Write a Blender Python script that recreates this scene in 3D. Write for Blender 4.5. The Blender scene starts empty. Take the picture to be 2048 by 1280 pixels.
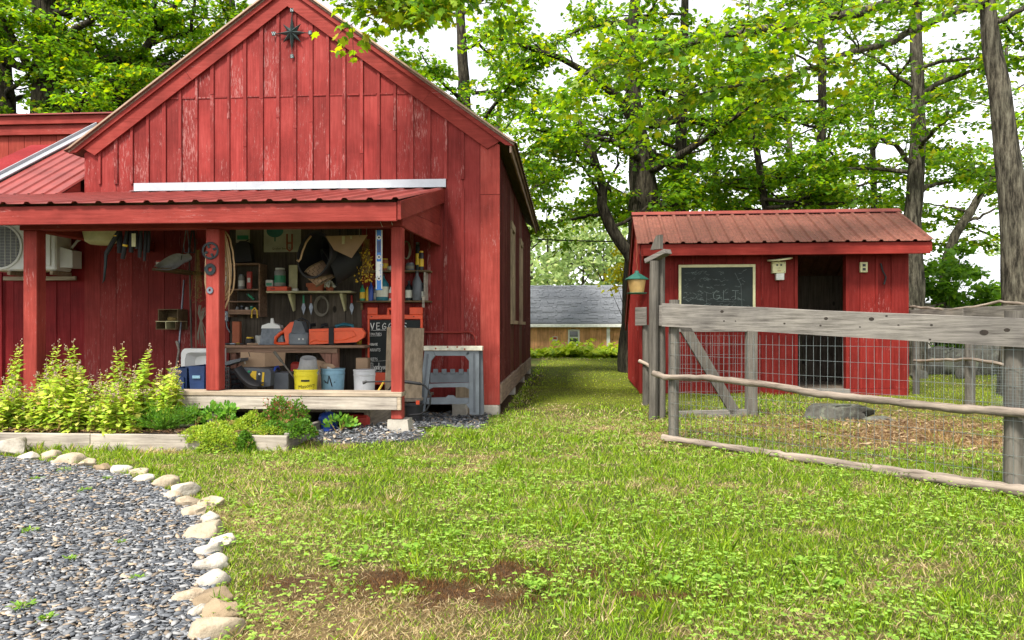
import bpy, math, random
import numpy as np
from mathutils import Vector, Matrix
random.seed(7)
RNG = np.random.default_rng(11)
R = math.radians
SC = bpy.context.scene
COL = SC.collection

# ------------------------------------------------------------------ camera
TH = math.atan(106 / 1500)           # yaw to the left of the barn's depth axis
EYE, FPX, U0, V0 = 1.2, 1500.0, 1024.0, 653.0
cam_d = bpy.data.cameras.new('camera')
cam_d.sensor_width = 36.0
cam_d.lens = 36.0 * FPX / 2048.0
cam_d.shift_y = 13.0 / 2048.0
cam_d.clip_start = 0.05
cam_d.clip_end = 600
cam = bpy.data.objects.new('camera', cam_d)
COL.objects.link(cam)
cam.location = (0, 0, EYE)
cam.rotation_euler = (R(90), 0, TH)
SC.camera = cam

# ------------------------------------------------------------------ sky, sun, exposure
SUN_EL, SUN_AZ = 54.0, 204.0          # azimuth measured clockwise from +Y: behind and to the left
w = bpy.data.worlds.new('World')
SC.world = w
w.use_nodes = True
nt = w.node_tree
for n in list(nt.nodes):
    nt.nodes.remove(n)
out = nt.nodes.new('ShaderNodeOutputWorld')
bg = nt.nodes.new('ShaderNodeBackground')
sky = nt.nodes.new('ShaderNodeTexSky')
sky.sky_type = 'NISHITA'
sky.sun_disc = False
sky.sun_elevation = R(SUN_EL)
sky.sun_rotation = R(SUN_AZ)
sky.air_density = 1.0
sky.dust_density = 1.2
sky.ozone_density = 1.0
hs = nt.nodes.new('ShaderNodeHueSaturation')
hs.inputs['Saturation'].default_value = 0.12
hs.inputs['Value'].default_value = 1.0
nt.links.new(sky.outputs[0], hs.inputs['Color'])
nt.links.new(hs.outputs[0], bg.inputs[0])
bg.inputs[1].default_value = 0.15
nt.links.new(bg.outputs[0], out.inputs[0])

sun_d = bpy.data.lights.new('sun', 'SUN')
sun_d.energy = 3.3
sun_d.angle = R(11)
sun_d.color = (1.0, 0.94, 0.84)
sun = bpy.data.objects.new('sun', sun_d)
COL.objects.link(sun)
sdir = Vector((math.sin(R(SUN_AZ)) * math.cos(R(SUN_EL)), math.cos(R(SUN_AZ)) * math.cos(R(SUN_EL)), math.sin(R(SUN_EL))))
sun.rotation_euler = sdir.to_track_quat('Z', 'Y').to_euler()
sun.location = sdir * 60

vs = SC.view_settings
vs.view_transform = 'Standard'
vs.look = 'None'
vs.exposure = 1.3
vs.gamma = 1.0
vs.use_curve_mapping = False
SC.cycles.max_bounces = 7
SC.cycles.diffuse_bounces = 3
SC.cycles.transmission_bounces = 5
SC.cycles.transparent_max_bounces = 8
SC.cycles.use_denoising = True

# ------------------------------------------------------------------ pixel -> place
CT, ST = math.cos(TH), math.sin(TH)
def ray(u, v):
    a = (u - U0) / FPX; b = (V0 - v) / FPX
    return Vector((-ST + a * CT, CT + a * ST, b))
def P(u, v, Y):                       # point on the plane Y = const
    d = ray(u, v); t = Y / d.y
    return Vector((d.x * t, Y, EYE + d.z * t))
def G(u, v, z=0.0):                   # point on level ground
    d = ray(u, v); t = (z - EYE) / d.z
    return Vector((d.x * t, d.y * t, z))
def px(Y):                            # metres per photo pixel near depth Y
    return Y / FPX

# ------------------------------------------------------------------ value noise (numpy)
def _h(ix, iy, s):
    n = (ix * 374761393 + iy * 668265263 + s * 1442695041) & 0x7fffffff
    n = ((n ^ (n >> 13)) * 1274126177) & 0x7fffffff
    return ((n ^ (n >> 16)) & 0xffff) / 65535.0
def vnoise(x, y, s=0):
    x = np.asarray(x, dtype=float); y = np.asarray(y, dtype=float)
    ix = np.floor(x).astype(np.int64); iy = np.floor(y).astype(np.int64)
    fx = x - ix; fy = y - iy
    fx = fx * fx * (3 - 2 * fx); fy = fy * fy * (3 - 2 * fy)
    a = _h(ix, iy, s); b = _h(ix + 1, iy, s); c = _h(ix, iy + 1, s); d = _h(ix + 1, iy + 1, s)
    return (a * (1 - fx) + b * fx) * (1 - fy) + (c * (1 - fx) + d * fx) * fy
def fbm(x, y, s=0, o=3):
    r = 0; amp = 0.5; tot = 0
    for k in range(o):
        r = r + amp * vnoise(np.asarray(x) * 2 ** k, np.asarray(y) * 2 ** k, s + k * 17); tot += amp; amp *= 0.5
    return r / tot
def sstep(a, b, x):
    t = np.clip((np.asarray(x, dtype=float) - a) / (b - a), 0, 1)
    return t * t * (3 - 2 * t)

# ------------------------------------------------------------------ geometry collector
class Geo:
    def __init__(s): s.v = []; s.f = []
    def add(s, vs, fs):
        o = len(s.v); s.v.extend([tuple(p) for p in vs]); s.f.extend([tuple(i + o for i in f) for f in fs]); return s
    def box(s, x0, x1, y0, y1, z0, z1):
        x0, x1 = min(x0, x1), max(x0, x1); y0, y1 = min(y0, y1), max(y0, y1); z0, z1 = min(z0, z1), max(z0, z1)
        return s.add([(x0, y0, z0), (x1, y0, z0), (x1, y1, z0), (x0, y1, z0), (x0, y0, z1), (x1, y0, z1), (x1, y1, z1), (x0, y1, z1)],
                     [(3, 2, 1, 0), (4, 5, 6, 7), (0, 1, 5, 4), (1, 2, 6, 5), (2, 3, 7, 6), (3, 0, 4, 7)])
    def ob(s, c, ax, ay, az):         # oriented box: centre + three half vectors (right-handed)
        c = Vector(c); ax = Vector(ax); ay = Vector(ay); az = Vector(az)
        q = [c + a * ax + b * ay + d * az for d in (-1, 1) for a, b in ((-1, -1), (1, -1), (1, 1), (-1, 1))]
        return s.add(q, [(3, 2, 1, 0), (4, 5, 6, 7), (0, 1, 5, 4), (1, 2, 6, 5), (2, 3, 7, 6), (3, 0, 4, 7)])
    def cb(s, c, ax, ay, az, b=0.006):  # oriented box with chamfered edges
        c = Vector(c); A = [Vector(ax), Vector(ay), Vector(az)]
        L = [a.length for a in A]; D = [a.normalized() for a in A]
        b = min(b, min(L) * 0.6)
        idx = {}; vs = []
        for sx in (-1, 1):
            for sy in (-1, 1):
                for sz in (-1, 1):
                    for k in range(3):
                        sg = (sx, sy, sz); p = c.copy()
                        for j in range(3):
                            p = p + D[j] * sg[j] * (L[j] if j == k else L[j] - b)
                        idx[(sx, sy, sz, k)] = len(vs); vs.append(p)
        fs = []
        for k in range(3):
            i, j = (k + 1) % 3, (k + 2) % 3
            for sg in (-1, 1):
                q = []
                for a, d in ((-1, -1), (1, -1), (1, 1), (-1, 1)):
                    t = [0, 0, 0]; t[k] = sg; t[i] = a; t[j] = d; q.append(idx[(t[0], t[1], t[2], k)])
                fs.append(q if sg > 0 else q[::-1])
        for k in range(3):            # edges running along axis k
            i, j = (k + 1) % 3, (k + 2) % 3
            for a in (-1, 1):
                for d in (-1, 1):
                    t0 = [0, 0, 0]; t0[k] = -1; t0[i] = a; t0[j] = d
                    t1 = t0[:]; t1[k] = 1
                    q = [idx[(*t0, i)], idx[(*t1, i)], idx[(*t1, j)], idx[(*t0, j)]]
                    fs.append(q if a * d < 0 else q[::-1])
        for sx in (-1, 1):
            for sy in (-1, 1):
                for sz in (-1, 1):
                    q = [idx[(sx, sy, sz, k)] for k in range(3)]
                    fs.append(q if sx * sy * sz > 0 else q[::-1])
        return s.add(vs, fs)
    def cbox(s, x0, x1, y0, y1, z0, z1, b=0.006):
        return s.cb(((x0 + x1) / 2, (y0 + y1) / 2, (z0 + z1) / 2), (abs(x1 - x0) / 2, 0, 0), (0, abs(y1 - y0) / 2, 0), (0, 0, abs(z1 - z0) / 2), b)
    def beam(s, p0, p1, w, h, up=(0, 0, 1), b=0.004):
        p0 = Vector(p0); p1 = Vector(p1); d = p1 - p0; L = d.length; d.normalize()
        up = Vector(up); sd = d.cross(up)
        if sd.length < 1e-4: sd = d.cross(Vector((0, 1, 0)))
        sd.normalize(); u2 = sd.cross(d)
        return s.cb((p0 + p1) / 2, d * L / 2, sd * -w / 2, u2 * h / 2, b) if False else s.cb((p0 + p1) / 2, sd * w / 2, d * L / 2, u2 * h / 2, b)
    def tube(s, path, r, n=8, cap=True, wob=0.0, seed=0):
        rg = random.Random(seed)
        path = [Vector(p) for p in path]; m = len(path)
        rr = r if isinstance(r, (list, tuple)) else [r] * m
        vs = []; fs = []; prev = None
        lob = [1 + rg.uniform(-wob, wob) for _ in range(n)]
        for i, p in enumerate(path):
            t = (path[min(i + 1, m - 1)] - path[max(i - 1, 0)]).normalized()
            if prev is None:
                a = t.orthogonal().normalized()
            else:
                a = (prev - t * prev.dot(t))
                a = a.normalized() if a.length > 1e-6 else t.orthogonal().normalized()
            prev = a; b = t.cross(a)
            for k in range(n):
                an = 2 * math.pi * k / n; q = rr[i] * (lob[k] + (rg.uniform(-wob, wob) * 0.6 if wob else 0))
                vs.append(p + a * math.cos(an) * q + b * math.sin(an) * q)
        for i in range(m - 1):
            for k in range(n):
                k2 = (k + 1) % n
                fs.append((i * n + k, i * n + k2, (i + 1) * n + k2, (i + 1) * n + k))
        if cap:
            fs.append(tuple(range(n - 1, -1, -1))); fs.append(tuple((m - 1) * n + k for k in range(n)))
        return s.add(vs, fs)
    def lathe(s, c, prof, n=20, axis=(0, 0, 1)):   # prof: (radius, height along axis)
        c = Vector(c); ax = Vector(axis).normalized(); a = ax.orthogonal().normalized(); b = ax.cross(a)
        vs = []; fs = []; m = len(prof)
        for r, h in prof:
            for k in range(n):
                an = 2 * math.pi * k / n
                vs.append(c + ax * h + (a * math.cos(an) + b * math.sin(an)) * max(r, 1e-4))
        for i in range(m - 1):
            for k in range(n):
                k2 = (k + 1) % n
                fs.append((i * n + k, i * n + k2, (i + 1) * n + k2, (i + 1) * n + k))
        fs.append(tuple(range(n - 1, -1, -1))); fs.append(tuple((m - 1) * n + k for k in range(n)))
        return s.add(vs, fs)
    def prism(s, poly, vec):          # polygon (3D points) extruded by vec
        poly = [Vector(p) for p in poly]; vec = Vector(vec); n = len(poly)
        nrm = Vector((0, 0, 0))
        for i in range(n): nrm += poly[i].cross(poly[(i + 1) % n])
        if nrm.dot(vec) > 0: poly = poly[::-1]
        vs = poly + [p + vec for p in poly]
        fs = [tuple(range(n)), tuple(range(2 * n - 1, n - 1, -1))]
        for i in range(n):
            j = (i + 1) % n; fs.append((j, i, n + i, n + j))
        return s.add(vs, fs)

# ------------------------------------------------------------------ objects
MATS = {}
def base_of(geo):
    a = np.array(geo.v); lo = a.min(0); hi = a.max(0)
    return Vector(((lo[0] + hi[0]) / 2, (lo[1] + hi[1]) / 2, lo[2]))
def mesh_of(name, geo, mat, smooth=None, off=None, inv=None):
    me = bpy.data.meshes.new(name)
    vs = geo.v
    if inv is not None: vs = [tuple(inv @ Vector(p)) for p in vs]
    elif off is not None: vs = [(p[0] - off[0], p[1] - off[1], p[2] - off[2]) for p in vs]
    me.from_pydata(vs, [], geo.f)
    if mat is not None: me.materials.append(MATS[mat] if isinstance(mat, str) else mat)
    if smooth:
        me.polygons.foreach_set('use_smooth', [True] * len(me.polygons))
        me.set_sharp_from_angle(angle=R(smooth))
    return me
def tag(o, label=None, cat=None, group=None, kind=None):
    if label: o['label'] = label
    if cat: o['category'] = cat
    if group: o['group'] = group
    if kind: o['kind'] = kind
    return o
ROOTM = {}
def thing(name, label, cat, loc=(0, 0, 0), rz=0.0, group=None):
    o = bpy.data.objects.new(name, None); COL.objects.link(o)
    o.empty_display_size = 0.1
    o.location = loc; o.rotation_euler = (0, 0, rz)
    ROOTM[o.name] = (Matrix.Translation(Vector(loc)) @ Matrix.Rotation(rz, 4, 'Z')).inverted()
    return tag(o, label, cat, group)
def root_of(o):
    while o.parent: o = o.parent
    return o
def part(name, geo, mat, parent, smooth=None, label=None, local=False, kind=None):
    inv = None if local else ROOTM.get(root_of(parent).name)
    o = bpy.data.objects.new(name, mesh_of(name, geo, mat, smooth, None, inv))
    COL.objects.link(o); o.parent = parent
    if root_of(parent).type == 'MESH' and not local and inv is None:
        pass
    return tag(o, label, None, None, kind)
def solo(name, geo, mat, label, cat, group=None, smooth=None, kind=None):
    b = base_of(geo)
    o = bpy.data.objects.new(name, mesh_of(name, geo, mat, smooth, b))
    COL.objects.link(o); o.location = b
    ROOTM[o.name] = Matrix.Translation(b).inverted()
    return tag(o, label, cat, group, kind)
def copy_tree(o, parent=None):
    c = o.copy(); COL.objects.link(c); c.parent = parent
    for ch in o.children: copy_tree(ch, c)
    return c
def npmesh(name, V, F, mat, col=None, smooth=False):
    """V (n,3) float, F (m,k) int: one mesh built straight from arrays."""
    me = bpy.data.meshes.new(name)
    n = len(V); m, k = F.shape
    me.vertices.add(n); me.vertices.foreach_set('co', np.ascontiguousarray(V, dtype=np.float32).ravel())
    me.loops.add(m * k); me.loops.foreach_set('vertex_index', np.ascontiguousarray(F, dtype=np.int32).ravel())
    me.polygons.add(m)
    me.polygons.foreach_set('loop_start', np.arange(0, m * k, k, dtype=np.int32))
    me.polygons.foreach_set('loop_total', np.full(m, k, dtype=np.int32))
    if smooth: me.polygons.foreach_set('use_smooth', np.ones(m, dtype=bool))
    if col is not None:
        a = me.color_attributes.new('Col', 'FLOAT_COLOR', 'POINT')
        c4 = np.ones((n, 4), dtype=np.float32); c4[:, :3] = col
        a.data.foreach_set('color', c4.ravel())
    me.update(); me.validate()
    me.materials.append(MATS[mat] if isinstance(mat, str) else mat)
    return me
def text_geo(txt, size, origin, ux, uy, depth=0.001, align='LEFT', shear=0.0):
    cu = bpy.data.curves.new('t', 'FONT'); cu.body = txt; cu.size = size; cu.align_x = align; cu.shear = shear
    cu.resolution_u = 2
    ob = bpy.data.objects.new('t', cu); COL.objects.link(ob)
    dg = bpy.context.evaluated_depsgraph_get(); me = ob.evaluated_get(dg).to_mesh()
    o = Vector(origin); ux = Vector(ux).normalized(); uy = Vector(uy).normalized()
    g = Geo(); g.add([o + ux * v.co.x + uy * v.co.y for v in me.vertices], [tuple(p.vertices) for p in me.polygons])
    ob.evaluated_get(dg).to_mesh_clear(); bpy.data.objects.remove(ob); bpy.data.curves.remove(cu)
    return g

# ------------------------------------------------------------------ materials
def newmat(name):
    m = bpy.data.materials.new(name); m.use_nodes = True
    t = m.node_tree
    return m, t, t.nodes['Principled BSDF']
def ramp(t, stops):
    r = t.nodes.new('ShaderNodeValToRGB'); e = r.color_ramp.elements
    while len(e) < len(stops): e.new(0.5)
    for k, (p, c) in enumerate(stops):
        e[k].position = p; e[k].color = (*c, 1) if len(c) == 3 else c
    return r
def coords(t, scale, rot=(0, 0, 0)):
    c = t.nodes.new('ShaderNodeTexCoord'); mp = t.nodes.new('ShaderNodeMapping')
    mp.inputs['Scale'].default_value = scale; mp.inputs['Rotation'].default_value = rot
    t.links.new(c.outputs['Object'], mp.inputs[0]); return mp
def noise(t, mp, scale, detail=4, rough=0.6):
    n = t.nodes.new('ShaderNodeTexNoise'); n.inputs['Scale'].default_value = scale
    n.inputs['Detail'].default_value = detail; n.inputs['Roughness'].default_value = rough
    t.links.new(mp.outputs[0], n.inputs['Vector']); return n
def mixc(t, a, b, f, mode='MIX'):
    m = t.nodes.new('ShaderNodeMix'); m.data_type = 'RGBA'; m.blend_type = mode
    for s, v in ((m.inputs[6], a), (m.inputs[7], b), (m.inputs[0], f)):
        if isinstance(v, (int, float)): s.default_value = v
        elif isinstance(v, tuple): s.default_value = (*v, 1) if len(v) == 3 else v
        else: t.links.new(v, s)
    return m.outputs[2]
def bump(t, bs, h, strength=0.3, dist=0.01):
    b = t.nodes.new('ShaderNodeBump'); b.inputs['Strength'].default_value = strength; b.inputs['Distance'].default_value = dist
    t.links.new(h, b.inputs['Height']); t.links.new(b.outputs[0], bs.inputs['Normal'])
def objrand(t, lo, hi):
    oi = t.nodes.new('ShaderNodeObjectInfo'); mr = t.nodes.new('ShaderNodeMapRange')
    mr.inputs[3].default_value = lo; mr.inputs[4].default_value = hi
    t.links.new(oi.outputs['Random'], mr.inputs[0])
    return oi, mr.outputs[0]
def offset_by_object(t, mp):
    oi = t.nodes.new('ShaderNodeObjectInfo'); m = t.nodes.new('ShaderNodeVectorMath'); m.operation = 'SCALE'
    cx = t.nodes.new('ShaderNodeCombineXYZ')
    for k in range(3): t.links.new(oi.outputs['Random'], cx.inputs[k])
    t.links.new(cx.outputs[0], m.inputs[0]); m.inputs['Scale'].default_value = 37.0
    ad = t.nodes.new('ShaderNodeVectorMath'); ad.operation = 'ADD'
    t.links.new(mp.outputs[0], ad.inputs[0]); t.links.new(m.outputs[0], ad.inputs[1])
    return ad
AX = {'x': (0.06, 1, 1), 'y': (1, 0.06, 1), 'z': (1, 1, 0.06)}
def painted_wood(name, col, axis='z', wear=0.0, wearcol=(0.30, 0.13, 0.12), var=0.14, rough=0.62):
    """Painted boards: streaks along the grain, knots, optional flaking where bare wood shows."""
    m, t, b = newmat(name); L = t.links
    mp = coords(t, AX[axis]); mo = offset_by_object(t, mp)
    n1 = noise(t, mo, 38, 5, 0.65)
    rp = ramp(t, [(0.25, tuple(c * 0.72 for c in col)), (0.5, col), (0.78, tuple(min(1, c * 1.22 + 0.008) for c in col))])
    L.new(n1.outputs[0], rp.inputs[0])
    mp2 = coords(t, (1, 1, 1)); mo2 = offset_by_object(t, mp2)
    n2 = noise(t, mo2, 1.7, 4, 0.6)
    rp2 = ramp(t, [(0.28, (0.66, 0.62, 0.62)), (0.52, (1, 1, 1)), (0.74, (1.2, 1.5, 1.5))])
    L.new(n2.outputs[0], rp2.inputs[0])
    c = mixc(t, rp.outputs[0], rp2.outputs[0], 1.0, 'MULTIPLY')
    oi, rv = objrand(t, 1 - var, 1 + var)
    hv = t.nodes.new('ShaderNodeHueSaturation'); L.new(c, hv.inputs['Color']); L.new(rv, hv.inputs['Value'])
    c = hv.outputs[0]
    # knots
    vo = t.nodes.new('ShaderNodeTexVoronoi'); vo.inputs['Scale'].default_value = 2.3; L.new(mo2.outputs[0], vo.inputs['Vector'])
    kr = ramp(t, [(0.0, (1, 1, 1)), (0.055, (0, 0, 0))]); L.new(vo.outputs['Distance'], kr.inputs[0])
    c = mixc(t, c, tuple(x * 0.55 for x in col), kr.outputs[0])
    if wear > 0:
        mw = offset_by_object(t, coords(t, tuple(0.16 if q < 1 else 1.0 for q in AX[axis])))
        n3 = noise(t, mw, 55, 6, 0.78); n4 = noise(t, mo2, 1.1, 3, 0.5)
        mu = t.nodes.new('ShaderNodeMath'); mu.operation = 'MULTIPLY_ADD'; mu.inputs[1].default_value = 0.55
        L.new(n4.outputs[0], mu.inputs[0]); L.new(n3.outputs[0], mu.inputs[2])
        wr = ramp(t, [(0.955 - wear * 0.22, (0, 0, 0)), (1.02 - wear * 0.2, (0.85, 0.85, 0.85))]); wr.color_ramp.interpolation = 'LINEAR'
        L.new(mu.outputs[0], wr.inputs[0])
        c = mixc(t, c, wearcol, wr.outputs[0])
    L.new(c, b.inputs['Base Color'])
    b.inputs['Roughness'].default_value = rough
    b.inputs['Specular IOR Level'].default_value = 0.1
    bump(t, b, n1.outputs[0], 0.5, 0.008)
    MATS[name] = m
def bare_wood(name, col, dark, axis='x', var=0.12, knots=True, scale=30, rough=0.85):
    m, t, b = newmat(name); L = t.links
    mp = coords(t, AX[axis]); mo = offset_by_object(t, mp)
    n1 = noise(t, mo, scale, 7, 0.7)
    rp = ramp(t, [(0.32, dark), (0.5, col), (0.68, tuple(min(1, c * 1.4) for c in col))]); L.new(n1.outputs[0], rp.inputs[0])
    mp2 = coords(t, (1, 1, 1)); mo2 = offset_by_object(t, mp2)
    n2 = noise(t, mo2, 2.2, 4, 0.6)
    rp2 = ramp(t, [(0.3, (0.66, 0.66, 0.68)), (0.6, (1, 1, 1)), (0.8, (1.14, 1.1, 1.05))]); L.new(n2.outputs[0], rp2.inputs[0])
    c = mixc(t, rp.outputs[0], rp2.outputs[0], 1.0, 'MULTIPLY')
    oi, rv = objrand(t, 1 - var, 1 + var)
    hv = t.nodes.new('ShaderNodeHueSaturation'); L.new(c, hv.inputs['Color']); L.new(rv, hv.inputs['Value']); c = hv.outputs[0]
    if knots:
        mp3 = coords(t, tuple(0.55 if s < 1 else 1.0 for s in AX[axis])); mo3 = offset_by_object(t, mp3)
        vo = t.nodes.new('ShaderNodeTexVoronoi'); vo.inputs['Scale'].default_value = 3.1; L.new(mo3.outputs[0], vo.inputs['Vector'])
        kr = ramp(t, [(0.0, (1, 1, 1)), (0.07, (0.8, 0.8, 0.8)), (0.1, (0, 0, 0))]); L.new(vo.outputs['Distance'], kr.inputs[0])
        c = mixc(t, c, tuple(x * 0.3 for x in dark), kr.outputs[0])
    L.new(c, b.inputs['Base Color']); b.inputs['Roughness'].default_value = rough
    b.inputs['Specular IOR Level'].default_value = 0.2
    bump(t, b, n1.outputs[0], 0.6, 0.008)
    MATS[name] = m
def plain(name, col, rough=0.55, metal=0.0, var=0.06, nscale=9, amt=0.22, bumpy=0.05, spec=0.4, trans=None):
    """Plastic, metal, card: an even colour with dirt and slight relief."""
    m, t, b = newmat(name); L = t.links
    mp = coords(t, (1, 1, 1)); mo = offset_by_object(t, mp)
    n1 = noise(t, mo, nscale, 5, 0.65)
    rp = ramp(t, [(0.3, tuple(c * (1 - amt) for c in col)), (0.6, col), (0.8, tuple(min(1, c * (1 + amt * 0.5)) for c in col))])
    L.new(n1.outputs[0], rp.inputs[0])
    oi, rv = objrand(t, 1 - var, 1 + var)
    hv = t.nodes.new('ShaderNodeHueSaturation'); L.new(rp.outputs[0], hv.inputs['Color']); L.new(rv, hv.inputs['Value'])
    L.new(hv.outputs[0], b.inputs['Base Color'])
    b.inputs['Roughness'].default_value = rough; b.inputs['Metallic'].default_value = metal
    b.inputs['Specular IOR Level'].default_value = spec
    if bumpy: 
        n2 = noise(t, mo, 60, 3, 0.6); bump(t, b, n2.outputs[0], bumpy, 0.01)
    MATS[name] = m
def leafmat(name, trans=0.45, rough=0.5, spec=0.25, gain=1.0):
    m = bpy.data.materials.new(name); m.use_nodes = True; t = m.node_tree; L = t.links
    b = t.nodes['Principled BSDF']; o = t.nodes['Material Output']
    at = t.nodes.new('ShaderNodeAttribute'); at.attribute_name = 'Col'
    b.inputs['Roughness'].default_value = rough; b.inputs['Specular IOR Level'].default_value = spec
    L.new(at.outputs['Color'], b.inputs['Base Color'])
    tr = t.nodes.new('ShaderNodeBsdfTranslucent')
    hv = t.nodes.new('ShaderNodeHueSaturation'); hv.inputs['Hue'].default_value = 0.485; hv.inputs['Saturation'].default_value = 1.05; hv.inputs['Value'].default_value = 1.9
    L.new(at.outputs['Color'], hv.inputs['Color']); L.new(hv.outputs[0], tr.inputs['Color'])
    mx = t.nodes.new('ShaderNodeMixShader'); mx.inputs[0].default_value = trans
    L.new(b.outputs[0], mx.inputs[1]); L.new(tr.outputs[0], mx.inputs[2]); L.new(mx.outputs[0], o.inputs['Surface'])
    MATS[name] = m
def stonemat(name, c0, c1, scale=7, lichen=None):
    m, t, b = newmat(name); L = t.links
    mp = coords(t, (1, 1, 1)); mo = offset_by_object(t, mp)
    n1 = noise(t, mo, scale, 6, 0.7)
    rp = ramp(t, [(0.28, c0), (0.5, c1), (0.75, tuple(min(1, c * 1.25) for c in c1))]); L.new(n1.outputs[0], rp.inputs[0])
    c = rp.outputs[0]
    oi, rv = objrand(t, 0.78, 1.15)
    hv = t.nodes.new('ShaderNodeHueSaturation'); L.new(c, hv.inputs['Color']); L.new(rv, hv.inputs['Value']); c = hv.outputs[0]
    if lichen:
        n2 = noise(t, mo, 4, 5, 0.7); lr = ramp(t, [(0.52, (0, 0, 0)), (0.62, (1, 1, 1))]); L.new(n2.outputs[0], lr.inputs[0])
        c = mixc(t, c, lichen, lr.outputs[0])
    n3 = noise(t, mo, 40, 4, 0.7)
    L.new(c, b.inputs['Base Color']); b.inputs['Roughness'].default_value = 0.9; b.inputs['Specular IOR Level'].default_value = 0.2
    ad = t.nodes.new('ShaderNodeMath'); ad.operation = 'MULTIPLY_ADD'; ad.inputs[1].default_value = 0.4
    L.new(n3.outputs[0], ad.inputs[0]); L.new(n1.outputs[0], ad.inputs[2])
    bump(t, b, ad.outputs[0], 0.7, 0.02)
    MATS[name] = m

RED = (0.31, 0.030, 0.036)
painted_wood('barn_red', (0.195, 0.0245, 0.0215), 'z', wear=0.38, var=0.2)
painted_wood('barn_red_low', (0.18, 0.014, 0.019), 'z', wear=0.25)
painted_wood('barn_red_batten', (0.19, 0.0245, 0.0215), 'z', wear=0.5)
painted_wood('wing_red', (0.18, 0.0115, 0.0135), 'z', wear=0.0, var=0.06)
painted_wood('tall_red', (0.215, 0.031, 0.021), 'z', wear=0.0, var=0.06)
painted_wood('trim_red_x', (0.215, 0.031, 0.024), 'x', wear=0.12, var=0.06)
painted_wood('trim_red_y', (0.19, 0.028, 0.022), 'y', wear=0.12, var=0.06)
painted_wood('trim_red_z', (0.245, 0.038, 0.029), 'z', wear=0.12, var=0.06)
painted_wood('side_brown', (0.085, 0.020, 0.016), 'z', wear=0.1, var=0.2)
painted_wood('shed_red', (0.155, 0.0135, 0.0105), 'z', wear=0.05, var=0.08)
painted_wood('shed_trim', (0.195, 0.0215, 0.016), 'x', wear=0.05, var=0.05)
bare_wood('grey_x', (0.180, 0.165, 0.146), (0.085, 0.076, 0.066), 'x', knots=False, scale=46)
bare_wood('grey_y', (0.186, 0.167, 0.146), (0.099, 0.087, 0.074), 'y')
bare_wood('grey_z', (0.112, 0.102, 0.086), (0.056, 0.050, 0.041), 'z')
bare_wood('pale_x', (0.336, 0.296, 0.248), (0.208, 0.176, 0.144), 'x')
bare_wood('deck_x', (0.357, 0.289, 0.212), (0.212, 0.162, 0.111), 'x', knots=False)
bare_wood('deck_y', (0.22, 0.18, 0.14), (0.12, 0.10, 0.08), 'y', knots=False)
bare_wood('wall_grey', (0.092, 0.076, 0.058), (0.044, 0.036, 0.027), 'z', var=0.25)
bare_wood('bench_wood', (0.24, 0.15, 0.10), (0.13, 0.08, 0.055), 'x', knots=False)
bare_wood('bench_leg', (0.24, 0.12, 0.085), (0.14, 0.07, 0.05), 'z', knots=False)
bare_wood('pine_z', (0.62, 0.33, 0.16), (0.44, 0.20, 0.085), 'z', var=0.2)
bare_wood('plywood', (0.30, 0.23, 0.155), (0.19, 0.14, 0.09), 'z', knots=False, scale=16)
bare_wood('bark_rail', (0.25, 0.205, 0.165), (0.075, 0.055, 0.042), 'x', knots=False, scale=30)
bare_wood('sill_brown', (0.23, 0.16, 0.12), (0.13, 0.09, 0.07), 'y', knots=False)
bare_wood('window_wood', (0.33, 0.25, 0.16), (0.2, 0.15, 0.1), 'z', knots=False)
bare_wood('crate_wood', (0.17, 0.12, 0.065), (0.09, 0.06, 0.035), 'x', knots=False)
bare_wood('shelf_cream', (0.50, 0.47, 0.30), (0.36, 0.33, 0.19), 'x', knots=False)
plain('metal_red', (0.22, 0.042, 0.036), 0.45, 0.0, 0.08, 2.5, 0.35, 0.1)
plain('metal_red_dull', (0.19, 0.066, 0.047), 0.55, 0.0, 0.10, 14, 0.5, 0.25)
plain('metal_brown', (0.10, 0.075, 0.05), 0.6, 0.2, 0.05, 3, 0.3)
plain('roof_edge', (0.33, 0.23, 0.16), 0.5, 0.3, 0.05, 3, 0.3)
plain('flashing', (0.36, 0.37, 0.40), 0.42, 0.3, 0.03, 3, 0.18, 0.2)
plain('concrete', (0.36, 0.33, 0.28), 0.92, 0, 0.08, 9, 0.35, 0.4)
plain('white_plastic', (0.72, 0.72, 0.70), 0.4, 0, 0.02, 4, 0.1, 0.02)
plain('ac_white', (0.70, 0.71, 0.70), 0.45, 0, 0.02, 4, 0.12, 0.02)
plain('ac_dark', (0.05, 0.06, 0.09), 0.5, 0, 0.02, 4, 0.2, 0.02)
plain('wire_cream', (0.55, 0.55, 0.47), 0.5)
plain('iron_dark', (0.022, 0.030, 0.032), 0.5, 0.6, 0.05, 20, 0.4, 0.2)
plain('verdigris', (0.05, 0.075, 0.075), 0.55, 0.5, 0.05, 25, 0.5, 0.2)
plain('steel', (0.18, 0.20, 0.23), 0.4, 0.9, 0.1, 20, 0.4, 0.1)
plain('black_plastic', (0.018, 0.018, 0.020), 0.45, 0, 0.1, 8, 0.3, 0.05)
plain('black_rubber', (0.012, 0.012, 0.014), 0.7, 0, 0.1, 8, 0.3, 0.05)
plain('grey_plastic', (0.15, 0.17, 0.19), 0.5, 0, 0.05, 6, 0.3, 0.05)
plain('grey_plastic_dark', (0.085, 0.095, 0.11), 0.5, 0, 0.05, 6, 0.3, 0.05)
plain('cream_paint', (0.55, 0.52, 0.42), 0.6, 0, 0.05, 14, 0.4, 0.1)
plain('orange', (0.78, 0.10, 0.025), 0.4, 0, 0.03, 6, 0.2, 0.03)
plain('orange_sign', (0.72, 0.085, 0.028), 0.5, 0, 0.03, 6, 0.25, 0.03)
plain('blue_bin', (0.02, 0.045, 0.13), 0.45, 0, 0.05, 6, 0.3, 0.03)
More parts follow.
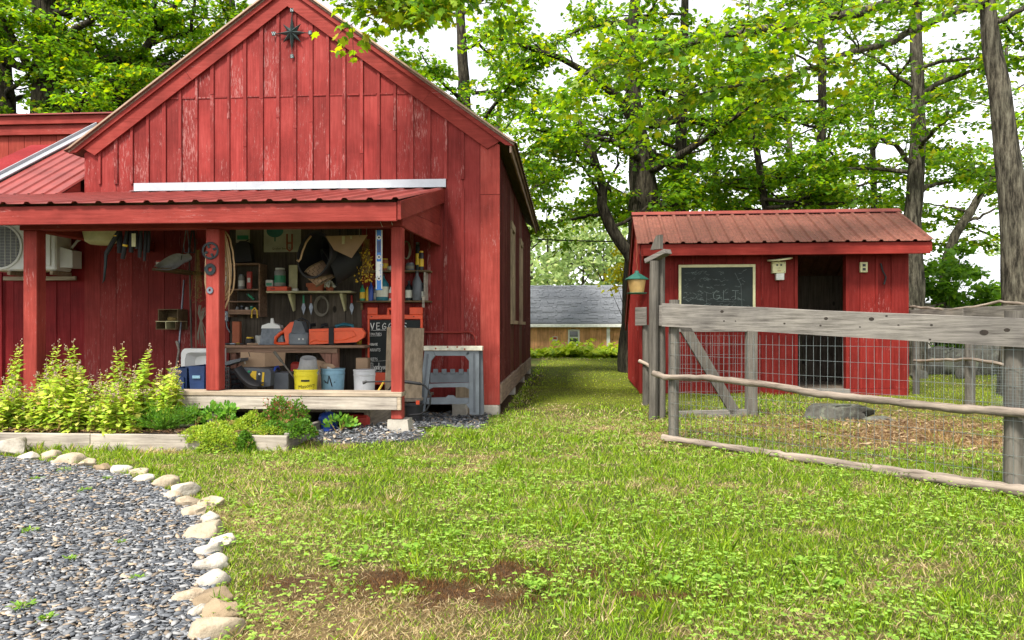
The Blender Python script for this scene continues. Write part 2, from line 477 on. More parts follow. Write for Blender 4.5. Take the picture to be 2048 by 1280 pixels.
plain('blue_jug', (0.02, 0.06, 0.32), 0.35, 0, 0.05, 6, 0.2, 0.03)
plain('blue_bucket', (0.22, 0.40, 0.52), 0.5, 0, 0.03, 7, 0.3, 0.03)
plain('teal', (0.015, 0.14, 0.19), 0.4)
plain('green_plastic', (0.02, 0.22, 0.11), 0.4)
plain('yellow', (0.68, 0.58, 0.02), 0.45, 0, 0.03, 7, 0.2, 0.03)
plain('gold', (0.62, 0.40, 0.02), 0.45)
plain('grey_bucket', (0.47, 0.48, 0.50), 0.5, 0, 0.03, 7, 0.18, 0.03)
plain('pot_grey', (0.27, 0.27, 0.27), 0.8, 0, 0.03, 9, 0.3, 0.1)
plain('cardboard', (0.36, 0.24, 0.15), 0.9, 0, 0.08, 6, 0.2, 0.1)
plain('terracotta', (0.33, 0.10, 0.05), 0.85, 0, 0.05, 6, 0.25, 0.1)
plain('red_plastic', (0.38, 0.035, 0.025), 0.5, 0, 0.05, 6, 0.25, 0.03)
plain('hose_tan', (0.50, 0.33, 0.18), 0.55, 0, 0.08, 12, 0.2, 0.05)
plain('chalkboard', (0.007, 0.013, 0.012), 0.7, 0, 0.02, 5, 0.5, 0.05)
plain('chalk', (0.72, 0.72, 0.68), 0.95, 0, 0.1, 30, 0.5, 0)
plain('chalk_faint', (0.14, 0.17, 0.165), 0.95, 0, 0.3, 30, 0.5, 0)
plain('ink', (0.012, 0.012, 0.012), 0.7)
plain('level_blue', (0.015, 0.16, 0.50), 0.35)
plain('paper', (0.42, 0.42, 0.30), 0.9, 0, 0.04, 6, 0.25, 0.03)
plain('cream_thing', (0.55, 0.52, 0.30), 0.7, 0, 0.04, 9, 0.25, 0.05)
plain('feeder_green', (0.03, 0.16, 0.12), 0.5)
plain('feeder_tan', (0.52, 0.33, 0.12), 0.5, 0, 0.02, 9, 0.25, 0.05)
plain('dried', (0.30, 0.20, 0.065), 0.9, 0, 0.2, 18, 0.5, 0.1)
plain('rope_grey', (0.20, 0.18, 0.14), 0.9)
plain('wire_metal', (0.23, 0.26, 0.26), 0.45, 0.7)
plain('gutter_white', (0.72, 0.72, 0.70), 0.5)
plain('rust', (0.28, 0.07, 0.035), 0.85)
plain('label_white', (0.60, 0.60, 0.56), 0.7)
plain('soil', (0.055, 0.035, 0.022), 0.95, 0, 0, 14, 0.5, 0.6)
plain('dark_inside', (0.035, 0.026, 0.020), 0.9)
stonemat('stone_tan', (0.20, 0.15, 0.10), (0.40, 0.33, 0.24))
stonemat('stone_white', (0.20, 0.17, 0.13), (0.43, 0.39, 0.33))
stonemat('stone_brown', (0.11, 0.078, 0.045), (0.24, 0.18, 0.115))
stonemat('stone_grey', (0.035, 0.033, 0.028), (0.085, 0.082, 0.07), 9, (0.13, 0.14, 0.105))
stonemat('bark_dark', (0.022, 0.018, 0.014), (0.07, 0.058, 0.045), 6)
leafmat('maple_leaf', 0.52); leafmat('grass_blade', 0.35, 0.6); leafmat('herb_leaf', 0.35, 0.5); leafmat('far_leaf', 0.5, 0.7)
def barkmat(name, c0, c1, c2):
    m, t, b = newmat(name); L = t.links
    mp = coords(t, (1, 1, 0.16)); n1 = noise(t, mp, 17, 7, 0.72)
    rp = ramp(t, [(0.40, c0), (0.52, c1), (0.66, c2)]); L.new(n1.outputs[0], rp.inputs[0])
    mp2 = coords(t, (1, 1, 0.6)); n2 = noise(t, mp2, 2.4, 4, 0.6)
    r2 = ramp(t, [(0.35, (0.6, 0.62, 0.58)), (0.62, (1.1, 1.1, 1.05))]); L.new(n2.outputs[0], r2.inputs[0])
    c = mixc(t, rp.outputs[0], r2.outputs[0], 1.0, 'MULTIPLY')
    L.new(c, b.inputs['Base Color']); b.inputs['Roughness'].default_value = 0.95; b.inputs['Specular IOR Level'].default_value = 0.15
    bump(t, b, n1.outputs[0], 1.0, 0.05)
    MATS[name] = m
barkmat('bark', (0.010, 0.008, 0.006), (0.045, 0.038, 0.028), (0.10, 0.088, 0.066))
barkmat('bark_grey', (0.020, 0.017, 0.013), (0.085, 0.075, 0.058), (0.18, 0.165, 0.13))
def glassmat():
    m, t, b = newmat('window_glass')
    b.inputs['Base Color'].default_value = (0.03, 0.045, 0.05, 1); b.inputs['Roughness'].default_value = 0.06
    b.inputs['Specular IOR Level'].default_value = 0.8
    MATS['window_glass'] = m
glassmat()
def shinglemat():
    m, t, b = newmat('shingle'); L = t.links
    mp = coords(t, (1, 1, 1)); mo = offset_by_object(t, mp); n1 = noise(t, mo, 30, 4, 0.7)
    rp = ramp(t, [(0.3, (0.075, 0.082, 0.095)), (0.7, (0.17, 0.18, 0.20))]); L.new(n1.outputs[0], rp.inputs[0])
    oi, rv = objrand(t, 0.75, 1.2)
    hv = t.nodes.new('ShaderNodeHueSaturation'); L.new(rp.outputs[0], hv.inputs['Color']); L.new(rv, hv.inputs['Value'])
    L.new(hv.outputs[0], b.inputs['Base Color']); b.inputs['Roughness'].default_value = 0.9
    MATS['shingle'] = m
shinglemat()

# ================================================================== GROUND
def gz(x, y):
    x = np.asarray(x, dtype=float); y = np.asarray(y, dtype=float)
    z = 0.11 * np.exp(-(((x + 2.0) / 0.85) ** 2 + ((y - 7.9) / 0.75) ** 2))
    z = z + 0.05 * sstep(9.0, 12, y) * sstep(-1.0, 0.2, x) * sstep(16, 13, y)
    z = z - 0.95 * sstep(28.5, 34, y)
    z = z + 0.03 * (fbm(x * 0.9, y * 0.9, 3) - 0.5) * sstep(2, 4, y) * (1 - sstep(9, 11, y) * sstep(-0.9, -1.1, x))
    return z
def gz1(x, y): return float(gz(np.array([x]), np.array([y]))[0])

EDGE_PX = [(-60, 905), (20, 908), (62, 919), (102, 918), (140, 926), (172, 932), (206, 941), (242, 945), (278, 949), (292, 962), (334, 972),
           (370, 990), (345, 996), (382, 1013), (422, 1014), (388, 1034), (421, 1045), (412, 1072), (447, 1090), (420, 1110), (424, 1140), (425, 1172), (388, 1200), (432, 1205), (395, 1232), (440, 1240), (424, 1272)]
curve_px = [(-60, 908), (60, 922), (150, 932), (230, 947), (300, 966), (355, 992), (395, 1025), (420, 1070), (432, 1110), (432, 1160), (428, 1215), (425, 1300)]
CURVE = [G(u, v) for u, v in curve_px]
gravel_poly = [(p.x, p.y) for p in CURVE] + [(-1.0, 1.5), (-9, 1.5), (-9, CURVE[0].y)]
def inpoly(x, y, poly):
    r = np.zeros(np.shape(x), dtype=bool); n = len(poly)
    for i in range(n):
        x0, y0 = poly[i]; x1, y1 = poly[(i + 1) % n]
        c = ((y0 > y) != (y1 > y)) & (x < (x1 - x0) * (y - y0) / (y1 - y0 + 1e-12) + x0)
        r ^= c
    return r
def porch_gravel(x, y):
    a = (x < -0.98) & (x > -6.3) & (y > 7.7) & (y < 10.3) & (x - -0.98 < 0)
    m = (((x + 2.05) / 0.62) ** 2 + ((y - 7.65) / 0.42) ** 2) < 1 + 0.35 * (vnoise(x * 5, y * 5, 9) - 0.5)
    e = (x > -1.95) & (y < 8.35 + 0.25 * vnoise(x * 4, y * 4, 5))
    return (a & ~e) | m
BROWN = [(G(660, 1168), 0.26, 0.17), (G(770, 1155), 0.24, 0.15), (G(900, 1185), 0.36, 0.17), (G(1000, 1140), 0.30, 0.13), (G(1090, 1148), 0.30, 0.11), (G(570, 1155), 0.1, 0.05), (G(1350, 1190), 0.2, 0.06)]
def brown_amt(x, y):
    b = np.zeros(np.shape(x))
    for c, rx, ry in BROWN:
        b = np.maximum(b, np.exp(-(((x - c.x) / rx) ** 2 + ((y - c.y) / ry) ** 2)))
    return np.clip(b * 2.1 * sstep(0.22, 0.72, 0.6 * vnoise(x * 7, y * 9, 71) + 0.4 * vnoise(x * 17, y * 21, 72)), 0, 1)
STRAWC = G(1800, 890)
def straw_amt(x, y):
    f0 = G(1341, 885); f1 = G(2022, 990)
    side = (x - f0.x) * (f1.y - f0.y) - (y - f0.y) * (f1.x - f0.x)      # < 0: behind the fence
    s = np.exp(-(((x - 4.5) / 2.3) ** 2 + ((y - 8.7) / 1.5) ** 2)) * 1.5 * (side < 0.0)
    return np.clip(s * 0.85 * (0.15 + 1.2 * vnoise(x * 2.2, y * 2.2, 33)), 0, 1)
def dry_amt(x, y):
    d = fbm(x * 1.05 + 3, y * 1.3, 5, 4)
    d2 = vnoise(x * 4.1, y * 4.7, 21)
    d3 = vnoise(x * 9.7, y * 11.3, 22)
    r = 0.82 * sstep(0.48, 0.72, d * 0.5 + d2 * 0.28 + d3 * 0.22)
    near_edge = np.exp(-((x - np.interp(y, [2.8, 3.6, 4.6, 5.6], [-1.05, -1.25, -1.75, -2.5])) / 0.35) ** 2) * sstep(7, 5.5, y)
    worn = np.exp(-(((x - 0.25) / 1.0) ** 2 + ((y - 9.6) / 0.9) ** 2)) * 0.5
    return np.clip(r + 0.5 * near_edge + worn, 0, 1)
def moss_amt(x, y):
    return sstep(10.2, 11.8, y) * sstep(-1.0, -0.3, x) * sstep(3.4, 1.8, x) * sstep(29, 26, y) + 0.8 * sstep(3.0, 4.6, x) * sstep(9.5, 10.8, y) * sstep(24, 17, y)

gx = np.unique(np.concatenate([np.linspace(-160, -12, 30), np.arange(-12, -6.5, 0.25), np.arange(-6.5, 6.5, 0.1), np.arange(6.5, 14, 0.25), np.linspace(14, 160, 30)]))
gy = np.unique(np.concatenate([np.linspace(-30, 1.5, 12), np.arange(1.5, 12, 0.1), np.arange(12, 36, 0.2), np.linspace(36, 320, 40)]))
XX, YY = np.meshgrid(gx, gy)
x = XX.ravel(); y = YY.ravel(); z = gz(x, y)
green = np.array([0.065, 0.085, 0.017]); straw = np.array([0.17, 0.12, 0.058]); earth = np.array([0.085, 0.052, 0.030]); mossc = np.array([0.13, 0.155, 0.018]); litter = np.array([0.20, 0.125, 0.06]); slate = np.array([0.10, 0.10, 0.105])
d = dry_amt(x, y)[:, None]; col = green * (1 - d) + straw * d
mo_ = np.clip(moss_amt(x, y), 0, 1)[:, None] * (0.55 + 0.45 * vnoise(x * 1.3, y * 0.7, 8))[:, None]; col = col * (1 - mo_) + mossc * mo_
b_ = brown_amt(x, y)[:, None]; col = col * (1 - b_) + earth * b_
s_ = straw_amt(x, y)[:, None]; col = col * (1 - s_) + litter * s_
# bare strip below the barn's eave
dl = (np.exp(-((x + 0.62) / 0.10) ** 2) * sstep(10.0, 10.6, y) * sstep(20, 18, y) * (0.4 + 0.8 * vnoise(x * 6, y * 3, 4)))[:, None]
dl = np.clip(dl, 0, 1); col = col * (1 - dl) + earth * 0.8 * dl
bd = (inpoly(x, y, [(-9, 10.3), (-0.9, 10.3), (-0.9, 19.4), (-9, 19.4)]))[:, None]; col = np.where(bd, earth, col)
gv = (inpoly(x, y, gravel_poly) | porch_gravel(x, y))[:, None]; col = np.where(gv, slate, col)
ed = (((x + 2.6) ** 2 / 0.35 + (y - 7.2) ** 2 / 0.12) < 1)[:, None]; col = np.where(ed & ~gv, np.array([0.20, 0.13, 0.07]), col)
far_ = sstep(34, 60, y)[:, None]; col = col * (1 - far_) + np.array([0.05, 0.075, 0.02]) * far_
nx, ny = len(gx), len(gy)
ii, jj = np.meshgrid(np.arange(nx - 1), np.arange(ny - 1))
a0 = (jj * nx + ii).ravel()
F = np.stack([a0, a0 + 1, a0 + nx + 1, a0 + nx], 1)
def groundmat():
    m, t, b = newmat('ground_soil'); L = t.links
    at = t.nodes.new('ShaderNodeAttribute'); at.attribute_name = 'Col'
    mp = coords(t, (1, 1, 1)); n1 = noise(t, mp, 55, 6, 0.75); n2 = noise(t, mp, 9, 4, 0.6)
    r1 = ramp(t, [(0.3, (0.5, 0.5, 0.5)), (0.55, (1, 1, 1)), (0.75, (1.5, 1.45, 1.3))]); L.new(n1.outputs[0], r1.inputs[0])
    r2 = ramp(t, [(0.3, (0.75, 0.75, 0.75)), (0.7, (1.2, 1.2, 1.15))]); L.new(n2.outputs[0], r2.inputs[0])
    c = mixc(t, at.outputs['Color'], r1.outputs[0], 1.0, 'MULTIPLY'); c = mixc(t, c, r2.outputs[0], 1.0, 'MULTIPLY')
    L.new(c, b.inputs['Base Color']); b.inputs['Roughness'].default_value = 1.0; b.inputs['Specular IOR Level'].default_value = 0.1
    bump(t, b, n1.outputs[0], 0.8, 0.03)
    MATS['ground_soil'] = m
groundmat()
ground = bpy.data.objects.new('ground', npmesh('ground', np.stack([x, y, z], 1), F, 'ground_soil', col, True))
COL.objects.link(ground); tag(ground, kind='structure')

# ================================================================== BARN
YB = 10.25                                   # front wall plane
XL, XR, XM = -6.83, -0.92, -3.85             # corners and ridge line
ZE, ZA, YBACK = 3.70, 5.83, 19.3             # wall height at the eaves, gable apex, back wall
SL = (ZA - ZE) / (XR - XM)
def wall_top(x): return ZA - SL * abs(x - XM)
barn = thing('red_barn', 'weathered red board and batten barn with steep gable and open front porch', 'barn', (XM, YB, 0))
rb = random.Random(3)
NB = 24; BW = (XR - 0.24 - XL) / NB
ZJ = 4.42
XREC0, XREC1 = -4.80, -2.72                  # unpainted grey boards between these, behind the bench
def gable_board(x0, x1, zb, zt, y0, y1):     # vertical board with its top cut to the roof slope (zt None = to the roof)
    g = Geo(); pts = [(x0, y0, zb), (x1, y0, zb)]
    if zt is not None and zt < min(wall_top(x0), wall_top(x1)):
        pts += [(x1, y0, zt), (x0, y0, zt)]
    else:
        top = [(x1, y0, wall_top(x1))]
        if x0 < XM < x1: top.append((XM, y0, ZA))
        top.append((x0, y0, wall_top(x0))); pts += top
    return g.prism(pts, (0, y1 - y0, 0))
for i in range(NB):
    x0 = XL + i * BW + 0.003; x1 = XL + (i + 1) * BW - 0.003
    dy = rb.uniform(0, 0.006); ymid = (x0 + x1) / 2
    top = min(wall_top(x0), wall_top(x1))
    rec = XREC0 < ymid < XREC1
    zb = 2.9 if rec else 0.13
    if top > ZJ + 0.08:
        part('siding_board', gable_board(x0, x1, zb, ZJ - rb.uniform(0.003, 0.008), YB - 0.022 - dy, YB), 'barn_red' , barn)
        part('siding_board', gable_board(x0, x1, ZJ + 0.004, None, YB - 0.022 - rb.uniform(0, 0.006), YB), 'barn_red', barn)
    else:
        part('siding_board', gable_board(x0, x1, zb, None, YB - 0.022 - dy, YB), 'barn_red', barn)
    if rec:
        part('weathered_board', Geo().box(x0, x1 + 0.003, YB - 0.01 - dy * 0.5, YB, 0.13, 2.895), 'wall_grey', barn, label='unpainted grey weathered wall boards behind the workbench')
for i in range(1, NB):                        # battens
    xb = XL + i * BW + rb.uniform(-0.008, 0.008); hw = rb.uniform(0.016, 0.026)
    segs = []
    top = wall_top(xb)
    if top > ZJ + 0.2:
        br = rb.uniform(-0.85, 0.05); segs = [(3.22, ZJ + br), (ZJ + br + 0.006, None)]
    else: segs = [(3.22, None)]
    for zb, zt in segs:
        part('batten', gable_board(xb - hw, xb + hw, zb, zt, YB - 0.046 - rb.uniform(0, 0.004), YB - 0.0295), 'barn_red_batten', barn)
    if not (XREC0 - 0.1 < xb < XREC1 + 0.1) and i > NB - 6:
        part('batten', Geo().box(xb - hw, xb + hw, YB - 0.046, YB - 0.0295, 0.15, 3.09), 'barn_red_batten', barn)
for i in range(NB):                           # drip strip at the board joint
    x0 = XL + i * BW + 0.03; x1 = XL + (i + 1) * BW - 0.03
    if min(wall_top(x0), wall_top(x1)) > ZJ + 0.1:
        part('joint_strip', Geo().box(x0, x1, YB - 0.036, YB - 0.0295, ZJ - 0.012 + rb.uniform(-.004, .004), ZJ + 0.008), 'barn_red_batten', barn)
# corner boards and wall core
xc0 = XR - 0.236
part('corner_board', gable_board(xc0, XR + 0.03, 0.13, 3.0, YB - 0.05, YB), 'trim_red_z', barn)
part('corner_board', gable_board(xc0, XR + 0.03, 3.006, None, YB - 0.05, YB), 'trim_red_z', barn)
core = Geo(); core.prism([(XL + 0.01, YB + 0.003, 0.12), (XR - 0.012, YB + 0.003, 0.12), (XR - 0.012, YB + 0.003, ZE - 0.03), (XM, YB + 0.003, ZA - 0.03), (XL + 0.01, YB + 0.003, ZE - 0.03)], (0, YBACK - YB, 0))
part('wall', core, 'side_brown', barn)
# right side wall: boards and battens, two windows, sill
NS = 38; SW = (YBACK - YB - 0.06) / NS
win = [(P(1018.5, 436, 12.9).y, 12.35, 13.15), (0, 14.6, 15.4)]
WIN = [(12.35, 13.15), (14.75, 15.55)]
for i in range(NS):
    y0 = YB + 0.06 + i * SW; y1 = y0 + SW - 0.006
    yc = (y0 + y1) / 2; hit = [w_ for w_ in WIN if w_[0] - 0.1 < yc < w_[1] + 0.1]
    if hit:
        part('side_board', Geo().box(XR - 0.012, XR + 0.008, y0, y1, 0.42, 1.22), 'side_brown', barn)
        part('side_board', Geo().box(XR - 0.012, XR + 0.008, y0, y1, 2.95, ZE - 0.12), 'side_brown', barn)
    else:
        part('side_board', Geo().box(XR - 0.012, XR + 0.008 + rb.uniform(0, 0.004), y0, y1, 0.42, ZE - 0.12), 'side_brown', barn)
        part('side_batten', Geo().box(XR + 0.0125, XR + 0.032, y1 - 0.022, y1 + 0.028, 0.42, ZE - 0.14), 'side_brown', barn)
part('corner_board', Geo().box(XR - 0.012, XR + 0.027, YB + 0.002, YB + 0.055, 0.42, ZE - 0.06), 'trim_red_z', barn)
part('sill_board', Geo().cbox(XR - 0.01, XR + 0.05, YB - 0.0, YBACK, 0.14, 0.415), 'sill_brown', barn)
for y0, y1 in WIN:
    wn = part('window', Geo().box(XR - 0.005, XR + 0.012, y0 + 0.1, y1 - 0.1, 1.36, 2.82), 'window_glass', barn)
    part('window_frame', Geo().box(XR - 0.005, XR + 0.05, y0, y0 + 0.1, 1.3, 2.82).box(XR - 0.005, XR + 0.05, y1 - 0.1, y1, 1.3, 2.82), 'window_wood', wn)
    part('lintel', Geo().box(XR - 0.005, XR + 0.055, y0 - 0.04, y1 + 0.04, 2.823, 2.94), 'window_wood', wn)
    part('window_sill', Geo().box(XR - 0.005, XR + 0.10, y0 - 0.05, y1 + 0.05, 1.24, 1.297), 'window_wood', wn)
    part('sash_bar', Geo().box(XR + 0.013, XR + 0.03, y0 + 0.1, y1 - 0.1, 2.04, 2.09), 'window_wood', wn)
    part('sash_bar', Geo().box(XR + 0.013, XR + 0.026, (y0 + y1) / 2 - 0.012, (y0 + y1) / 2 + 0.012, 1.36, 2.82), 'window_wood', wn)
# foundation stones
for (xx, yy, hh) in [(XR - 0.10, YB + 0.06, 0.13), (XR - 0.08, YB + 3.0, 0.13), (XR - 0.08, YB + 6.0, 0.13), (XR - 0.08, YBACK - 0.2, 0.13)]:
    part('foundation_block', Geo().cbox(xx - 0.12, xx + 0.12, yy - 0.12, yy + 0.13, -0.08, hh, 0.02), 'concrete', barn)
# roof
def corrugated(p00, along, up, n_rib, pitch, depth, nrm, thick=0.004):
    """ribbed sheet: ribs repeat along 'along', run along 'up' (vectors), raised along nrm"""
    g = Geo(); along = Vector(along).normalized(); up = Vector(up); nrm = Vector(nrm).normalized(); p00 = Vector(p00)
    prof = []
    for k in range(n_rib):
        s0 = k * pitch
        prof += [(s0, 0), (s0 + pitch * 0.70, 0), (s0 + pitch * 0.78, depth), (s0 + pitch * 0.92, depth)]
    prof.append((n_rib * pitch, 0))
    n = len(prof); vs = []
    for q in (0, 1):
        for s_, h_ in prof: vs.append(p00 + along * s_ + nrm * h_ + up * q)
    for q in (0, 1):
        for s_, h_ in prof: vs.append(p00 + along * s_ + nrm * (h_ - thick) + up * q)
    fs = []
    for k in range(n - 1):
        fs.append((k, k + 1, n + k + 1, n + k)); o = 2 * n
        fs.append((o + k + 1, o + k, o + n + k, o + n + k + 1))
        fs.append((o + k, o + k + 1, k + 1, k)); fs.append((n + k, n + k + 1, o + n + k + 1, o + n + k))
    return g.add(vs, fs)
OVX = 0.27
for s in (-1, 1):
    nr = Vector((s * SL, 0, 1)).normalized()
    ridge = Vector((XM, YB - 0.14, ZA + 0.17)); eave = Vector((XM + s * (XR - XM + OVX), YB - 0.14, ZA + 0.17 - SL * (XR - XM + OVX)))
    for k in range(10):
        y0 = YB - 0.14 + k * 0.936
        a = ridge.copy(); a.y = y0; up = (eave - ridge)
        if s > 0:
            g = corrugated(a + Vector((0, 0.93, 0)) * 0, (0, 1, 0), up, 4, 0.232, 0.02, nr)
        else:
            g = corrugated(a, (0, 1, 0), up, 4, 0.232, 0.02, nr)
        part('roof_sheet', g, 'metal_brown', barn)
    dk = Geo(); t0 = ridge - nr * 0.012; t1 = eave - nr * 0.012 - (eave - ridge).normalized() * 0.03
    dk.prism([t0 + Vector((0, 0.03, 0)), t1 + Vector((0, 0.03, 0)), t1 + Vector((0, 0.03, 0)) - nr * 0.03, t0 + Vector((0, 0.03, 0)) - nr * 0.03], (0, YBACK - YB + 0.2, 0))
    part('roof_deck', dk, 'sill_brown', barn)
    # rake boards, in two lengths
    dr = (eave - ridge).normalized(); L_ = (eave - ridge).length
    def rk(d0, d1, off0, off1, y0, y1, mat, nm):
        a = ridge - nr * off0; b_ = ridge - nr * off1
        pts = [a + dr * d0, a + dr * d1, b_ + dr * (d1 - (0.1 if d1 > L_ - 0.35 else 0)), b_ + dr * d0]
        if d0 < 0.01:
            pts[0] = Vector((XM, 0, ridge.z - off0 / nr.z)); pts[3] = Vector((XM, 0, ridge.z - off1 / nr.z))
        pts = [Vector((p.x, y0, p.z)) for p in pts]
        part(nm, Geo().prism(pts, (0, y1 - y0, 0)), mat, barn)
    cut = 2.55 if s > 0 else 1.9
    rk(0, cut, 0.055, 0.28, YB - 0.075, YB - 0.052, 'trim_red_x', 'rake_board')
    rk(cut + 0.004, L_ - 0.2, 0.055, 0.28, YB - 0.078, YB - 0.052, 'trim_red_x', 'rake_board')
    rk(0, L_ - 0.02, 0.046, 0.10, YB - 0.11, YB - 0.0785, 'trim_red_x', 'rake_moulding')
    rk(0, L_ , -0.004, 0.018, YB - 0.155, YB - 0.125, 'roof_edge', 'roof_edge_strip')
part('eave_board', Geo().box(XR + OVX - 0.1, XR + OVX - 0.075, YB - 0.1, YBACK + 0.1, 3.56, 3.67), 'sill_brown', barn)
# flashing over the porch roof
ZF = 3.10
fx0, fx1 = P(272, 370, YB).x, P(890, 370, YB).x
k = 6
for i in range(k):
    a = fx0 + (fx1 - fx0) * i / k; b_ = fx0 + (fx1 - fx0) * (i + 1) / k + 0.02
    part('flashing_strip', Geo().box(a, b_, YB - 0.056 - 0.002 * (i % 2), YB - 0.05, ZF + 0.005, ZF + 0.125).prism([(a, YB - 0.0585, ZF + 0.012), (b_, YB - 0.0585, ZF + 0.012), (b_, YB - 0.16, ZF - 0.005), (a, YB - 0.16, ZF - 0.005)], (0, 0, 0.003)), 'flashing', barn)

# ------------------------------------------------------------------ porch on the barn
YE, ZEV = 7.40, 2.475                         # eave line
XPL, XPR = -8.622, -1.66
tanp = (ZF - ZEV) / (YB - YE)
upv = Vector((0, YB - 0.05 - YE, (YB - 0.05 - YE) * tanp))
for i in range(9):
    g = corrugated((XPL + i * 0.774, YE, ZEV), (1, 0, 0), upv, 3, 0.258, 0.022, (0, -tanp, 1))
    part('porch_roof_sheet', g, 'metal_red', barn)
part('porch_fascia', Geo().cbox(XPL, XPR - 0.03, YE + 0.045, YE + 0.085, ZEV - 0.215, ZEV - 0.022), 'trim_red_x', barn)
part('porch_rake_board', Geo().prism([(XPR - 0.02, YE + 0.04, ZEV - 0.20), (XPR - 0.02, YB - 0.06, ZF - 0.20), (XPR - 0.02, YB - 0.06, ZF - 0.012), (XPR - 0.02, YE + 0.04, ZEV - 0.012)], (0.035, 0, 0)), 'trim_red_y', barn)
YPF = 7.78                                    # front of posts and beam
ZBM = 2.25
for i, (r0) in enumerate(np.linspace(XPL + 0.25, XPR - 0.3, 12)):   # rafters
    part('rafter', Geo().prism([(r0, YE + 0.09, ZEV - 0.17), (r0, YB - 0.05, ZF - 0.16), (r0, YB - 0.05, ZF - 0.012), (r0, YE + 0.09, ZEV - 0.022)], (0.045, 0, 0)), 'deck_y', barn)
part('porch_beam', Geo().cbox(P(38, 470, YPF).x, P(806, 470, YPF).x, YPF, YPF + 0.14, ZBM, ZBM + 0.20, 0.008), 'trim_red_x', barn)
part('beam_nail', Geo().tube([P(756, 433, YPF - 0.004), P(765, 454, YPF - 0.008)], 0.003, 5), 'cream_paint', barn)
part('beam_nail', Geo().tube([P(779, 433, YPF - 0.004), P(785, 450, YPF - 0.008)], 0.003, 5), 'cream_paint', barn)
XPB = P(806, 470, YPF).x
part('porch_side_board', Geo().prism([(XPB - 0.004, YPF + 0.142, ZBM), (XPB - 0.004, YB - 0.05, ZBM + 0.06), (XPB - 0.004, YB - 0.05, ZBM + 0.33), (XPB - 0.004, YPF + 0.142, ZBM + 0.19)], (-0.03, 0, 0)), 'trim_red_y', barn)
part('porch_side_board', Geo().prism([(XPB - 0.008, YPF + 0.142, ZBM + 0.195), (XPB - 0.008, YB - 0.05, ZBM + 0.336), (XPB - 0.008, YB - 0.05, ZF - 0.19), (XPB - 0.008, YPF + 0.142, ZBM + 0.2)], (-0.03, 0, 0)), 'trim_red_y', barn)
part('porch_tie_beam', Geo().cbox(P(56, 470, YPF).x - 0.06, P(56, 470, YPF).x + 0.06, YPF + 0.142, YB - 0.05, ZBM, ZBM + 0.14), 'trim_red_y', barn)
def porch_post(u0, u1, zb):
    a = P(u0, 600, YPF).x; b_ = P(u1, 600, YPF).x
    return part('porch_post', Geo().cbox(a, b_, YPF, YPF + (b_ - a), zb, ZBM - 0.002, 0.007), 'trim_red_z', barn)
XPOST = P(793, 600, YPF).x
porch_post(782, 804.5, 0.225); porch_post(411.5, 438, 0.515); porch_post(46, 73, 0.02)
bp = part('post_footing', Geo().prism([(XPOST - 0.10, YPF - 0.06, -0.02), (XPOST + 0.16, YPF - 0.06, -0.02), (XPOST + 0.12, YPF - 0.02, 0.22), (XPOST - 0.09, YPF - 0.02, 0.22)], (0, 0.24, 0)), 'concrete', barn)
part('post_footing', Geo().cbox(P(59, 600, YPF).x - 0.13, P(59, 600, YPF).x + 0.13, YPF - 0.06, YPF + 0.2, -0.05, 0.018, 0.01), 'concrete', barn)
# low rim: cap and face board along the front of the porch
xa = P(250, 780, YPF).x; xb = P(803, 780, YPF - 0.05).x
part('rim_cap', Geo().cbox(xa, xb, YPF - 0.05, YPF + 0.20, 0.462, 0.512, 0.006), 'deck_x', barn)
part('rim_board', Geo().cbox(xa, xb - 0.05, YPF - 0.042, YPF - 0.002, 0.325, 0.459, 0.004), 'pale_x', barn)
part('rim_board_end', Geo().cbox(xb - 0.048, xb - 0.008, YPF - 0.045, YPF - 0.002, 0.325, 0.459, 0.004), 'deck_x', barn)
part('rim_post', Geo().cbox(P(425, 600, YPF).x - 0.06, P(425, 600, YPF).x + 0.06, YPF + 0.002, YPF + 0.12, -0.05, 0.46, 0.004), 'grey_z', barn)
# raised floor boards under the clutter
ZD = 0.30
nd = 15; dx0, dx1 = -5.15, -1.80
for i in range(nd):
    y0 = 8.02 + i * 0.147
    x1 = dx1 if y0 > 9.15 else -2.12
    part('floor_board', Geo().cbox(dx0, x1, y0, y0 + 0.14, ZD - 0.035, ZD, 0.003), 'deck_y', barn)
for xx in (-5.1, -4.0, -3.0, -2.2):
    part('floor_joist', Geo().box(xx, xx + 0.07, 8.1, 10.2, -0.03, ZD - 0.037), 'deck_y', barn)
# conduit pipe on the wall
part('conduit', Geo().tube([P(800, 664, YB - 0.06), P(915, 665, YB - 0.06), P(938, 664, YB - 0.06), P(947, 669, YB - 0.06), P(951, 680, YB - 0.06), P(952, 700, YB - 0.06), P(952, 800, YB - 0.06)], 0.014, 8), 'trim_red_x', barn, smooth=60)

# ================================================================== LEFT WING (low roof beside the barn)
wing = thing('barn_wing', 'low red wing with ribbed metal roof and silver flashing against the barn', 'building', (-7.6, YB + 0.02, 0))
WX0, WX1 = -8.07, -6.87
n = 6; bw = (XL - 0.005 - -9.4) / 12
for i in range(12):
    x0 = -9.4 + i * bw
    part('siding_board', Geo().box(x0 + 0.003, x0 + bw - 0.003, YB + 0.0, YB + 0.025, 0.08, 2.93), 'wing_red', wing)
    part('batten_groove', Geo().box(x0 + bw - 0.012, x0 + bw + 0.008, YB - 0.012, YB - 0.0025, 0.08, 2.93), 'wing_red', wing) if i % 5 == 4 else None
part('wall', Geo().prism([(-9.4, YB + 0.03, 0), (-9.4, 12.6, 0), (-9.4, 12.6, 4.4), (-9.4, YB + 0.03, 3.1)], (2.5, 0, 0)), 'wing_red', wing)
part('downpipe', Geo().tube([P(4, 545, YB - 0.03), P(4, 600, YB - 0.03), P(4, 860, YB - 0.03)], 0.016, 8), 'wing_red', wing, smooth=60)
pw = 0.59
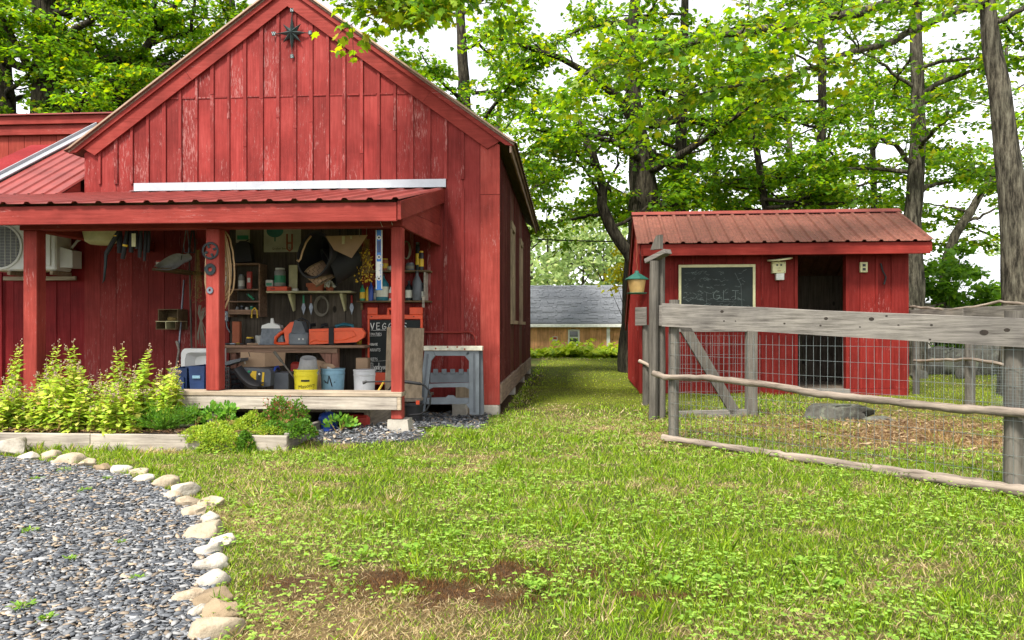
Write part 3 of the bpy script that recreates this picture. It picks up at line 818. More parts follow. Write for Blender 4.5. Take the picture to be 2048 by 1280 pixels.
for i in range(2):
    g = corrugated((WX0 + i * 0.6, 9.75, 3.0), (1, 0, 0), (0, 2.85, 2.85 * pw), 3, 0.2, 0.02, (0, -pw, 1))
    part('roof_sheet', g, 'metal_red', wing)
part('roof_edge_flashing', Geo().prism([(WX0 - 0.13, 9.75, 3.03), (WX0 + 0.01, 9.75, 3.03), (WX0 + 0.01, 9.75, 3.05), (WX0 - 0.13, 9.75, 3.05)], (0, 2.85, 2.85 * pw)), 'flashing', wing)
part('roof_edge_flashing', Geo().prism([(WX0 - 0.135, 9.75, 2.9), (WX0 - 0.115, 9.75, 2.9), (WX0 - 0.115, 9.75, 3.10), (WX0 - 0.135, 9.75, 3.10)], (0, 2.85, 2.85 * pw)), 'flashing', wing)
part('wing_fascia', Geo().prism([(WX0, 9.80, 2.85), (WX0, 9.80, 2.99), (WX0, 9.83, 3.0), (WX0, 9.83, 2.85)], (WX1 - WX0 - 0.02, 0, 0)), 'trim_red_x', wing)
part('wing_rake', Geo().prism([(WX1 - 0.03, 9.80, 2.86), (WX1 - 0.03, 10.22, 2.86 + 0.42 * pw), (WX1 - 0.03, 10.22, 2.985 + 0.47 * pw), (WX1 - 0.03, 9.80, 3.0)], (0.02, 0, 0)), 'trim_red_y', wing)

tall = thing('red_outbuilding', 'taller red building with broad fascia behind the silver roof flashing', 'building', (-10.5, 14.0, 0))
tx0, tx1 = -13.2, -8.25
nb = 15; bw = (tx1 - tx0) / nb
zt0 = 4.95
for i in range(nb):
    part('siding_board', Geo().box(tx0 + i * bw + 0.004, tx0 + (i + 1) * bw - 0.004, 13.98, 14.005, 0, zt0), 'tall_red', tall)
part('wall', Geo().box(tx0, tx1, 14.01, 17.2, 0, zt0 - 0.05), 'tall_red', tall)
part('fascia', Geo().cbox(tx0 - 0.2, tx1 + 0.35, 13.90, 13.975, zt0 - 0.02, zt0 + 0.17), 'trim_red_x', tall)
part('fascia', Geo().cbox(tx0 - 0.2, tx1 + 0.35, 13.84, 13.90, zt0 + 0.172, zt0 + 0.33), 'trim_red_x', tall)
part('roof', Geo().prism([(tx0 - 0.25, 13.78, zt0 + 0.335), (tx0 - 0.25, 17.5, zt0 + 0.335), (tx0 - 0.25, 17.5, zt0 + 0.39), (tx0 - 0.25, 13.78, zt0 + 0.36)], (tx1 - tx0 + 0.65, 0, 0)), 'metal_red', tall)

# ================================================================== SMALL SHED (right)
o_ = G(1283, 792)
SR = -math.atan(41 / 1500)
shed = thing('red_shed', 'small red shed with ribbed metal saltbox roof and open doorway behind the wire fence', 'shed', (o_.x, o_.y, 0), SR)
SM = ROOTM[shed.name].inverted()
def SP(u, v, ly=0.0):                         # photo pixel -> shed-local point on the plane local y = ly
    inv = ROOTM[shed.name]; o = inv @ Vector((0, 0, EYE)); d = inv.to_3x3() @ ray(u, v)
    t = (ly - o.y) / d.y; return o + d * t
rs = random.Random(5)
SLEN = 4.385; DX0, DX1 = SP(1594, 600).x, SP(1690, 600).x
sp = lambda nm, g, m, par=None, **k: part(nm, g, m, par or shed, local=True, **k)
ZW = 2.62
def shed_boards(x0, x1, n, z0=0.10, z1=ZW):
    bw = (x1 - x0) / n
    for i in range(n):
        a = x0 + i * bw; dz = rs.uniform(0, 0.006)
        sp('wall_board', Geo().box(a + 0.0025, a + bw - 0.0025, -0.02 - dz, 0.0, z0, z1), 'shed_red')
        if i: sp('batten', Geo().box(a - 0.018, a + 0.018, -0.042, -0.0275, z0, z1), 'shed_red')
shed_boards(0.0, DX0, 9); shed_boards(DX1, SLEN, 4, 0.16)
sp('door_header', Geo().box(DX0, DX1, -0.025, 0.0, 2.40, ZW), 'shed_red')
sp('base_board', Geo().cbox(-0.01, DX0, -0.045, -0.03, 0.02, 0.17), 'shed_red')
sp('base_board', Geo().cbox(DX1, SLEN, -0.045, -0.03, 0.02, 0.155), 'shed_red')
# door frame, threshold, inside
sp('door_frame', Geo().box(DX0 - 0.05, DX0, -0.048, 0.1, 0.12, 2.40).box(DX1, DX1 + 0.05, -0.048, 0.1, 0.12, 2.40), 'shed_red')
sp('threshold', Geo().cbox(DX0 - 0.02, DX1 + 0.05, -0.10, 0.12, 0.06, 0.155), 'grey_x')
sp('floor', Geo().box(0, SLEN, 0.02, 3.7, 0.03, 0.12), 'deck_y')
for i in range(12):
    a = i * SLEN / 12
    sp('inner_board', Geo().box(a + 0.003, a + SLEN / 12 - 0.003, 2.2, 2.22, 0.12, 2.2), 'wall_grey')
# side walls
RY, RZ, BY, BZ, EYF, EZF = 1.0, 3.28, 3.85, 1.28, -0.45, 2.585    # ridge, back eave, front eave (y, z)
def side(x, s, nm):
    n = 12; bw = 3.75 / n
    for i in range(n):
        y0 = i * bw; y1 = y0 + bw - 0.004
        def top(yy): return (RZ - 0.07 - (RY - yy) * (RZ - EZF) / (RY - EYF)) if yy < RY else (RZ - 0.07 - (yy - RY) * (RZ - BZ) / (BY - RY))
        pts = [(x, y0, 0.06), (x, y1, 0.06), (x, y1, top(y1))] + ([(x, RY, RZ - 0.07)] if y0 < RY < y1 else []) + [(x, y0, top(y0))]
        sp(nm, Geo().prism(pts, (s * 0.022, 0, 0)), 'shed_red')
        if i: sp('side_batten', Geo().box(x - 0.0225 if s < 0 else x + 0.0225, x + s * 0.04, y0 - 0.02, y0 + 0.016, 0.06, top(y0) - 0.03), 'shed_red')
side(0.0, -1, 'side_board'); side(SLEN, 1, 'side_board')
sp('corner_post', Geo().cbox(-0.045, 0.09, -0.06, -0.045, 0.02, 2.45), 'shed_red')
sp('eave_return', Geo().box(-0.06, 0.16, -0.43, -0.065, 2.1, 2.5) , 'shed_red') if False else None
sp('eave_cheek', Geo().prism([(-0.03, -0.40, 2.38), (-0.03, -0.06, 1.55), (-0.03, -0.06, 2.6), (-0.03, -0.40, 2.52)], (0.03, 0, 0)), 'shed_red')
# roof
def slab(y0, z0, y1, z1, x0, x1):
    L = Vector((0, y1 - y0, z1 - z0)); nr = Vector((0, -(z1 - z0), y1 - y0)).normalized()
    if nr.z < 0: nr = -nr
    return L, nr
fL, fn = slab(EYF, EZF, RY, RZ, 0, 0)
rx0, rx1 = -0.10, SLEN + 0.24
nr_ = 18; pit = (rx1 - rx0) / nr_
for i in range(6):
    sp('roof_sheet', corrugated((rx0 + i * 3 * pit, EYF, EZF), (1, 0, 0), fL, 3, pit, 0.028, fn), 'metal_red_dull')
    # fine ribs between the main ribs
bL = Vector((0, BY - RY, BZ - RZ)); bn = Vector((0, RZ - BZ, BY - RY)).normalized()
for i in range(6):
    sp('roof_sheet', corrugated((rx0 + i * 3 * pit, RY, RZ), (1, 0, 0), bL, 3, pit, 0.028, bn), 'metal_red_dull')
mr = Geo()
for i in range(nr_):
    for q in (0.24, 0.47):
        a = Vector((rx0 + (i + q) * pit, EYF + 0.01, EZF)) + fn * 0.004
        mr.prism([a, a + Vector((0.02, 0, 0)), a + Vector((0.014, 0, 0)) + fn * 0.006, a + Vector((0.006, 0, 0)) + fn * 0.006], fL * 0.985)
sp('minor_rib', mr, 'metal_red_dull', kind='stuff')
sp('ridge_cap', Geo().prism([(rx0 - 0.01, RY - 0.13, RZ - 0.028 + 0.012), (rx0 - 0.01, RY, RZ + 0.048), (rx0 - 0.01, RY + 0.12, RZ - 0.04), (rx0 - 0.01, RY + 0.12, RZ - 0.048 + 0.012), (rx0 - 0.01, RY, RZ + 0.036), (rx0 - 0.01, RY - 0.13, RZ - 0.028)], (rx1 - rx0 + 0.03, 0, 0)), 'metal_red')
sp('fascia', Geo().cbox(rx0 + 0.06, rx1 - 0.04, EYF + 0.05, EYF + 0.085, EZF - 0.205, EZF - 0.012), 'shed_trim')
sp('rake_board', Geo().prism([(rx0 + 0.02, EYF + 0.05, EZF - 0.17), (rx0 + 0.02, RY, RZ - 0.17), (rx0 + 0.02, RY, RZ - 0.02), (rx0 + 0.02, EYF + 0.05, EZF - 0.01)], (0.03, 0, 0)), 'shed_trim')
sp('rake_board', Geo().prism([(rx0 + 0.02, RY + 0.002, RZ - 0.17), (rx0 + 0.02, BY, BZ - 0.17), (rx0 + 0.02, BY, BZ - 0.02), (rx0 + 0.02, RY + 0.002, RZ - 0.02)], (0.03, 0, 0)), 'shed_trim')
sp('rake_board', Geo().prism([(rx1 - 0.05, EYF + 0.05, EZF - 0.17), (rx1 - 0.05, RY, RZ - 0.17), (rx1 - 0.05, RY, RZ - 0.02), (rx1 - 0.05, EYF + 0.05, EZF - 0.01)], (0.03, 0, 0)), 'shed_trim')
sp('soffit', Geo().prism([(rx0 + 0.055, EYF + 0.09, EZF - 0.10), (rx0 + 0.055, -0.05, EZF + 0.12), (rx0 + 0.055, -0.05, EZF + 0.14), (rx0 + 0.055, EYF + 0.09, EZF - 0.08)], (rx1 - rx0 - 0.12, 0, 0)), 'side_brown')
sp('step_block', Geo().cbox(DX0 + 0.03, DX0 + 0.3, -0.55, -0.12, 0.0, 0.13, 0.01), 'grey_x')

def shed_thing(name, label, cat, u, v, ly=-0.045):
    p = SM @ SP(u, v, ly); return thing(name, label, cat, p, SR)
# chalkboard
cb0, cb1 = SP(1357, 530, -0.046), SP(1510, 660, -0.046)
cw, ch = cb1.x - cb0.x, cb0.z - 1.16
cbt = thing('chalkboard', 'dark chalkboard with pale wooden frame on the red shed wall', 'chalkboard', SM @ Vector((cb0.x + cw / 2, -0.046, 1.16)), SR)
lp = lambda nm, g, m, par, **k: part(nm, g, m, par, local=True, **k)
bd_ = lp('board', Geo().box(-cw / 2 + 0.03, cw / 2 - 0.03, -0.022, 0, 0.03, ch - 0.03), 'chalkboard', cbt)
for g in (Geo().box(-cw / 2, cw / 2, -0.035, 0.002, ch - 0.045, ch), Geo().box(-cw / 2, cw / 2, -0.035, 0.002, 0, 0.045), Geo().box(-cw / 2, -cw / 2 + 0.042, -0.033, 0.002, 0.0455, ch - 0.0455), Geo().box(cw / 2 - 0.042, cw / 2, -0.033, 0.002, 0.0455, ch - 0.0455)):
    lp('frame', g, 'crate_wood' if False else 'cream_thing', cbt)
STK = {'A': [[(0, 0), (.3, 1), (.6, 0)], [(.12, .4), (.48, .4)]], 'B': [[(0, 0), (0, 1), (.4, .85), (.35, .55), (0, .5), (.45, .35), (.4, .05), (0, 0)]], 'C': [[(.5, .85), (.25, 1), (0, .6), (.05, .15), (.3, 0), (.5, .15)]],
       'E': [[(.5, 1), (0, 1), (0, 0), (.5, 0)], [(0, .5), (.4, .5)]], 'G': [[(.55, .85), (.3, 1), (0, .6), (.08, .1), (.35, 0), (.6, .2), (.58, .45), (.3, .45)]], 'H': [[(0, 0), (0, 1)], [(.5, 0), (.5, 1)], [(0, .5), (.5, .5)]],
       'I': [[(0, 0), (0.02, 1)]], 'L': [[(0, 1), (0, 0), (.45, 0)]], 'M': [[(0, 0), (.05, 1), (.3, .4), (.55, 1), (.6, 0)]], 'O': [[(.3, 1), (0, .6), (.1, .1), (.35, 0), (.6, .4), (.5, .9), (.3, 1)]], 'R': [[(0, 0), (0, 1), (.4, .9), (.4, .55), (0, .5), (.5, 0)]],
       'S': [[(.5, .9), (.25, 1), (.02, .8), (.2, .55), (.48, .35), (.4, .05), (.15, 0), (0, .15)]], 'T': [[(0, 1), (.6, 1)], [(.3, 1), (.28, 0)]], 'V': [[(0, 1), (.28, 0), (.6, 1)]], 'h': [[(0, 1), (0, 0)], [(0, .4), (.2, .5), (.35, .4), (.36, 0)]],
       'a': [[(.35, .45), (.12, .48), (0, .2), (.15, 0), (.34, .15), (.35, .5), (.4, 0)]], 'n': [[(0, .5), (0, 0)], [(0, .35), (.2, .5), (.33, .35), (.35, 0)]], 'k': [[(0, 1), (0, 0)], [(.33, .5), (0, .2), (.36, 0)]], 'y': [[(0, .5), (.17, .05)], [(.36, .5), (.05, -.4)]],
       'o': [[(.15, .5), (0, .25), (.15, 0), (.34, .22), (.15, .5)]], 'u': [[(0, .5), (.05, .05), (.25, 0), (.34, .5)], [(.34, .5), (.38, 0)]], 'r': [[(0, .5), (0, 0)], [(0, .3), (.25, .5)]], 'e': [[(0, .25), (.33, .3), (.2, .5), (0, .25), (.12, 0), (.33, .1)]], ' ': []}
def chalk_text(g, txt, x, z, h, y, wfac=1.0, r=0.004, gap=0.22, rgn=None):
    rgn = rgn or random.Random(len(txt))
    for ch_ in txt:
        wd = 0
        for st in STK[ch_]:
            pts = [Vector((x + (a + rgn.uniform(-.03, .03)) * h * wfac, y, z + (b + rgn.uniform(-.03, .03)) * h)) for a, b in st]
            for p, q in zip(pts[:-1], pts[1:]):
                d = q - p; s = Vector((-d.z, 0, d.x)).normalized() * r; e = d.normalized() * r * 0.6
                g.add([p - s - e, p + s - e, q + s + e, q - s + e], [(0, 1, 2, 3)])
            wd = max(wd, max(a for a, b in st))
        x += (wd + gap if STK[ch_] else 0.4) * h * wfac
    return g
g = Geo(); rg = random.Random(31)
chalk_text(g, 'GLT', -0.06, 0.50, 0.15, -0.0235, 1.2, 0.0032, 0.35)
lp('chalk_letters', g, 'chalk_faint', cbt)
g = Geo()
for k in range(150):                           # smeared, half wiped writing
    xx = rg.uniform(-cw / 2 + 0.08, cw / 2 - 0.16) if k % 3 else rg.uniform(-cw / 2 + 0.06, -0.15); zz = 0.40 + rg.choice([0, 1, 2, 3, 4, 5, 0, 1]) * 0.11 + rg.uniform(-.02, .02)
    p = Vector((xx, -0.0231 - 0.00002 * k, zz))
    for q in range(rg.randint(1, 3)):
        n_ = p + Vector((rg.uniform(0.008, 0.04), 0, rg.uniform(-0.025, 0.025))); d = n_ - p; s = Vector((-d.z, 0, d.x)).normalized() * rg.uniform(0.0012, 0.003)
        g.add([p - s, p + s, n_ + s, n_ - s], [(0, 1, 2, 3)]); p = n_
for (xa_, za_, xb_, zb_) in ((-0.17, 0.06, -0.17, 0.62), (0.43, 0.06, 0.40, 0.75), (0.40, 0.75, 0.30, 0.95), (0.0, 0.47, 0.32, 0.455)):
    s = Vector((0.002, 0, 0.002)); p = Vector((xa_, -0.0277, za_)); q = Vector((xb_, -0.0277, zb_)); g.add([p - s, p + s, q + s, q - s], [(0, 1, 2, 3)])
lp('chalk_smears', g, 'chalk_faint', cbt, kind='stuff')

# cream ornament and outlet on the shed wall
orn = shed_thing('wall_birdhouse', 'cream birdhouse with face and slanted round roof beside the chalkboard', 'birdhouse', 1555, 547, -0.043)
s_ = px(13.0)
lp('box', Geo().cbox(-12.5 * s_, 12.5 * s_, -0.11, 0, 0, 0.19, 0.004), 'cream_thing', orn)
lp('lower_box', Geo().cbox(-5 * s_, 10 * s_, -0.10, 0, -0.115, -0.003, 0.004), 'label_white', orn)
lp('round_roof', Geo().lathe((2 * s_, -0.08, 0.235), [(0.0, -0.012), (0.20, -0.012), (0.205, 0.0), (0.20, 0.012), (0.0, 0.014)], 24, (-0.12, -0.12, 1)), 'cream_thing', orn, smooth=40)
lp('stem', Geo().tube([(0, -0.055, 0.185), (0.005, -0.06, 0.235)], 0.02, 8), 'cream_thing', orn)
for k in (-1, 1):
    lp('eye', Geo().lathe((k * 0.032, -0.1102, 0.135), [(0.017, 0), (0.017, 0.003)], 12, (0, -1, 0)), 'black_plastic', orn)
lp('mouth', Geo().box(-0.028, 0.028, -0.1135, -0.1102, 0.03, 0.042), 'terracotta', orn)
lp('nose', Geo().lathe((0.0, -0.1102, 0.085), [(0.007, 0), (0.004, 0.008)], 8, (0, -1, 0)), 'ink', orn)
for sx in (-1, 1):
    for zz in (0.02, 0.17):
        lp('screw', Geo().lathe((sx * 0.088, -0.1102, zz), [(0.006, 0), (0.005, 0.003)], 8, (0, -1, 0)), 'ink', orn)
outl = shed_thing('outlet_box', 'small cream outlet box beside the shed doorway', 'outlet', 1726, 545, -0.043)
lp('box', Geo().cbox(-0.06, 0.06, -0.05, 0, 0, 0.17, 0.006), 'cream_thing', outl)
lp('socket', Geo().box(-0.025, 0.025, -0.0535, -0.0502, 0.095, 0.14).box(-0.025, 0.025, -0.0535, -0.0502, 0.03, 0.075), 'black_plastic', outl)
lp('cable', Geo().tube([(0.28, -0.012, 0.15), (0.31, -0.02, 0.02), (0.36, -0.02, -0.08), (0.33, -0.02, -0.2)], 0.014, 6), 'black_rubber', outl)

# bird feeder under the eave corner
fp = P(1273.5, 588, 12.55)
fd = thing('bird_feeder', 'hanging bird feeder with green hip roof and tan seed body', 'bird feeder', fp)
s_ = px(12.75)
lp('tray', Geo().lathe((0, 0, 0), [(0.0, 0), (0.155, 0), (0.175, 0.018), (0.165, 0.022), (0.0, 0.014)], 6), 'feeder_green', fd)
lp('body', Geo().lathe((0, 0, 0.018), [(0.115, 0), (0.118, 0.02), (0.148, 0.20), (0.148, 0.215)], 16), 'feeder_tan', fd, smooth=30)
lp('roof', Geo().lathe((0, 0, 0.235), [(0.195, 0), (0.20, 0.012), (0.05, 0.105), (0.04, 0.11), (0.03, 0.15), (0.0, 0.155)], 6), 'feeder_green', fd)
lp('hanger', Geo().tube([(0, 0, 0.38), (0.012, 0, 0.45), (-0.008, 0, 0.55), (0.004, 0, 0.65), (0.0, 0.02, 0.90)], 0.008, 6), 'rust', fd)

plain('knot_dark', (0.022, 0.016, 0.012), 0.9, 0, 0.2, 60, 0.5, 0.3)
# ================================================================== FENCE
f0 = G(1341, 885); f1 = G(2022, 990)
fang = math.atan2(f1.y - f0.y, f1.x - f0.x); FL = math.hypot(f1.x - f0.x, f1.y - f0.y)
fence = thing('paddock_fence', 'weathered grey paddock fence with wide top board, bark rails and wire mesh', 'fence', (f0.x, f0.y, 0), fang)
FM = ROOTM[fence.name].inverted(); FI = ROOTM[fence.name]
def FP(u, v, ly=0.0):
    o = FI @ Vector((0, 0, EYE)); d = FI.to_3x3() @ ray(u, v); t = (ly - o.y) / d.y; return o + d * t
fpz = lambda nm, g, m, par=None, **k: part(nm, g, m, par or fence, local=True, **k)
rf = random.Random(9)
def post(x, y, w_, z1, lean=0.0, z0=-0.15, mat='grey_z'):
    g = Geo(); n = 6
    path = [(x + lean * q + rf.uniform(-.003, .003), y, z0 + (z1 - z0) * q) for q in np.linspace(0, 1, n)]
    g.tube(path, [w_ / 2 * rf.uniform(0.96, 1.04) * 1.12 for _ in range(n)], 10, True, 0.07, rf.randint(0, 99))
    return fpz('post', g, mat, smooth=50)
post(0.0, 0.05, 0.10, FP(1341, 600, 0.05).z, 0.01); post(FL, 0.06, 0.115, FP(2022, 622, 0.06).z, 0.01)
# front top board
tl, tr_ = FP(1328, 607, -0.02), FP(2022, 635, -0.02); bl, br_ = FP(1328, 652, -0.02), FP(2022, 694, -0.02)
slope_t = (tr_.z - tl.z) / (tr_.x - tl.x)
XE = FL + 2.6
post(FL + 2.5, 0.06, 0.115, 1.22, 0.01)
def brd(x0, x1, zt0, zt1, zb0, zb1, y0, y1, n=10):
    """long sawn board with slightly waney edges"""
    g = Geo(); vs = []; fs = []
    for k in range(n + 1):
        q = k / n; x_ = x0 + (x1 - x0) * q; zt = zt0 + (zt1 - zt0) * q + rf.uniform(-.004, .004); zb = zb0 + (zb1 - zb0) * q + rf.uniform(-.004, .004)
        vs += [(x_, y0, zb), (x_, y0, zt - 0.004), (x_, y0 + 0.005, zt), (x_, y1, zt), (x_, y1, zb)]
    for k in range(n):
        a = k * 5; b_ = a + 5
        for i in range(5):
            j = (i + 1) % 5; fs.append((a + i, a + j, b_ + j, b_ + i)[::-1])
    fs.append((0, 1, 2, 3, 4)[::1]); fs.append(tuple(n * 5 + i for i in (4, 3, 2, 1, 0)))
    return g.add(vs, fs)
q = XE - tl.x
fpz('top_board', brd(tl.x, XE, tl.z, tl.z + slope_t * q, bl.z, bl.z + (br_.z - bl.z) / (br_.x - bl.x) * q, -0.055, -0.012), 'grey_x')
for u, v, r_ in ((1444, 623, 5), (1448, 642, 2.6), (1471, 642, 2), (1569, 647, 2.8), (1652, 637, 4.6), (1641, 651, 2.6), (1743, 638, 5.5), (1720, 654, 2), (1797, 650, 2.2), (1863, 650, 2.8), (1968, 665, 7.5), (2014, 660, 5), (1773, 632, 2.6), (1860, 679, 2.4)):
    k_ = FP(u, v, -0.0552); rr_k = r_ * 0.0032
    kg = Geo().lathe(k_, [(rr_k, 0), (rr_k, 0.0012)], 12, (0, -1, 0)); kg.v = [(k_.x + (p[0] - k_.x) * 1.25, p[1], k_.z + (p[2] - k_.z) * 0.85) for p in kg.v]
    fpz('knot', kg, 'knot_dark')
# bark rails
def rail(pts, r0, r1, seed, y=-0.03, sub=7):
    pts = [Vector(p) for p in pts]; path = []
    dl_ = pts[-1] - pts[-2]; pts.append(pts[-1] + dl_ * ((XE - pts[-1].x) / dl_.x))
    for a, b_ in zip(pts[:-1], pts[1:]):
        for k in range(sub): path.append(a + (b_ - a) * k / sub + Vector((0, rf.uniform(-.004, .004), rf.uniform(-.0035, .0035))))
    path.append(pts[-1]); n = len(path)
    return Geo().tube(path, [r0 + (r1 - r0) * k / (n - 1) + rf.uniform(-.004, .004) for k in range(n)], 10, True, 0.15, seed)
RY_ = -0.045
fpz('bark_rail', rail([FP(1306, 745, RY_), FP(1330, 754, RY_), FP(1420, 755, RY_), FP(1530, 768, RY_), FP(1640, 787, RY_), FP(1760, 800, RY_), FP(1900, 815, RY_), FP(2022, 823, RY_), FP(2120, 832, RY_)], 0.030, 0.036, 4), 'bark_rail', smooth=60)
fpz('bark_rail', rail([*[Vector((FP(a_, b_, RY_).x, RY_, 0.05)) for a_, b_ in ((1325, 887), (1400, 905), (1500, 925), (1600, 940), (1720, 955), (1850, 975), (1960, 990), (2100, 1004))]], 0.028, 0.042, 6), 'bark_rail', smooth=60)
# wire mesh on the front
def wires(g, x0, x1, z0, z1, y, dx, dz, r=0.0017, ztop=None):
    nx_ = int((x1 - x0) / dx)
    for k in range(nx_ + 1):
        x_ = x0 + k * dx; zz = z1 if ztop is None else ztop(x_)
        g.tube([(x_, y, z0), (x_ + rf.uniform(-.004, .004), y, (z0 + zz) / 2), (x_, y, zz)], r, 4, False)
    nz_ = int((z1 - z0) / dz)
    for k in range(nz_ + 1):
        z_ = z0 + k * dz + rf.uniform(-.006, .006)
        pth = [(x0 + (x1 - x0) * q, y - 0.002, z_ + rf.uniform(-.004, .004)) for q in np.linspace(0, 1, 9)]
        g.tube(pth, r, 4, False)
    return g
fpz('wire_mesh', wires(Geo(), 0.0, XE, 0.03, 1.12, -0.008, 0.066, 0.125), 'wire_metal', kind='stuff')
g = Geo()                                     # finer mesh wrapped round the right post
wires(g, FL - 0.12, FL + 0.35, 0.62, 0.92, -0.012, 0.022, 0.022, 0.0010)
fpz('fine_mesh', g, 'wire_metal', kind='stuff')
# leaning weed stalks caught on the wire
# corner posts and the short return to the shed, gate with brace behind
p1_ = FI @ G(1306, 840); p2_ = FI @ G(1322, 838); p3_ = FI @ G(1292, 815)
post(p1_.x, p1_.y, 0.105, FP(1306, 522, p1_.y).z, 0.02); post(p2_.x, p2_.y, 0.105, FP(1322, 508, p2_.y).z, -0.01)
post(p3_.x, p3_.y, 0.09, FP(1292, 650, p3_.y).z)
ctr = (p1_ + p2_) / 2; zc = FP(1316, 522, ctr.y).z
# small cross block and finial on the tall posts
w0, w1 = FP(1297, 520, ctr.y - 0.02), FP(1337, 506, ctr.y - 0.02)
fpz('cross_block', Geo().beam((w0.x, ctr.y - 0.03, w0.z - 0.02), (w1.x, ctr.y - 0.03, w1.z + 0.02), 0.14, 0.06, (0, 0, 1)), 'grey_x')
a_, b_ = FP(1310, 500, ctr.y), FP(1325, 470, ctr.y)
fpz('finial', Geo().prism([(a_.x - 0.03, ctr.y - 0.06, a_.z), (b_.x + 0.01, ctr.y - 0.06, a_.z), (b_.x + 0.01, ctr.y - 0.06, b_.z), (b_.x - 0.06, ctr.y - 0.06, b_.z - 0.01)], (0, 0.06, 0)), 'grey_z')
# short boards left of the tall posts
c0, c1 = FP(1278, 615, p3_.y), FP(1299, 651, p3_.y)
fpz('short_board', Geo().cbox(c0.x, c1.x, p3_.y - 0.09, p3_.y - 0.055, c1.z, c0.z, 0.004), 'grey_x')
c0, c1 = FP(1311, 611, p2_.y - 0.08), FP(1330, 652, p2_.y - 0.08)
fpz('short_board', Geo().cbox(c0.x, c1.x + 0.04, p2_.y - 0.10, p2_.y - 0.066, c1.z, c0.z, 0.004), 'grey_x')
k1 = FP(1279, 722, p3_.y - 0.06); k2 = FP(1303, 735, p3_.y - 0.06)
fpz('bark_rail', Geo().tube([k1, (k1 + k2) / 2 + Vector((0, 0, 0.01)), k2], [0.03, 0.026, 0.03], 8, True, 0.1, 3), 'bark_rail', smooth=60)

# gate with diagonal brace between the corner and the mid post
gp = G(1502, 832)
gang = math.atan2(gp.y - G(1322, 838).y, gp.x - G(1322, 838).x); g0 = G(1330, 842)
gate = thing('paddock_gate', 'grey wooden gate frame with diagonal brace behind the wire fence', 'gate', (g0.x, g0.y, 0), gang)
GI = ROOTM[gate.name]
def GP(u, v, ly=0.0):
    o = GI @ Vector((0, 0, EYE)); d = GI.to_3x3() @ ray(u, v); t = (ly - o.y) / d.y; return o + d * t
a_, b_ = GP(1493, 610), GP(1512, 832)
lp('stile', Geo().cbox(a_.x, b_.x, -0.045, 0.05, 0.0, 1.30, 0.006), 'grey_z', gate)
a_, b_ = GP(1352, 648), GP(1478, 828)
lp('brace', Geo().beam((a_.x + 0.04, 0.0, a_.z + 0.03), (b_.x - 0.04, 0.0, b_.z), 0.04, 0.125, (0, 1, 0)) if False else Geo().prism([(a_.x, -0.02, a_.z), (a_.x + 0.16, -0.02, a_.z + 0.02), (b_.x + 0.02, -0.02, b_.z + 0.02), (b_.x - 0.13, -0.02, b_.z)], (0, 0.035, 0)), 'grey_z', gate)
lp('bottom_rail', Geo().cbox(0.06, GP(1493, 830).x - 0.003, -0.02, 0.02, 0.02, 0.12, 0.004), 'grey_x', gate)
lp('top_rail', Geo().cbox(0.06, GP(1493, 830).x - 0.003, -0.02, 0.02, 1.13, 1.24, 0.004), 'grey_x', gate)
lp('wire_mesh', wires(Geo(), 0.06, GP(1493, 830).x, 0.12, 1.13, 0.03, 0.066, 0.12), 'wire_metal', gate, kind='stuff')

# back fence on the right
q0 = G(1826, 795); q1 = G(1932, 815)
bang = math.atan2(q1.y - q0.y, q1.x - q0.x)
bf = thing('back_fence', 'darker rail fence with branch rails behind the shed corner', 'fence', (q0.x, q0.y, 0), bang)
BI = ROOTM[bf.name]
def BP(u, v, ly=0.0):
    o = BI @ Vector((0, 0, EYE)); d = BI.to_3x3() @ ray(u, v); t = (ly - o.y) / d.y; return o + d * t
def bpost(x, w_, z1):
    return lp('post', Geo().tube([(x, 0.05, -0.1), (x + 0.01, 0.05, z1 * 0.5), (x, 0.05, z1)], [w_ / 2 * 1.1] * 3, 9, True, 0.06, int(x * 10)), 'grey_z', bf, smooth=50)
bpost(0.0, 0.10, BP(1826, 612).z); bx1 = BP(1932, 700).x; bpost(bx1, 0.13, BP(1932, 612).z)
bx2 = BP(2080, 700).x
for x_ in (bx2, bx2 + 2.2): bpost(x_, 0.13, 1.55)
for x0_, x1_ in ((-0.05, bx1), (bx1 + 0.01, bx2), (bx2 + 0.01, bx2 + 2.25)):
    lp('top_board', Geo().cbox(x0_, x1_, -0.045, -0.012, 1.28, 1.48, 0.004), 'grey_x', bf)
def brail(pts, r, s):
    path = []
    for a, b_ in zip(pts[:-1], pts[1:]):
        for k in range(4): path.append(a + (b_ - a) * k / 4 + Vector((0, 0, rf.uniform(-.008, .008))))
    path.append(pts[-1]); return Geo().tube(path, [r * rf.uniform(0.85, 1.15) for _ in path], 8, True, 0.1, s)
lp('branch_rail', brail([BP(1815, 613, -.03), BP(1870, 617, -.03), BP(1900, 620, -.03), BP(1945, 614, -.03), BP(2000, 603, -.03), BP(2048, 608, -.03), BP(2120, 610, -.03)], 0.018, 2), 'bark_rail', bf, smooth=60)
lp('branch_rail', brail([BP(1828, 722, -.03), BP(1880, 721, -.03), BP(1945, 718, -.03), BP(2000, 728, -.03), BP(2048, 742, -.03), BP(2120, 760, -.03)], 0.022, 5), 'bark_rail', bf, smooth=60)
lp('wire_mesh', wires(Geo(), 0.0, bx2 + 2.2, 0.03, 1.28, -0.005, 0.10, 0.14, 0.0016), 'wire_metal', bf, kind='stuff')

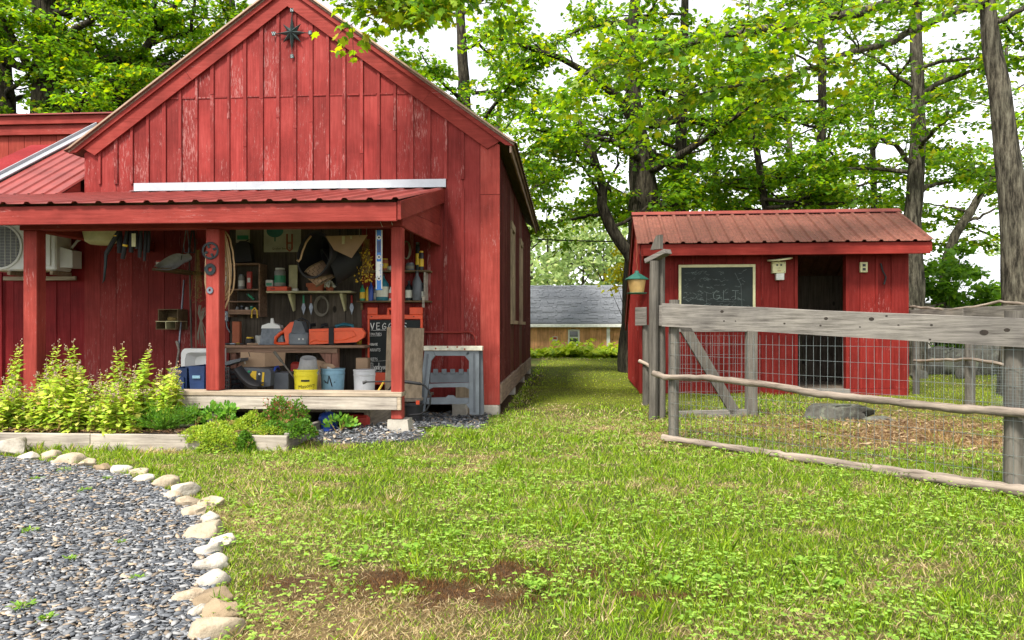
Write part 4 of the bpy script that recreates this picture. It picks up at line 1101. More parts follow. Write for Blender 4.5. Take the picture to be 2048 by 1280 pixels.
# ================================================================== rock step, boulders
def rock_geo(c, rx, ry, rz, seed, flat=0.25, n=14, m=9, rough=0.22, hf=0.0):
    rg = random.Random(seed); g = Geo(); vs = []; fs = []
    ph = [rg.uniform(0, 50) for _ in range(3)]
    cuts = [(Vector((rg.gauss(0, 1), rg.gauss(0, 1), rg.gauss(0, 1))).normalized(), rg.uniform(0.62, 0.92)) for _ in range(9)]
    for j in range(m + 1):
        la = math.pi * (j / m - 0.5)
        for i in range(n):
            lo = 2 * math.pi * i / n
            d = Vector((math.cos(la) * math.cos(lo), math.cos(la) * math.sin(lo), math.sin(la)))
            k = 1 + rough * (float(vnoise(d.x * 1.6 + ph[0], d.y * 1.6 + d.z * 1.3 + ph[1], seed)) - 0.5) * 2 + rough * 0.4 * (float(vnoise(d.x * 4 + ph[2], d.y * 4 + d.z * 4, seed + 5)) - 0.5)
            sq = max(abs(d.x), abs(d.y), abs(d.z)) ** -0.35           # a little blocky
            if hf: k += hf * (float(vnoise(d.x * 9 + ph[1], d.y * 9 + d.z * 7, seed + 9)) - 0.5)
            u_ = d * (k * sq)
            for nv, dv in cuts:
                e_ = u_.dot(nv) - dv
                if e_ > 0: u_ = u_ - nv * e_ * 0.9
            p = Vector((u_.x * rx, u_.y * ry, u_.z * rz))
            vs.append(Vector(c) + p + Vector((0, 0, rz * (1 - flat))))
    for j in range(m):
        for i in range(n):
            i2 = (i + 1) % n; fs.append((j * n + i, j * n + i2, (j + 1) * n + i2, (j + 1) * n + i))
    return g.add(vs, fs)
rc = G(1668, 838)
solo('flat_rock', rock_geo((rc.x, rc.y, -0.11), 0.47, 0.32, 0.21, 23, 0.3, 48, 24, 0.35, 0.28), 'stone_grey', 'flat grey rock slab lying below the shed doorway', 'rock', smooth=60)
c_ = G(1760, 842)
solo('small_rock', rock_geo((c_.x, c_.y, -0.05), 0.24, 0.16, 0.07, 14, 0.3), 'stone_grey', 'small low grey rock beside the flat slab', 'rock', smooth=60)
for k, (u, v, rx, rz) in enumerate([(1842, 722, 0.35, 0.32), (1875, 718, 0.42, 0.42), (1912, 722, 0.5, 0.42), (1950, 712, 0.4, 0.36), (1985, 705, 0.45, 0.45), (2030, 705, 0.55, 0.6), (2075, 715, 0.5, 0.5), (1860, 700, 0.4, 0.4), (1900, 697, 0.4, 0.45), (1960, 690, 0.5, 0.5), (2005, 690, 0.5, 0.5), (2060, 690, 0.6, 0.55), (1838, 735, 0.2, 0.15), (1928, 735, 0.25, 0.18)]):
    c_ = G(u, v + 22); yy = min(c_.y, 19.5); c_ = P(u, v + 10, yy)
    lab = 'small grey stone at the foot of the rough stone pile' if rx < 0.3 else ('large lichen grey boulder in the stone pile behind the back fence' if rz > 0.46 else 'middling grey boulder in the stone pile behind the back fence')
    solo('boulder', rock_geo((c_.x, c_.y, -0.06), rx, rx * 0.8, rz, 40 + k, 0.3), 'stone_grey', lab, 'boulder', 'boulders in the stone pile', smooth=50)

# ================================================================== FAR BARN
YF = 33.0
fb0 = P(900, 645, YF); fb1 = P(1420, 645, YF)
far = thing('pine_barn', 'pale pine board barn with grey shingle roof beyond the bright ferns', 'barn', ((fb0.x + fb1.x) / 2, YF, -0.95))
zg = P(1150, 648, YF).z
nb = 44; bw = (fb1.x - fb0.x) / nb
for i in range(nb):
    part('wall_board', Geo().box(fb0.x + i * bw + 0.005, fb0.x + (i + 1) * bw - 0.005, YF - rb.uniform(0.0, 0.015), YF + 0.03, -0.95, zg), 'pine_z', far)
part('wall', Geo().box(fb0.x, fb1.x, YF + 0.035, YF + 5.5, -0.95, zg - 0.02), 'pine_z', far)
zr = P(1150, 570, YF + 2.6).z
nrow = 26
ro = Vector((0, 2.85, zr - zg - 0.05))
rowl = ro.length / nrow; rd = ro.normalized(); rn = Vector((0, -rd.z, rd.y))
for j in range(nrow):                          # courses of shingles
    st = Vector((fb0.x - 0.3, YF - 0.3, zg + 0.02)) + rd * rowl * j
    g = Geo(); xx = 0.0; Wd = fb1.x - fb0.x + 0.6; rr_ = random.Random(j)
    while xx < Wd:
        w_ = rr_.uniform(0.14, 0.34); w2 = min(w_, Wd - xx); h_ = rr_.choice([0.012, 0.012, 0.028])
        a = st + Vector((xx, 0, 0)) + rn * 0.004
        g.prism([a, a + Vector((w2 - 0.012, 0, 0)), a + Vector((w2 - 0.012, 0, 0)) + rn * h_, a + rn * h_], rd * (rowl * 0.97))
        xx += w_
    part('shingle_course', g, 'shingle', far)
part('roof_deck', Geo().prism([Vector((fb0.x - 0.3, YF - 0.3, zg)), Vector((fb0.x - 0.3, YF - 0.3, zg)) + ro, Vector((fb0.x - 0.3, YF + 5.6, zg)), ], (fb1.x - fb0.x + 0.6, 0, 0)), 'shingle', far)
part('gutter', Geo().cbox(fb0.x - 0.3, fb1.x + 0.3, YF - 0.42, YF - 0.31, zg - 0.14, zg - 0.0, 0.01), 'gutter_white', far)
dx = P(1216.5, 660, YF - 0.05).x
part('downspout', Geo().box(dx - 0.07, dx + 0.07, YF - 0.12, YF - 0.02, -0.9, zg - 0.1), 'gutter_white', far)
w0, w1 = P(1136, 659, YF - 0.02), P(1159, 691, YF - 0.02)
wn = part('window', Geo().box(w0.x + 0.04, w1.x - 0.04, YF - 0.03, YF - 0.016, w1.z, w0.z - 0.03), 'window_glass', far)
part('window_frame', Geo().box(w0.x, w0.x + 0.07, YF - 0.06, YF - 0.031, w1.z, w0.z).box(w1.x - 0.07, w1.x, YF - 0.06, YF - 0.031, w1.z, w0.z), 'gutter_white', wn)
part('window_frame', Geo().box(w0.x + 0.072, w1.x - 0.072, YF - 0.06, YF - 0.031, w0.z - 0.07, w0.z).box(w0.x + 0.072, w1.x - 0.072, YF - 0.06, YF - 0.031, w1.z, w1.z + 0.06).box(w0.x + 0.072, w1.x - 0.072, YF - 0.06, YF - 0.031, (w0.z + w1.z) / 2 - 0.03, (w0.z + w1.z) / 2 + 0.03), 'gutter_white', wn)
part('window_trim', Geo().box(w0.x - 0.1, w1.x + 0.1, YF - 0.05, YF - 0.016, w0.z + 0.003, w0.z + 0.10), 'pine_z', wn)
s0, s1 = P(1105, 673, YF - 0.03), P(1115, 682, YF - 0.03)
sg = solo('notice_sign', Geo().box(s0.x, s1.x, YF - 0.045, YF - 0.02, s1.z, s0.z), 'label_white', 'tiny white and red notice sign on the pine barn wall', 'sign')
part('red_print', Geo().box(s0.x + 0.03, s1.x - 0.03, YF - 0.049, YF - 0.0455, s1.z + 0.07, s0.z - 0.03), 'red_plastic', sg)

# grey roofed house on the right, behind the bush
YH = 34.0
h0 = P(1790, 610, YH); h1 = P(2140, 610, YH)
hs_ = thing('grey_roofed_house', 'house with pale grey shingle roof behind the leafy bush', 'house', ((h0.x + h1.x) / 2, YH, -0.95))
plain('pale_shingle', (0.40, 0.42, 0.46), 0.9, 0, 0.15, 12, 0.3, 0.2); plain('house_wall', (0.30, 0.28, 0.25), 0.8)
zeh = P(1900, 607, YH).z; zrh = P(1900, 515, YH + 4).z
part('wall', Geo().box(h0.x, h1.x, YH, YH + 8, -0.95, zeh), 'house_wall', hs_)
ro = Vector((0, 4.4, zrh - zeh)); rd = ro.normalized(); rn = Vector((0, -rd.z, rd.y)); rowl = ro.length / 20
for j in range(20):
    st = Vector((h0.x - 0.3, YH - 0.4, zeh)) + rd * rowl * j
    part('shingle_course', Geo().prism([st, st + Vector((h1.x - h0.x + 0.6, 0, 0)), st + Vector((h1.x - h0.x + 0.6, 0, 0)) + rn * 0.05, st + rn * 0.05], rd * rowl * 0.93), 'pale_shingle', hs_)
part('roof_back', Geo().prism([Vector((h0.x - 0.3, YH - 0.35, zeh - 0.02)), Vector((h0.x - 0.3, YH - 0.4, zeh)) + ro, Vector((h0.x - 0.3, YH + 8.4, zeh - 0.02))], (h1.x - h0.x + 0.6, 0, 0)), 'pale_shingle', hs_)

# service cable from the barn's far eave
c0 = Vector((-0.72, 19.4, 3.45)); c1 = P(1262, 471, 21.5); c2 = c1 + (c1 - c0) * 3
solo('service_cable', Geo().tube([c0 + (c2 - c0) * q + Vector((0, 0, -0.25 * math.sin(math.pi * q))) for q in np.linspace(0, 1, 25)], 0.018, 6), 'black_rubber', 'black service cable strung from the barn eave toward the trees', 'cable')

# ================================================================== THINGS ON AND UNDER THE PORCH
def rect(u0, v0, u1, v1, Y):
    a = P(u0, v0, Y); b = P(u1, v1, Y); return a.x, b.x, b.z, a.z
def T(name, label, cat, geo_parts, group=None):
    """thing with an Empty at its base; geo_parts = [(name, geo, mat, smooth, [subparts])]"""
    allv = [p for gp in geo_parts for p in gp[1].v]; a = np.array(allv); lo = a.min(0); hi = a.max(0)
    t = thing(name, label, cat, ((lo[0] + hi[0]) / 2, (lo[1] + hi[1]) / 2, lo[2]), 0, group)
    for gp in geo_parts:
        o = part(gp[0], gp[1], gp[2], t, gp[3] if len(gp) > 3 else None)
        if len(gp) > 4:
            for sgp in gp[4]: part(sgp[0], sgp[1], sgp[2], o, sgp[3] if len(sgp) > 3 else None)
    return t
YW = YB - 0.03                               # face of the barn's front wall

# ---- air conditioner on the wing wall
x0, x1, z0, z1 = -7.97, P(112, 500, 9.86).x, P(60, 541, 9.86).z, P(60, 445, 9.86).z
fanc = (P(2, 492, 9.86).x, 9.858, (z0 + z1) / 2)
ring = Geo().lathe(fanc, [(0.315, 0.0), (0.315, 0.012), (0.285, 0.014), (0.285, 0.0)], 36, (0, -1, 0))
disc = Geo().lathe(fanc, [(0.285, 0.001), (0.285, 0.004)], 36, (0, -1, 0))
gr = Geo()
for k in range(-13, 14):
    h = k * 0.0205; wdt = math.sqrt(max(0.0, 0.283 ** 2 - h * h))
    if wdt > 0.02: gr.tube([(fanc[0] - wdt, 9.838, fanc[2] + h), (fanc[0] + wdt, 9.838, fanc[2] + h)], 0.0028, 4, False)
for k in range(-3, 4):
    h = k * 0.08; wdt = math.sqrt(max(0.0, 0.283 ** 2 - h * h))
    gr.tube([(fanc[0] + h, 9.834, fanc[2] - wdt), (fanc[0] + h, 9.834, fanc[2] + wdt)], 0.0045, 4, False)
vx0, vx1, vz0, vz1 = rect(116, 492, 141, 535, 9.95)
ac = T('air_conditioner', 'white outdoor air conditioner unit bracketed to the red wing wall', 'air conditioner', [
    ('housing', Geo().cbox(x0, x1, 9.86, 10.20, z0, z1, 0.02), 'ac_white', 30),
    ('fan_ring', ring, 'ac_white', 40), ('fan_opening', disc, 'ac_dark'), ('fan_grille', gr, 'wire_cream'),
    ('panel', Geo().cbox(*[*rect(76, 468, 101, 531, 9.853)[:2]], 9.846, 9.859, rect(76, 468, 101, 531, 9.853)[2], rect(76, 468, 101, 531, 9.853)[3], 0.004), 'ac_white'),
    ('valve_cover', Geo().prism([(vx0, 9.93, vz0), (vx1, 9.99, vz0), (vx1, 9.99, vz1 - 0.06), (vx0, 9.93, vz1)], (0, 0.2, 0)), 'ac_white'),
    ('line_set', Geo().tube([(vx1 - 0.05, 10.05, vz1 - 0.02), (vx1 - 0.01, 10.1, vz1 + 0.08), (vx1 + 0.02, 10.16, vz1 + 0.12), (vx1 + 0.03, 10.19, vz1 + 0.2)], 0.018, 8), 'ac_white', 50),
    ('bracket', Geo().cbox(P(20, 545, 9.9).x, P(20, 545, 9.9).x + 0.05, 9.84, 10.235, z0 - 0.06, z0 - 0.004), 'deck_x'), ('bracket', Geo().cbox(P(105, 545, 9.9).x, P(105, 545, 9.9).x + 0.05, 9.84, 10.235, z0 - 0.06, z0 - 0.004), 'deck_x'),
    ('bracket_rail', Geo().cbox(x0, x1 + 0.1, 10.12, 10.16, z0 - 0.12, z0 - 0.063), 'deck_x')])

# ---- compass star
cc = P(583.5, 66, YB - 0.075); s_ = px(10.5)
starg = []
rays = []
for k in range(8):
    an = math.pi / 2 - k * math.pi / 4; Lr = 38 * s_ if k in (0, 4) else (30 * s_ if k % 2 == 0 else 26 * s_)
    d = Vector((math.cos(an), 0, math.sin(an))); e1 = Vector((math.cos(an + math.pi / 8), 0, math.sin(an + math.pi / 8))); e2 = Vector((math.cos(an - math.pi / 8), 0, math.sin(an - math.pi / 8)))
    ri = 10.2 * s_; tip = cc + d * Lr; cen = cc + Vector((0, -0.05, 0)); a = cc + e1 * ri; b = cc + e2 * ri; bk = Vector((0, 0.02, 0))
    g = Geo(); g.add([cen, tip, a, b, cen + Vector((0, 0.05, 0)) + bk, tip + bk * .3, a + bk, b + bk], [(0, 2, 1), (0, 1, 3), (2, 6, 5, 1), (1, 5, 7, 3), (4, 5, 6), (4, 7, 5)])
    rays.append(('ray', g, 'verdigris'))
for txt, dx_, dz_ in (('N', 0, 46), ('S', 0, -46), ('E', 37, 0), ('W', -37, 0)):
    c0_ = cc + Vector((dx_ * s_, 0.0, dz_ * s_))
    rays.append(('letter_plate', Geo().cbox(c0_.x - 0.025, c0_.x + 0.025, c0_.y, c0_.y + 0.014, c0_.z - 0.028, c0_.z + 0.028, 0.003), 'verdigris', None,
                 [('letter', text_geo(txt, 0.062, (c0_.x, c0_.y - 0.002, c0_.z - 0.021), (1, 0, 0), (0, 0, 1), align='CENTER'), 'wire_metal')]))
    e = cc + Vector((dx_ * s_, 0.01, dz_ * s_)) * 1.0
    rays.append(('stem', Geo().tube([cc + Vector((dx_ * s_ * 0.72, 0.012, dz_ * s_ * 0.72)), c0_ + Vector((0, 0.012, 0))], 0.006, 6), 'verdigris'))
rays.append(('wall_peg', Geo().tube([cc + Vector((0, -0.03, 0)), cc + Vector((0, 0.06, 0))], 0.012, 8), 'iron_dark'))
T('compass_star', 'dark metal compass star with letter tips high on the barn gable', 'compass star', rays)

# ---- bike sprockets and gears on the middle post
YG = YPF - 0.004
def gear(u, v, ro_px, ri_px, teeth, label, spokes=0, mat='steel'):
    c = P(u, v, YG); s = px(7.95); ro, ri = ro_px * s, ri_px * s
    g = Geo(); n = teeth * 4; out_ = []; inn = []
    for k in range(n):
        an = 2 * math.pi * k / n; r_ = ro * (1.0 if k % 4 in (1, 2) else 0.9)
        out_.append(Vector((c.x + r_ * math.cos(an), c.y, c.z + r_ * math.sin(an)))); inn.append(Vector((c.x + ri * math.cos(an), c.y, c.z + ri * math.sin(an))))
    th = Vector((0, -0.008, 0)); vs = out_ + inn + [p + th for p in out_] + [p + th for p in inn]; fs = []
    for k in range(n):
        j = (k + 1) % n
        fs += [(2 * n + k, 2 * n + j, 3 * n + j, 3 * n + k)[::1], (k, n + k, n + j, j), (k, j, 2 * n + j, 2 * n + k), (n + k, 3 * n + k, 3 * n + j, n + j)]
    g.add(vs, fs); pts = [('toothed_ring', g, mat)]
    for k in range(spokes):
        an = 2 * math.pi * (k + 0.25) / spokes; a = c + Vector((math.cos(an) * ri * 1.02, -0.004, math.sin(an) * ri * 1.02)); b = c + Vector((math.cos(an) * ri * 0.62, -0.004, math.sin(an) * ri * 0.62))
        pts.append(('tab', Geo().beam(a, b, 0.02, 0.008, (0, 1, 0), 0.001).tube([b + Vector((0, 0.004, 0)), b + Vector((0, -0.006, 0))], 0.014, 8), mat))
    pts.append(('mounting_nail', Geo().tube([c + Vector((0, -0.016, ri * 0.9)), c + Vector((0, 0.02, ri * 0.9))], 0.004, 6), 'iron_dark'))
    T('bicycle_sprocket', label, 'sprocket', pts)
gear(421, 501.5, 18, 13.5, 40, 'large bicycle chainring with inner tabs, topmost on the red porch post', 4, 'iron_dark')
gear(420.5, 538.5, 12.2, 4.5, 26, 'mid sized dark sprocket below the chainring on the post', 0, 'iron_dark')
gear(420, 580.5, 7.2, 2.5, 14, 'smallest toothed cog, lowest on the red porch post', 0, 'steel')

# ---- hose coil hanging behind the post
hp = P(450, 476, 8.05); gpts = []
g = Geo(); rh = random.Random(12)
for k in range(9):
    xl_, xr_ = P(408 + rh.uniform(0, 7), 560, 8.05).x, P(461 + rh.uniform(-6, 14), 560, 8.05).x
    zb_ = P(440, 596 + rh.uniform(-4, 8) + (22 if k == 0 else 0), 8.05).z; yy = 8.0 + 0.012 * k; top = 2.26
    if k == 0: xl_ = P(408, 560, 8.0).x; zb_ = P(440, 622, 8.0).z
    cx_ = (xl_ + xr_) / 2; path = []
    for q in np.linspace(0, 2 * math.pi, 33):
        hw = (xr_ - xl_) / 2; zz = (top + zb_) / 2 + (top - zb_) / 2 * math.cos(q); sq = abs(math.sin(q)) ** 0.75 * (0.62 + 0.38 * (1 - math.cos(q)) / 2)
        path.append((cx_ + hw * (1 if math.sin(q) > 0 else -1) * sq + rh.uniform(-.004, .004), yy, zz))
    g.tube(path, 0.0095, 7, False)
solo('hose_coil', g, 'hose_tan', 'tan garden hose hanging in long loops behind the porch post', 'hose', smooth=60)
g = Geo()
for k in range(4):
    c_ = P(445 + 3 * k, 520 + 12 * k, 8.16); path = [(c_.x + 0.075 * math.cos(q) , 8.16 + 0.01 * k, c_.z + 0.11 * math.sin(q)) for q in np.linspace(0, 2 * math.pi, 24)]
    g.tube(path, 0.006, 6, False)
solo('extension_lead', g, 'black_rubber', 'black extension lead looped behind the tan hose coil', 'extension lead', smooth=60)
x0, x1, z0, z1 = rect(436, 500, 456, 578, 8.25)
solo('pale_sheet', Geo().prism([(x0, 8.25, z0 + 0.12), (x1, 8.25, z0), (x1, 8.27, z1), (x0, 8.25, z1 + 0.1)], (0, 0.012, 0)), 'white_plastic', 'pale plastic sheet hanging behind the hose coil', 'sheet')

# ---- tools hanging under the beam on the left
yt = 8.1
def tool(path, r, mat, label, cat, extra=()):
    parts = [('handle', Geo().tube(path, r, 9), mat, 50)] + list(extra); return T(cat.replace(' ', '_'), label, cat, parts)
a, b = P(232, 473, yt), P(212, 508, yt); c = P(208, 560, yt)
T('pruning_lopper', 'long lopper with black grip hanging head down under the beam', 'lopper', [
    ('grip', Geo().tube([P(238, 462, yt), a, b], [0.022, 0.026, 0.024], 9), 'black_rubber', 50), ('band', Geo().tube([a + Vector((0, 0, 0.012)), a], 0.0275, 9), 'gold'),
    ('blade', Geo().tube([b, P(211, 530, yt), c, P(205, 566, yt)], [0.018, 0.016, 0.010, 0.003], 7), 'iron_dark', 50)])
for k, (u0, v0, u1, v1, r_) in enumerate([(255, 468, 245, 518, 0.026), (264, 468, 262, 505, 0.03), (240, 468, 239, 506, 0.03), (282, 468, 279, 515, 0.022), (291, 468, 289, 522, 0.018), (298, 468, 296, 505, 0.02), (272, 468, 274, 498, 0.026)]):
    lab = ['black handled shears with a yellow band hanging under the porch beam', 'broad black tool grip hanging beside the yellow banded shears', 'black tool sheath hanging next to the long lopper', 'slim black tool handle hanging mid row under the beam', 'narrow dark tool handle, longest of the right hand bunch', 'short dark tool handle at the end of the hanging row', 'stubby black grip tucked behind the hanging shears'][k]
    a, b = P(u0, v0, yt + 0.03 * (k % 3)), P(u1, v1, yt + 0.03 * (k % 3)); m = a + (b - a) * 0.45
    pts = [('handle', Geo().tube([a + Vector((0, 0, 0.05)), m, b], [r_ * 0.8, r_ * 1.05, r_ * 0.85], 9), 'black_rubber', 50), ('hook', Geo().tube([a + Vector((0, 0, 0.09)), a + Vector((0, 0, 0.04))], 0.006, 6), 'iron_dark')]
    if k == 0: pts.append(('band', Geo().tube([a + (b - a) * 0.42, a + (b - a) * 0.5], r_ * 1.16, 9), 'gold'))
    T('hand_tool', lab, 'hand tool', pts)
x0, x1, z0, z1 = rect(268, 468, 276, 494, yt)
solo('pale_tag', Geo().cbox(x0, x1, yt - 0.05, yt - 0.04, z0, z1, 0.002), 'cream_thing', 'pale plastic strap hanging among the black tool handles', 'strap')
cbw = P(202, 460, 8.6)
T('green_basin', 'pale green basin resting on the porch tie rack under the roof', 'basin', [('bowl', Geo().lathe((cbw.x, 8.6, P(202, 489, 8.6).z), [(0.0, 0), (0.12, 0.0), (0.17, 0.03), (0.20, 0.16), (0.215, 0.165), (0.19, 0.16), (0.0, 0.03)], 24), 'cream_thing', 40)])
rk_ = Geo(); rk_.box(P(160, 460, 8.5).x, P(400, 460, 8.5).x, 8.45, 8.49, 2.42, 2.46); rk_.box(P(160, 460, 8.5).x, P(400, 460, 8.5).x, 8.85, 8.89, 2.42, 2.46)
solo('ceiling_rack', rk_, 'deck_x', 'two thin rails slung under the porch roof', 'rack')
# scoop shovel
b0 = P(342, 520, 9.3)
g = Geo(); vs = []; fs = []; nI, nJ = 12, 6
for i in range(nI + 1):
    q = i / nI; cx_ = P(308 + 68 * q, 520, 9.3).x; wd = 0.018 + 0.115 * math.sin(min(1, q * 1.15) * math.pi * 0.92) ** 0.8 * (0.35 + 0.65 * q); cz = P(340, 535 - 20 * q, 9.3).z
    for j in range(nJ + 1):
        s = j / nJ * 2 - 1; vs.append((cx_, 9.3 + 0.10 * (1 - s * s) , cz + wd * s))
for i in range(nI):
    for j in range(nJ): fs.append((i * (nJ + 1) + j, (i + 1) * (nJ + 1) + j, (i + 1) * (nJ + 1) + j + 1, i * (nJ + 1) + j + 1))
g.add(vs, fs); g2 = Geo(); g2.add([(p[0], p[1] + 0.006, p[2]) for p in vs], [f[::-1] for f in fs]); g.add(g2.v, g2.f)
T('feed_scoop', 'grey metal scoop blade hung sideways on the red wall', 'scoop', [('blade', g, 'pot_grey', 60), ('hanger', Geo().tube([P(370, 476, 9.34), P(366, 500, 9.34), P(362, 520, 9.34)], 0.005, 6), 'iron_dark'),
    ('rim_board', Geo().cbox(*rect(306, 536, 345, 541, 9.36)[:2], 9.34, 10.2, *rect(306, 536, 345, 541, 9.36)[2:], 0.002), 'crate_wood')])
x0, x1, z0, z1 = rect(311, 522, 330, 535, 9.8)
T('paint_can', 'small can with pale label on the shelf behind the metal scoop', 'can', [('can', Geo().lathe(((x0 + x1) / 2, 9.8, z0), [(0.0, 0), (0.05, 0), (0.05, 0.085), (0.053, 0.09), (0.0, 0.09)], 16), 'red_plastic', 40), ('label', Geo().lathe(((x0 + x1) / 2, 9.8, z0 + 0.02), [(0.0515, 0), (0.0515, 0.05)], 16), 'label_white', 40)])
# cubby box on the wall
x0, x1, z0, z1 = rect(312, 620, 356, 659, 9.95); zm = (z0 + z1) / 2 - 0.015; yb_ = YW - 0.005
xm = (x0 + x1) / 2
T('cubby_box', 'small open wooden nest box with two lower cells on the wall', 'box', [
    ('back', Geo().box(x0, x1, yb_ - 0.012, yb_, z0, z1), 'crate_wood'), ('side', Geo().box(x0 + 0.028, x0 + 0.04, 9.95, yb_ - 0.013, zm, z1), 'crate_wood'), ('side', Geo().box(x1 - 0.012, x1, 9.95, yb_ - 0.013, zm, z1), 'crate_wood'),
    ('top', Geo().box(x0 + 0.026, x1 + 0.002, 9.945, yb_ - 0.013, z1 + 0.002, z1 + 0.014), 'crate_wood'), ('shelf', Geo().box(x0, x1, 9.94, yb_ - 0.013, zm - 0.013, zm - 0.002), 'cream_thing'),
    ('side', Geo().box(x0, x0 + 0.012, 9.945, yb_ - 0.013, z0, zm - 0.014), 'crate_wood'), ('side', Geo().box(x1 - 0.035, x1 - 0.023, 9.945, yb_ - 0.013, z0, zm - 0.014), 'crate_wood'), ('divider', Geo().box(xm - 0.02, xm - 0.01, 9.945, yb_ - 0.013, z0 + 0.012, zm - 0.014), 'cream_thing'),
    ('bottom', Geo().box(x0 + 0.0125, x1 - 0.036, 9.945, yb_ - 0.013, z0, z0 + 0.011), 'crate_wood')])
solo('nest_straw', rock_geo(((x0 + x1) / 2 + 0.01, 10.08, zm - 0.008), 0.085, 0.06, 0.035, 77, 0.1), 'dried', 'dry straw heaped in the upper cell of the nest box', 'straw', smooth=40)
# long handles leaning on the wall
def leaning(u0, v0, u1, v1, r, mat, label, nm, cat, y0=10.0, y1=10.17):
    b = P(u0, v0, y0); t_ = P(u1, v1, y1); b.z = max(b.z, ZD)
    return solo(nm, Geo().tube([b, (b + t_) / 2, t_], [r, r, r * 0.9], 8), mat, label, cat, smooth=60)
leaning(352, 778, 368, 560, 0.014, 'steel', 'blue grey pole leaning on the wall beside the nest box', 'long_pole', 'pole', 9.9)
leaning(385, 778, 378, 480, 0.013, 'grey_z', 'long wooden rake handle leaning by the post', 'rake_handle', 'handle', 9.9)
leaning(393, 778, 391, 478, 0.012, 'bench_leg', 'thin dark brown handle leaning next to the rake handle', 'hoe_handle', 'handle', 9.95)
b = P(354, 735, 9.85); t_ = P(357, 680, 9.95)
solo('axe_handle', Geo().tube([P(352, 750, 9.82), P(354, 725, 9.85), P(358, 700, 9.9), P(354, 683, 9.95)], [0.016, 0.014, 0.015, 0.022], 8), 'pale_x', 'pale curved axe handle propped beside the white sink', 'axe handle', smooth=60)
g = Geo(); rc_ = random.Random(4)
for k in range(12):
    xx = P(398 + k * 1.1, 640, 9.7).x; zt = P(400, 612 + rc_.uniform(-4, 8), 9.7).z; zb_ = P(400, 688 + rc_.uniform(-10, 8), 9.7).z; o1 = rc_.uniform(-.05, .03); zw = P(400, 641, 9.7).z
    g.tube([(xx + o1 * 1.2, 9.7 + 0.005 * k, zb_), (xx + o1, 9.7, (zb_ * 2 + zw) / 3), (-4.86 + 0.002 * k, 9.7, zw), (xx + o1 * 0.8, 9.7, (zt + zw) / 2), (xx, 9.7, zt)], 0.0045, 5, False)
solo('wire_bundle', g, 'rope_grey', 'bundle of grey wire tied in the middle beside the post', 'wire', smooth=60)
x0, x1, z0, z1 = rect(362, 697, 424, 790, 9.35)
sk = Geo()
outer = [(x0, z0), (x1 + 0.1, z0), (x1 + 0.1, z1), (x0 + 0.05, z1), (x0 + 0.02, z1 - 0.02), (x0, z1 - 0.06)]
ins = [(x0 + 0.055, z0 + 0.05), (x1 + 0.05, z0 + 0.05), (x1 + 0.05, z1 - 0.05), (x0 + 0.12, z1 - 0.05), (x0 + 0.075, z1 - 0.07), (x0 + 0.055, z1 - 0.13)]
dp = [(x0 + 0.11, z0 + 0.1), (x1, z0 + 0.1), (x1, z1 - 0.10), (x0 + 0.17, z1 - 0.10), (x0 + 0.13, z1 - 0.12), (x0 + 0.11, z1 - 0.17)]
n = 6; vs = [(a, 9.35, c) for a, c in outer] + [(a, 9.345, c) for a, c in ins] + [(a, 9.5, c) for a, c in dp] + [(a, 9.54, c) for a, c in outer]; fs = []
for k in range(n):
    j = (k + 1) % n; fs += [(k, j, n + j, n + k), (n + k, n + j, 2 * n + j, 2 * n + k), (k, 3 * n + k, 3 * n + j, j)]
fs += [tuple(2 * n + k for k in range(n)), tuple(3 * n + k for k in reversed(range(n)))]
sk.add(vs, fs)
T('utility_sink', 'white enamel sink basin standing on edge behind the blue bins', 'sink', [('basin', sk, 'white_plastic', 25)])
# blue bins
def bin_open(x0, x1, y0, y1, z0, z1, th=0.008, fl=0.02):
    g = Geo()
    g.box(x0 + fl, x1 - fl, y0 + fl, y1 - fl, z0, z0 + th)
    for (a, b) in (((x0, y0), (x1, y0)), ((x1, y0), (x1, y1)), ((x1, y1), (x0, y1)), ((x0, y1), (x0, y0))):
        cx_, cy_ = (x0 + x1) / 2, (y0 + y1) / 2
        def inn(p, d): return (p[0] + (d if p[0] < cx_ else -d), p[1] + (d if p[1] < cy_ else -d))
        a0, b0 = inn(a, fl), inn(b, fl); a1, b1 = inn(a, th), inn(b, th); a2, b2 = inn(a0, th), inn(b0, th)
        g.add([(*a0, z0), (*b0, z0), (*b, z1), (*a, z1), (*a2, z0), (*b2, z0), (*b1, z1), (*a1, z1)], [(0, 1, 2, 3), (5, 4, 7, 6), (3, 2, 6, 7), (1, 0, 4, 5)])
    return g
x0, x1, z0, z1 = rect(336, 736, 378, 0, 8.7); x1 = P(374, 740, 8.7).x
T('storage_bin', 'dark blue plastic bin with a notched front under the sink', 'bin', [('tub', bin_open(x0, x1, 8.7, 9.1, ZD, z1 + 0.0), 'blue_bin'), ('front_lip', Geo().cbox(x0 + 0.08, x1 - 0.03, 8.685, 8.70, ZD + 0.05, z1 - 0.11, 0.003), 'blue_bin')])
x0, x1 = P(377, 736, 8.6).x, P(409, 736, 8.6).x
T('storage_bin', 'taller dark blue bin beside the porch post', 'bin', [('tub', bin_open(x0, x1, 8.6, 9.0, ZD, P(380, 732, 8.6).z), 'blue_bin'), ('handle', Geo().cbox(x0 + 0.05, x1 - 0.05, 8.588, 8.602, P(380, 757, 8.6).z, P(380, 751, 8.6).z, 0.003), 'blue_bucket')])
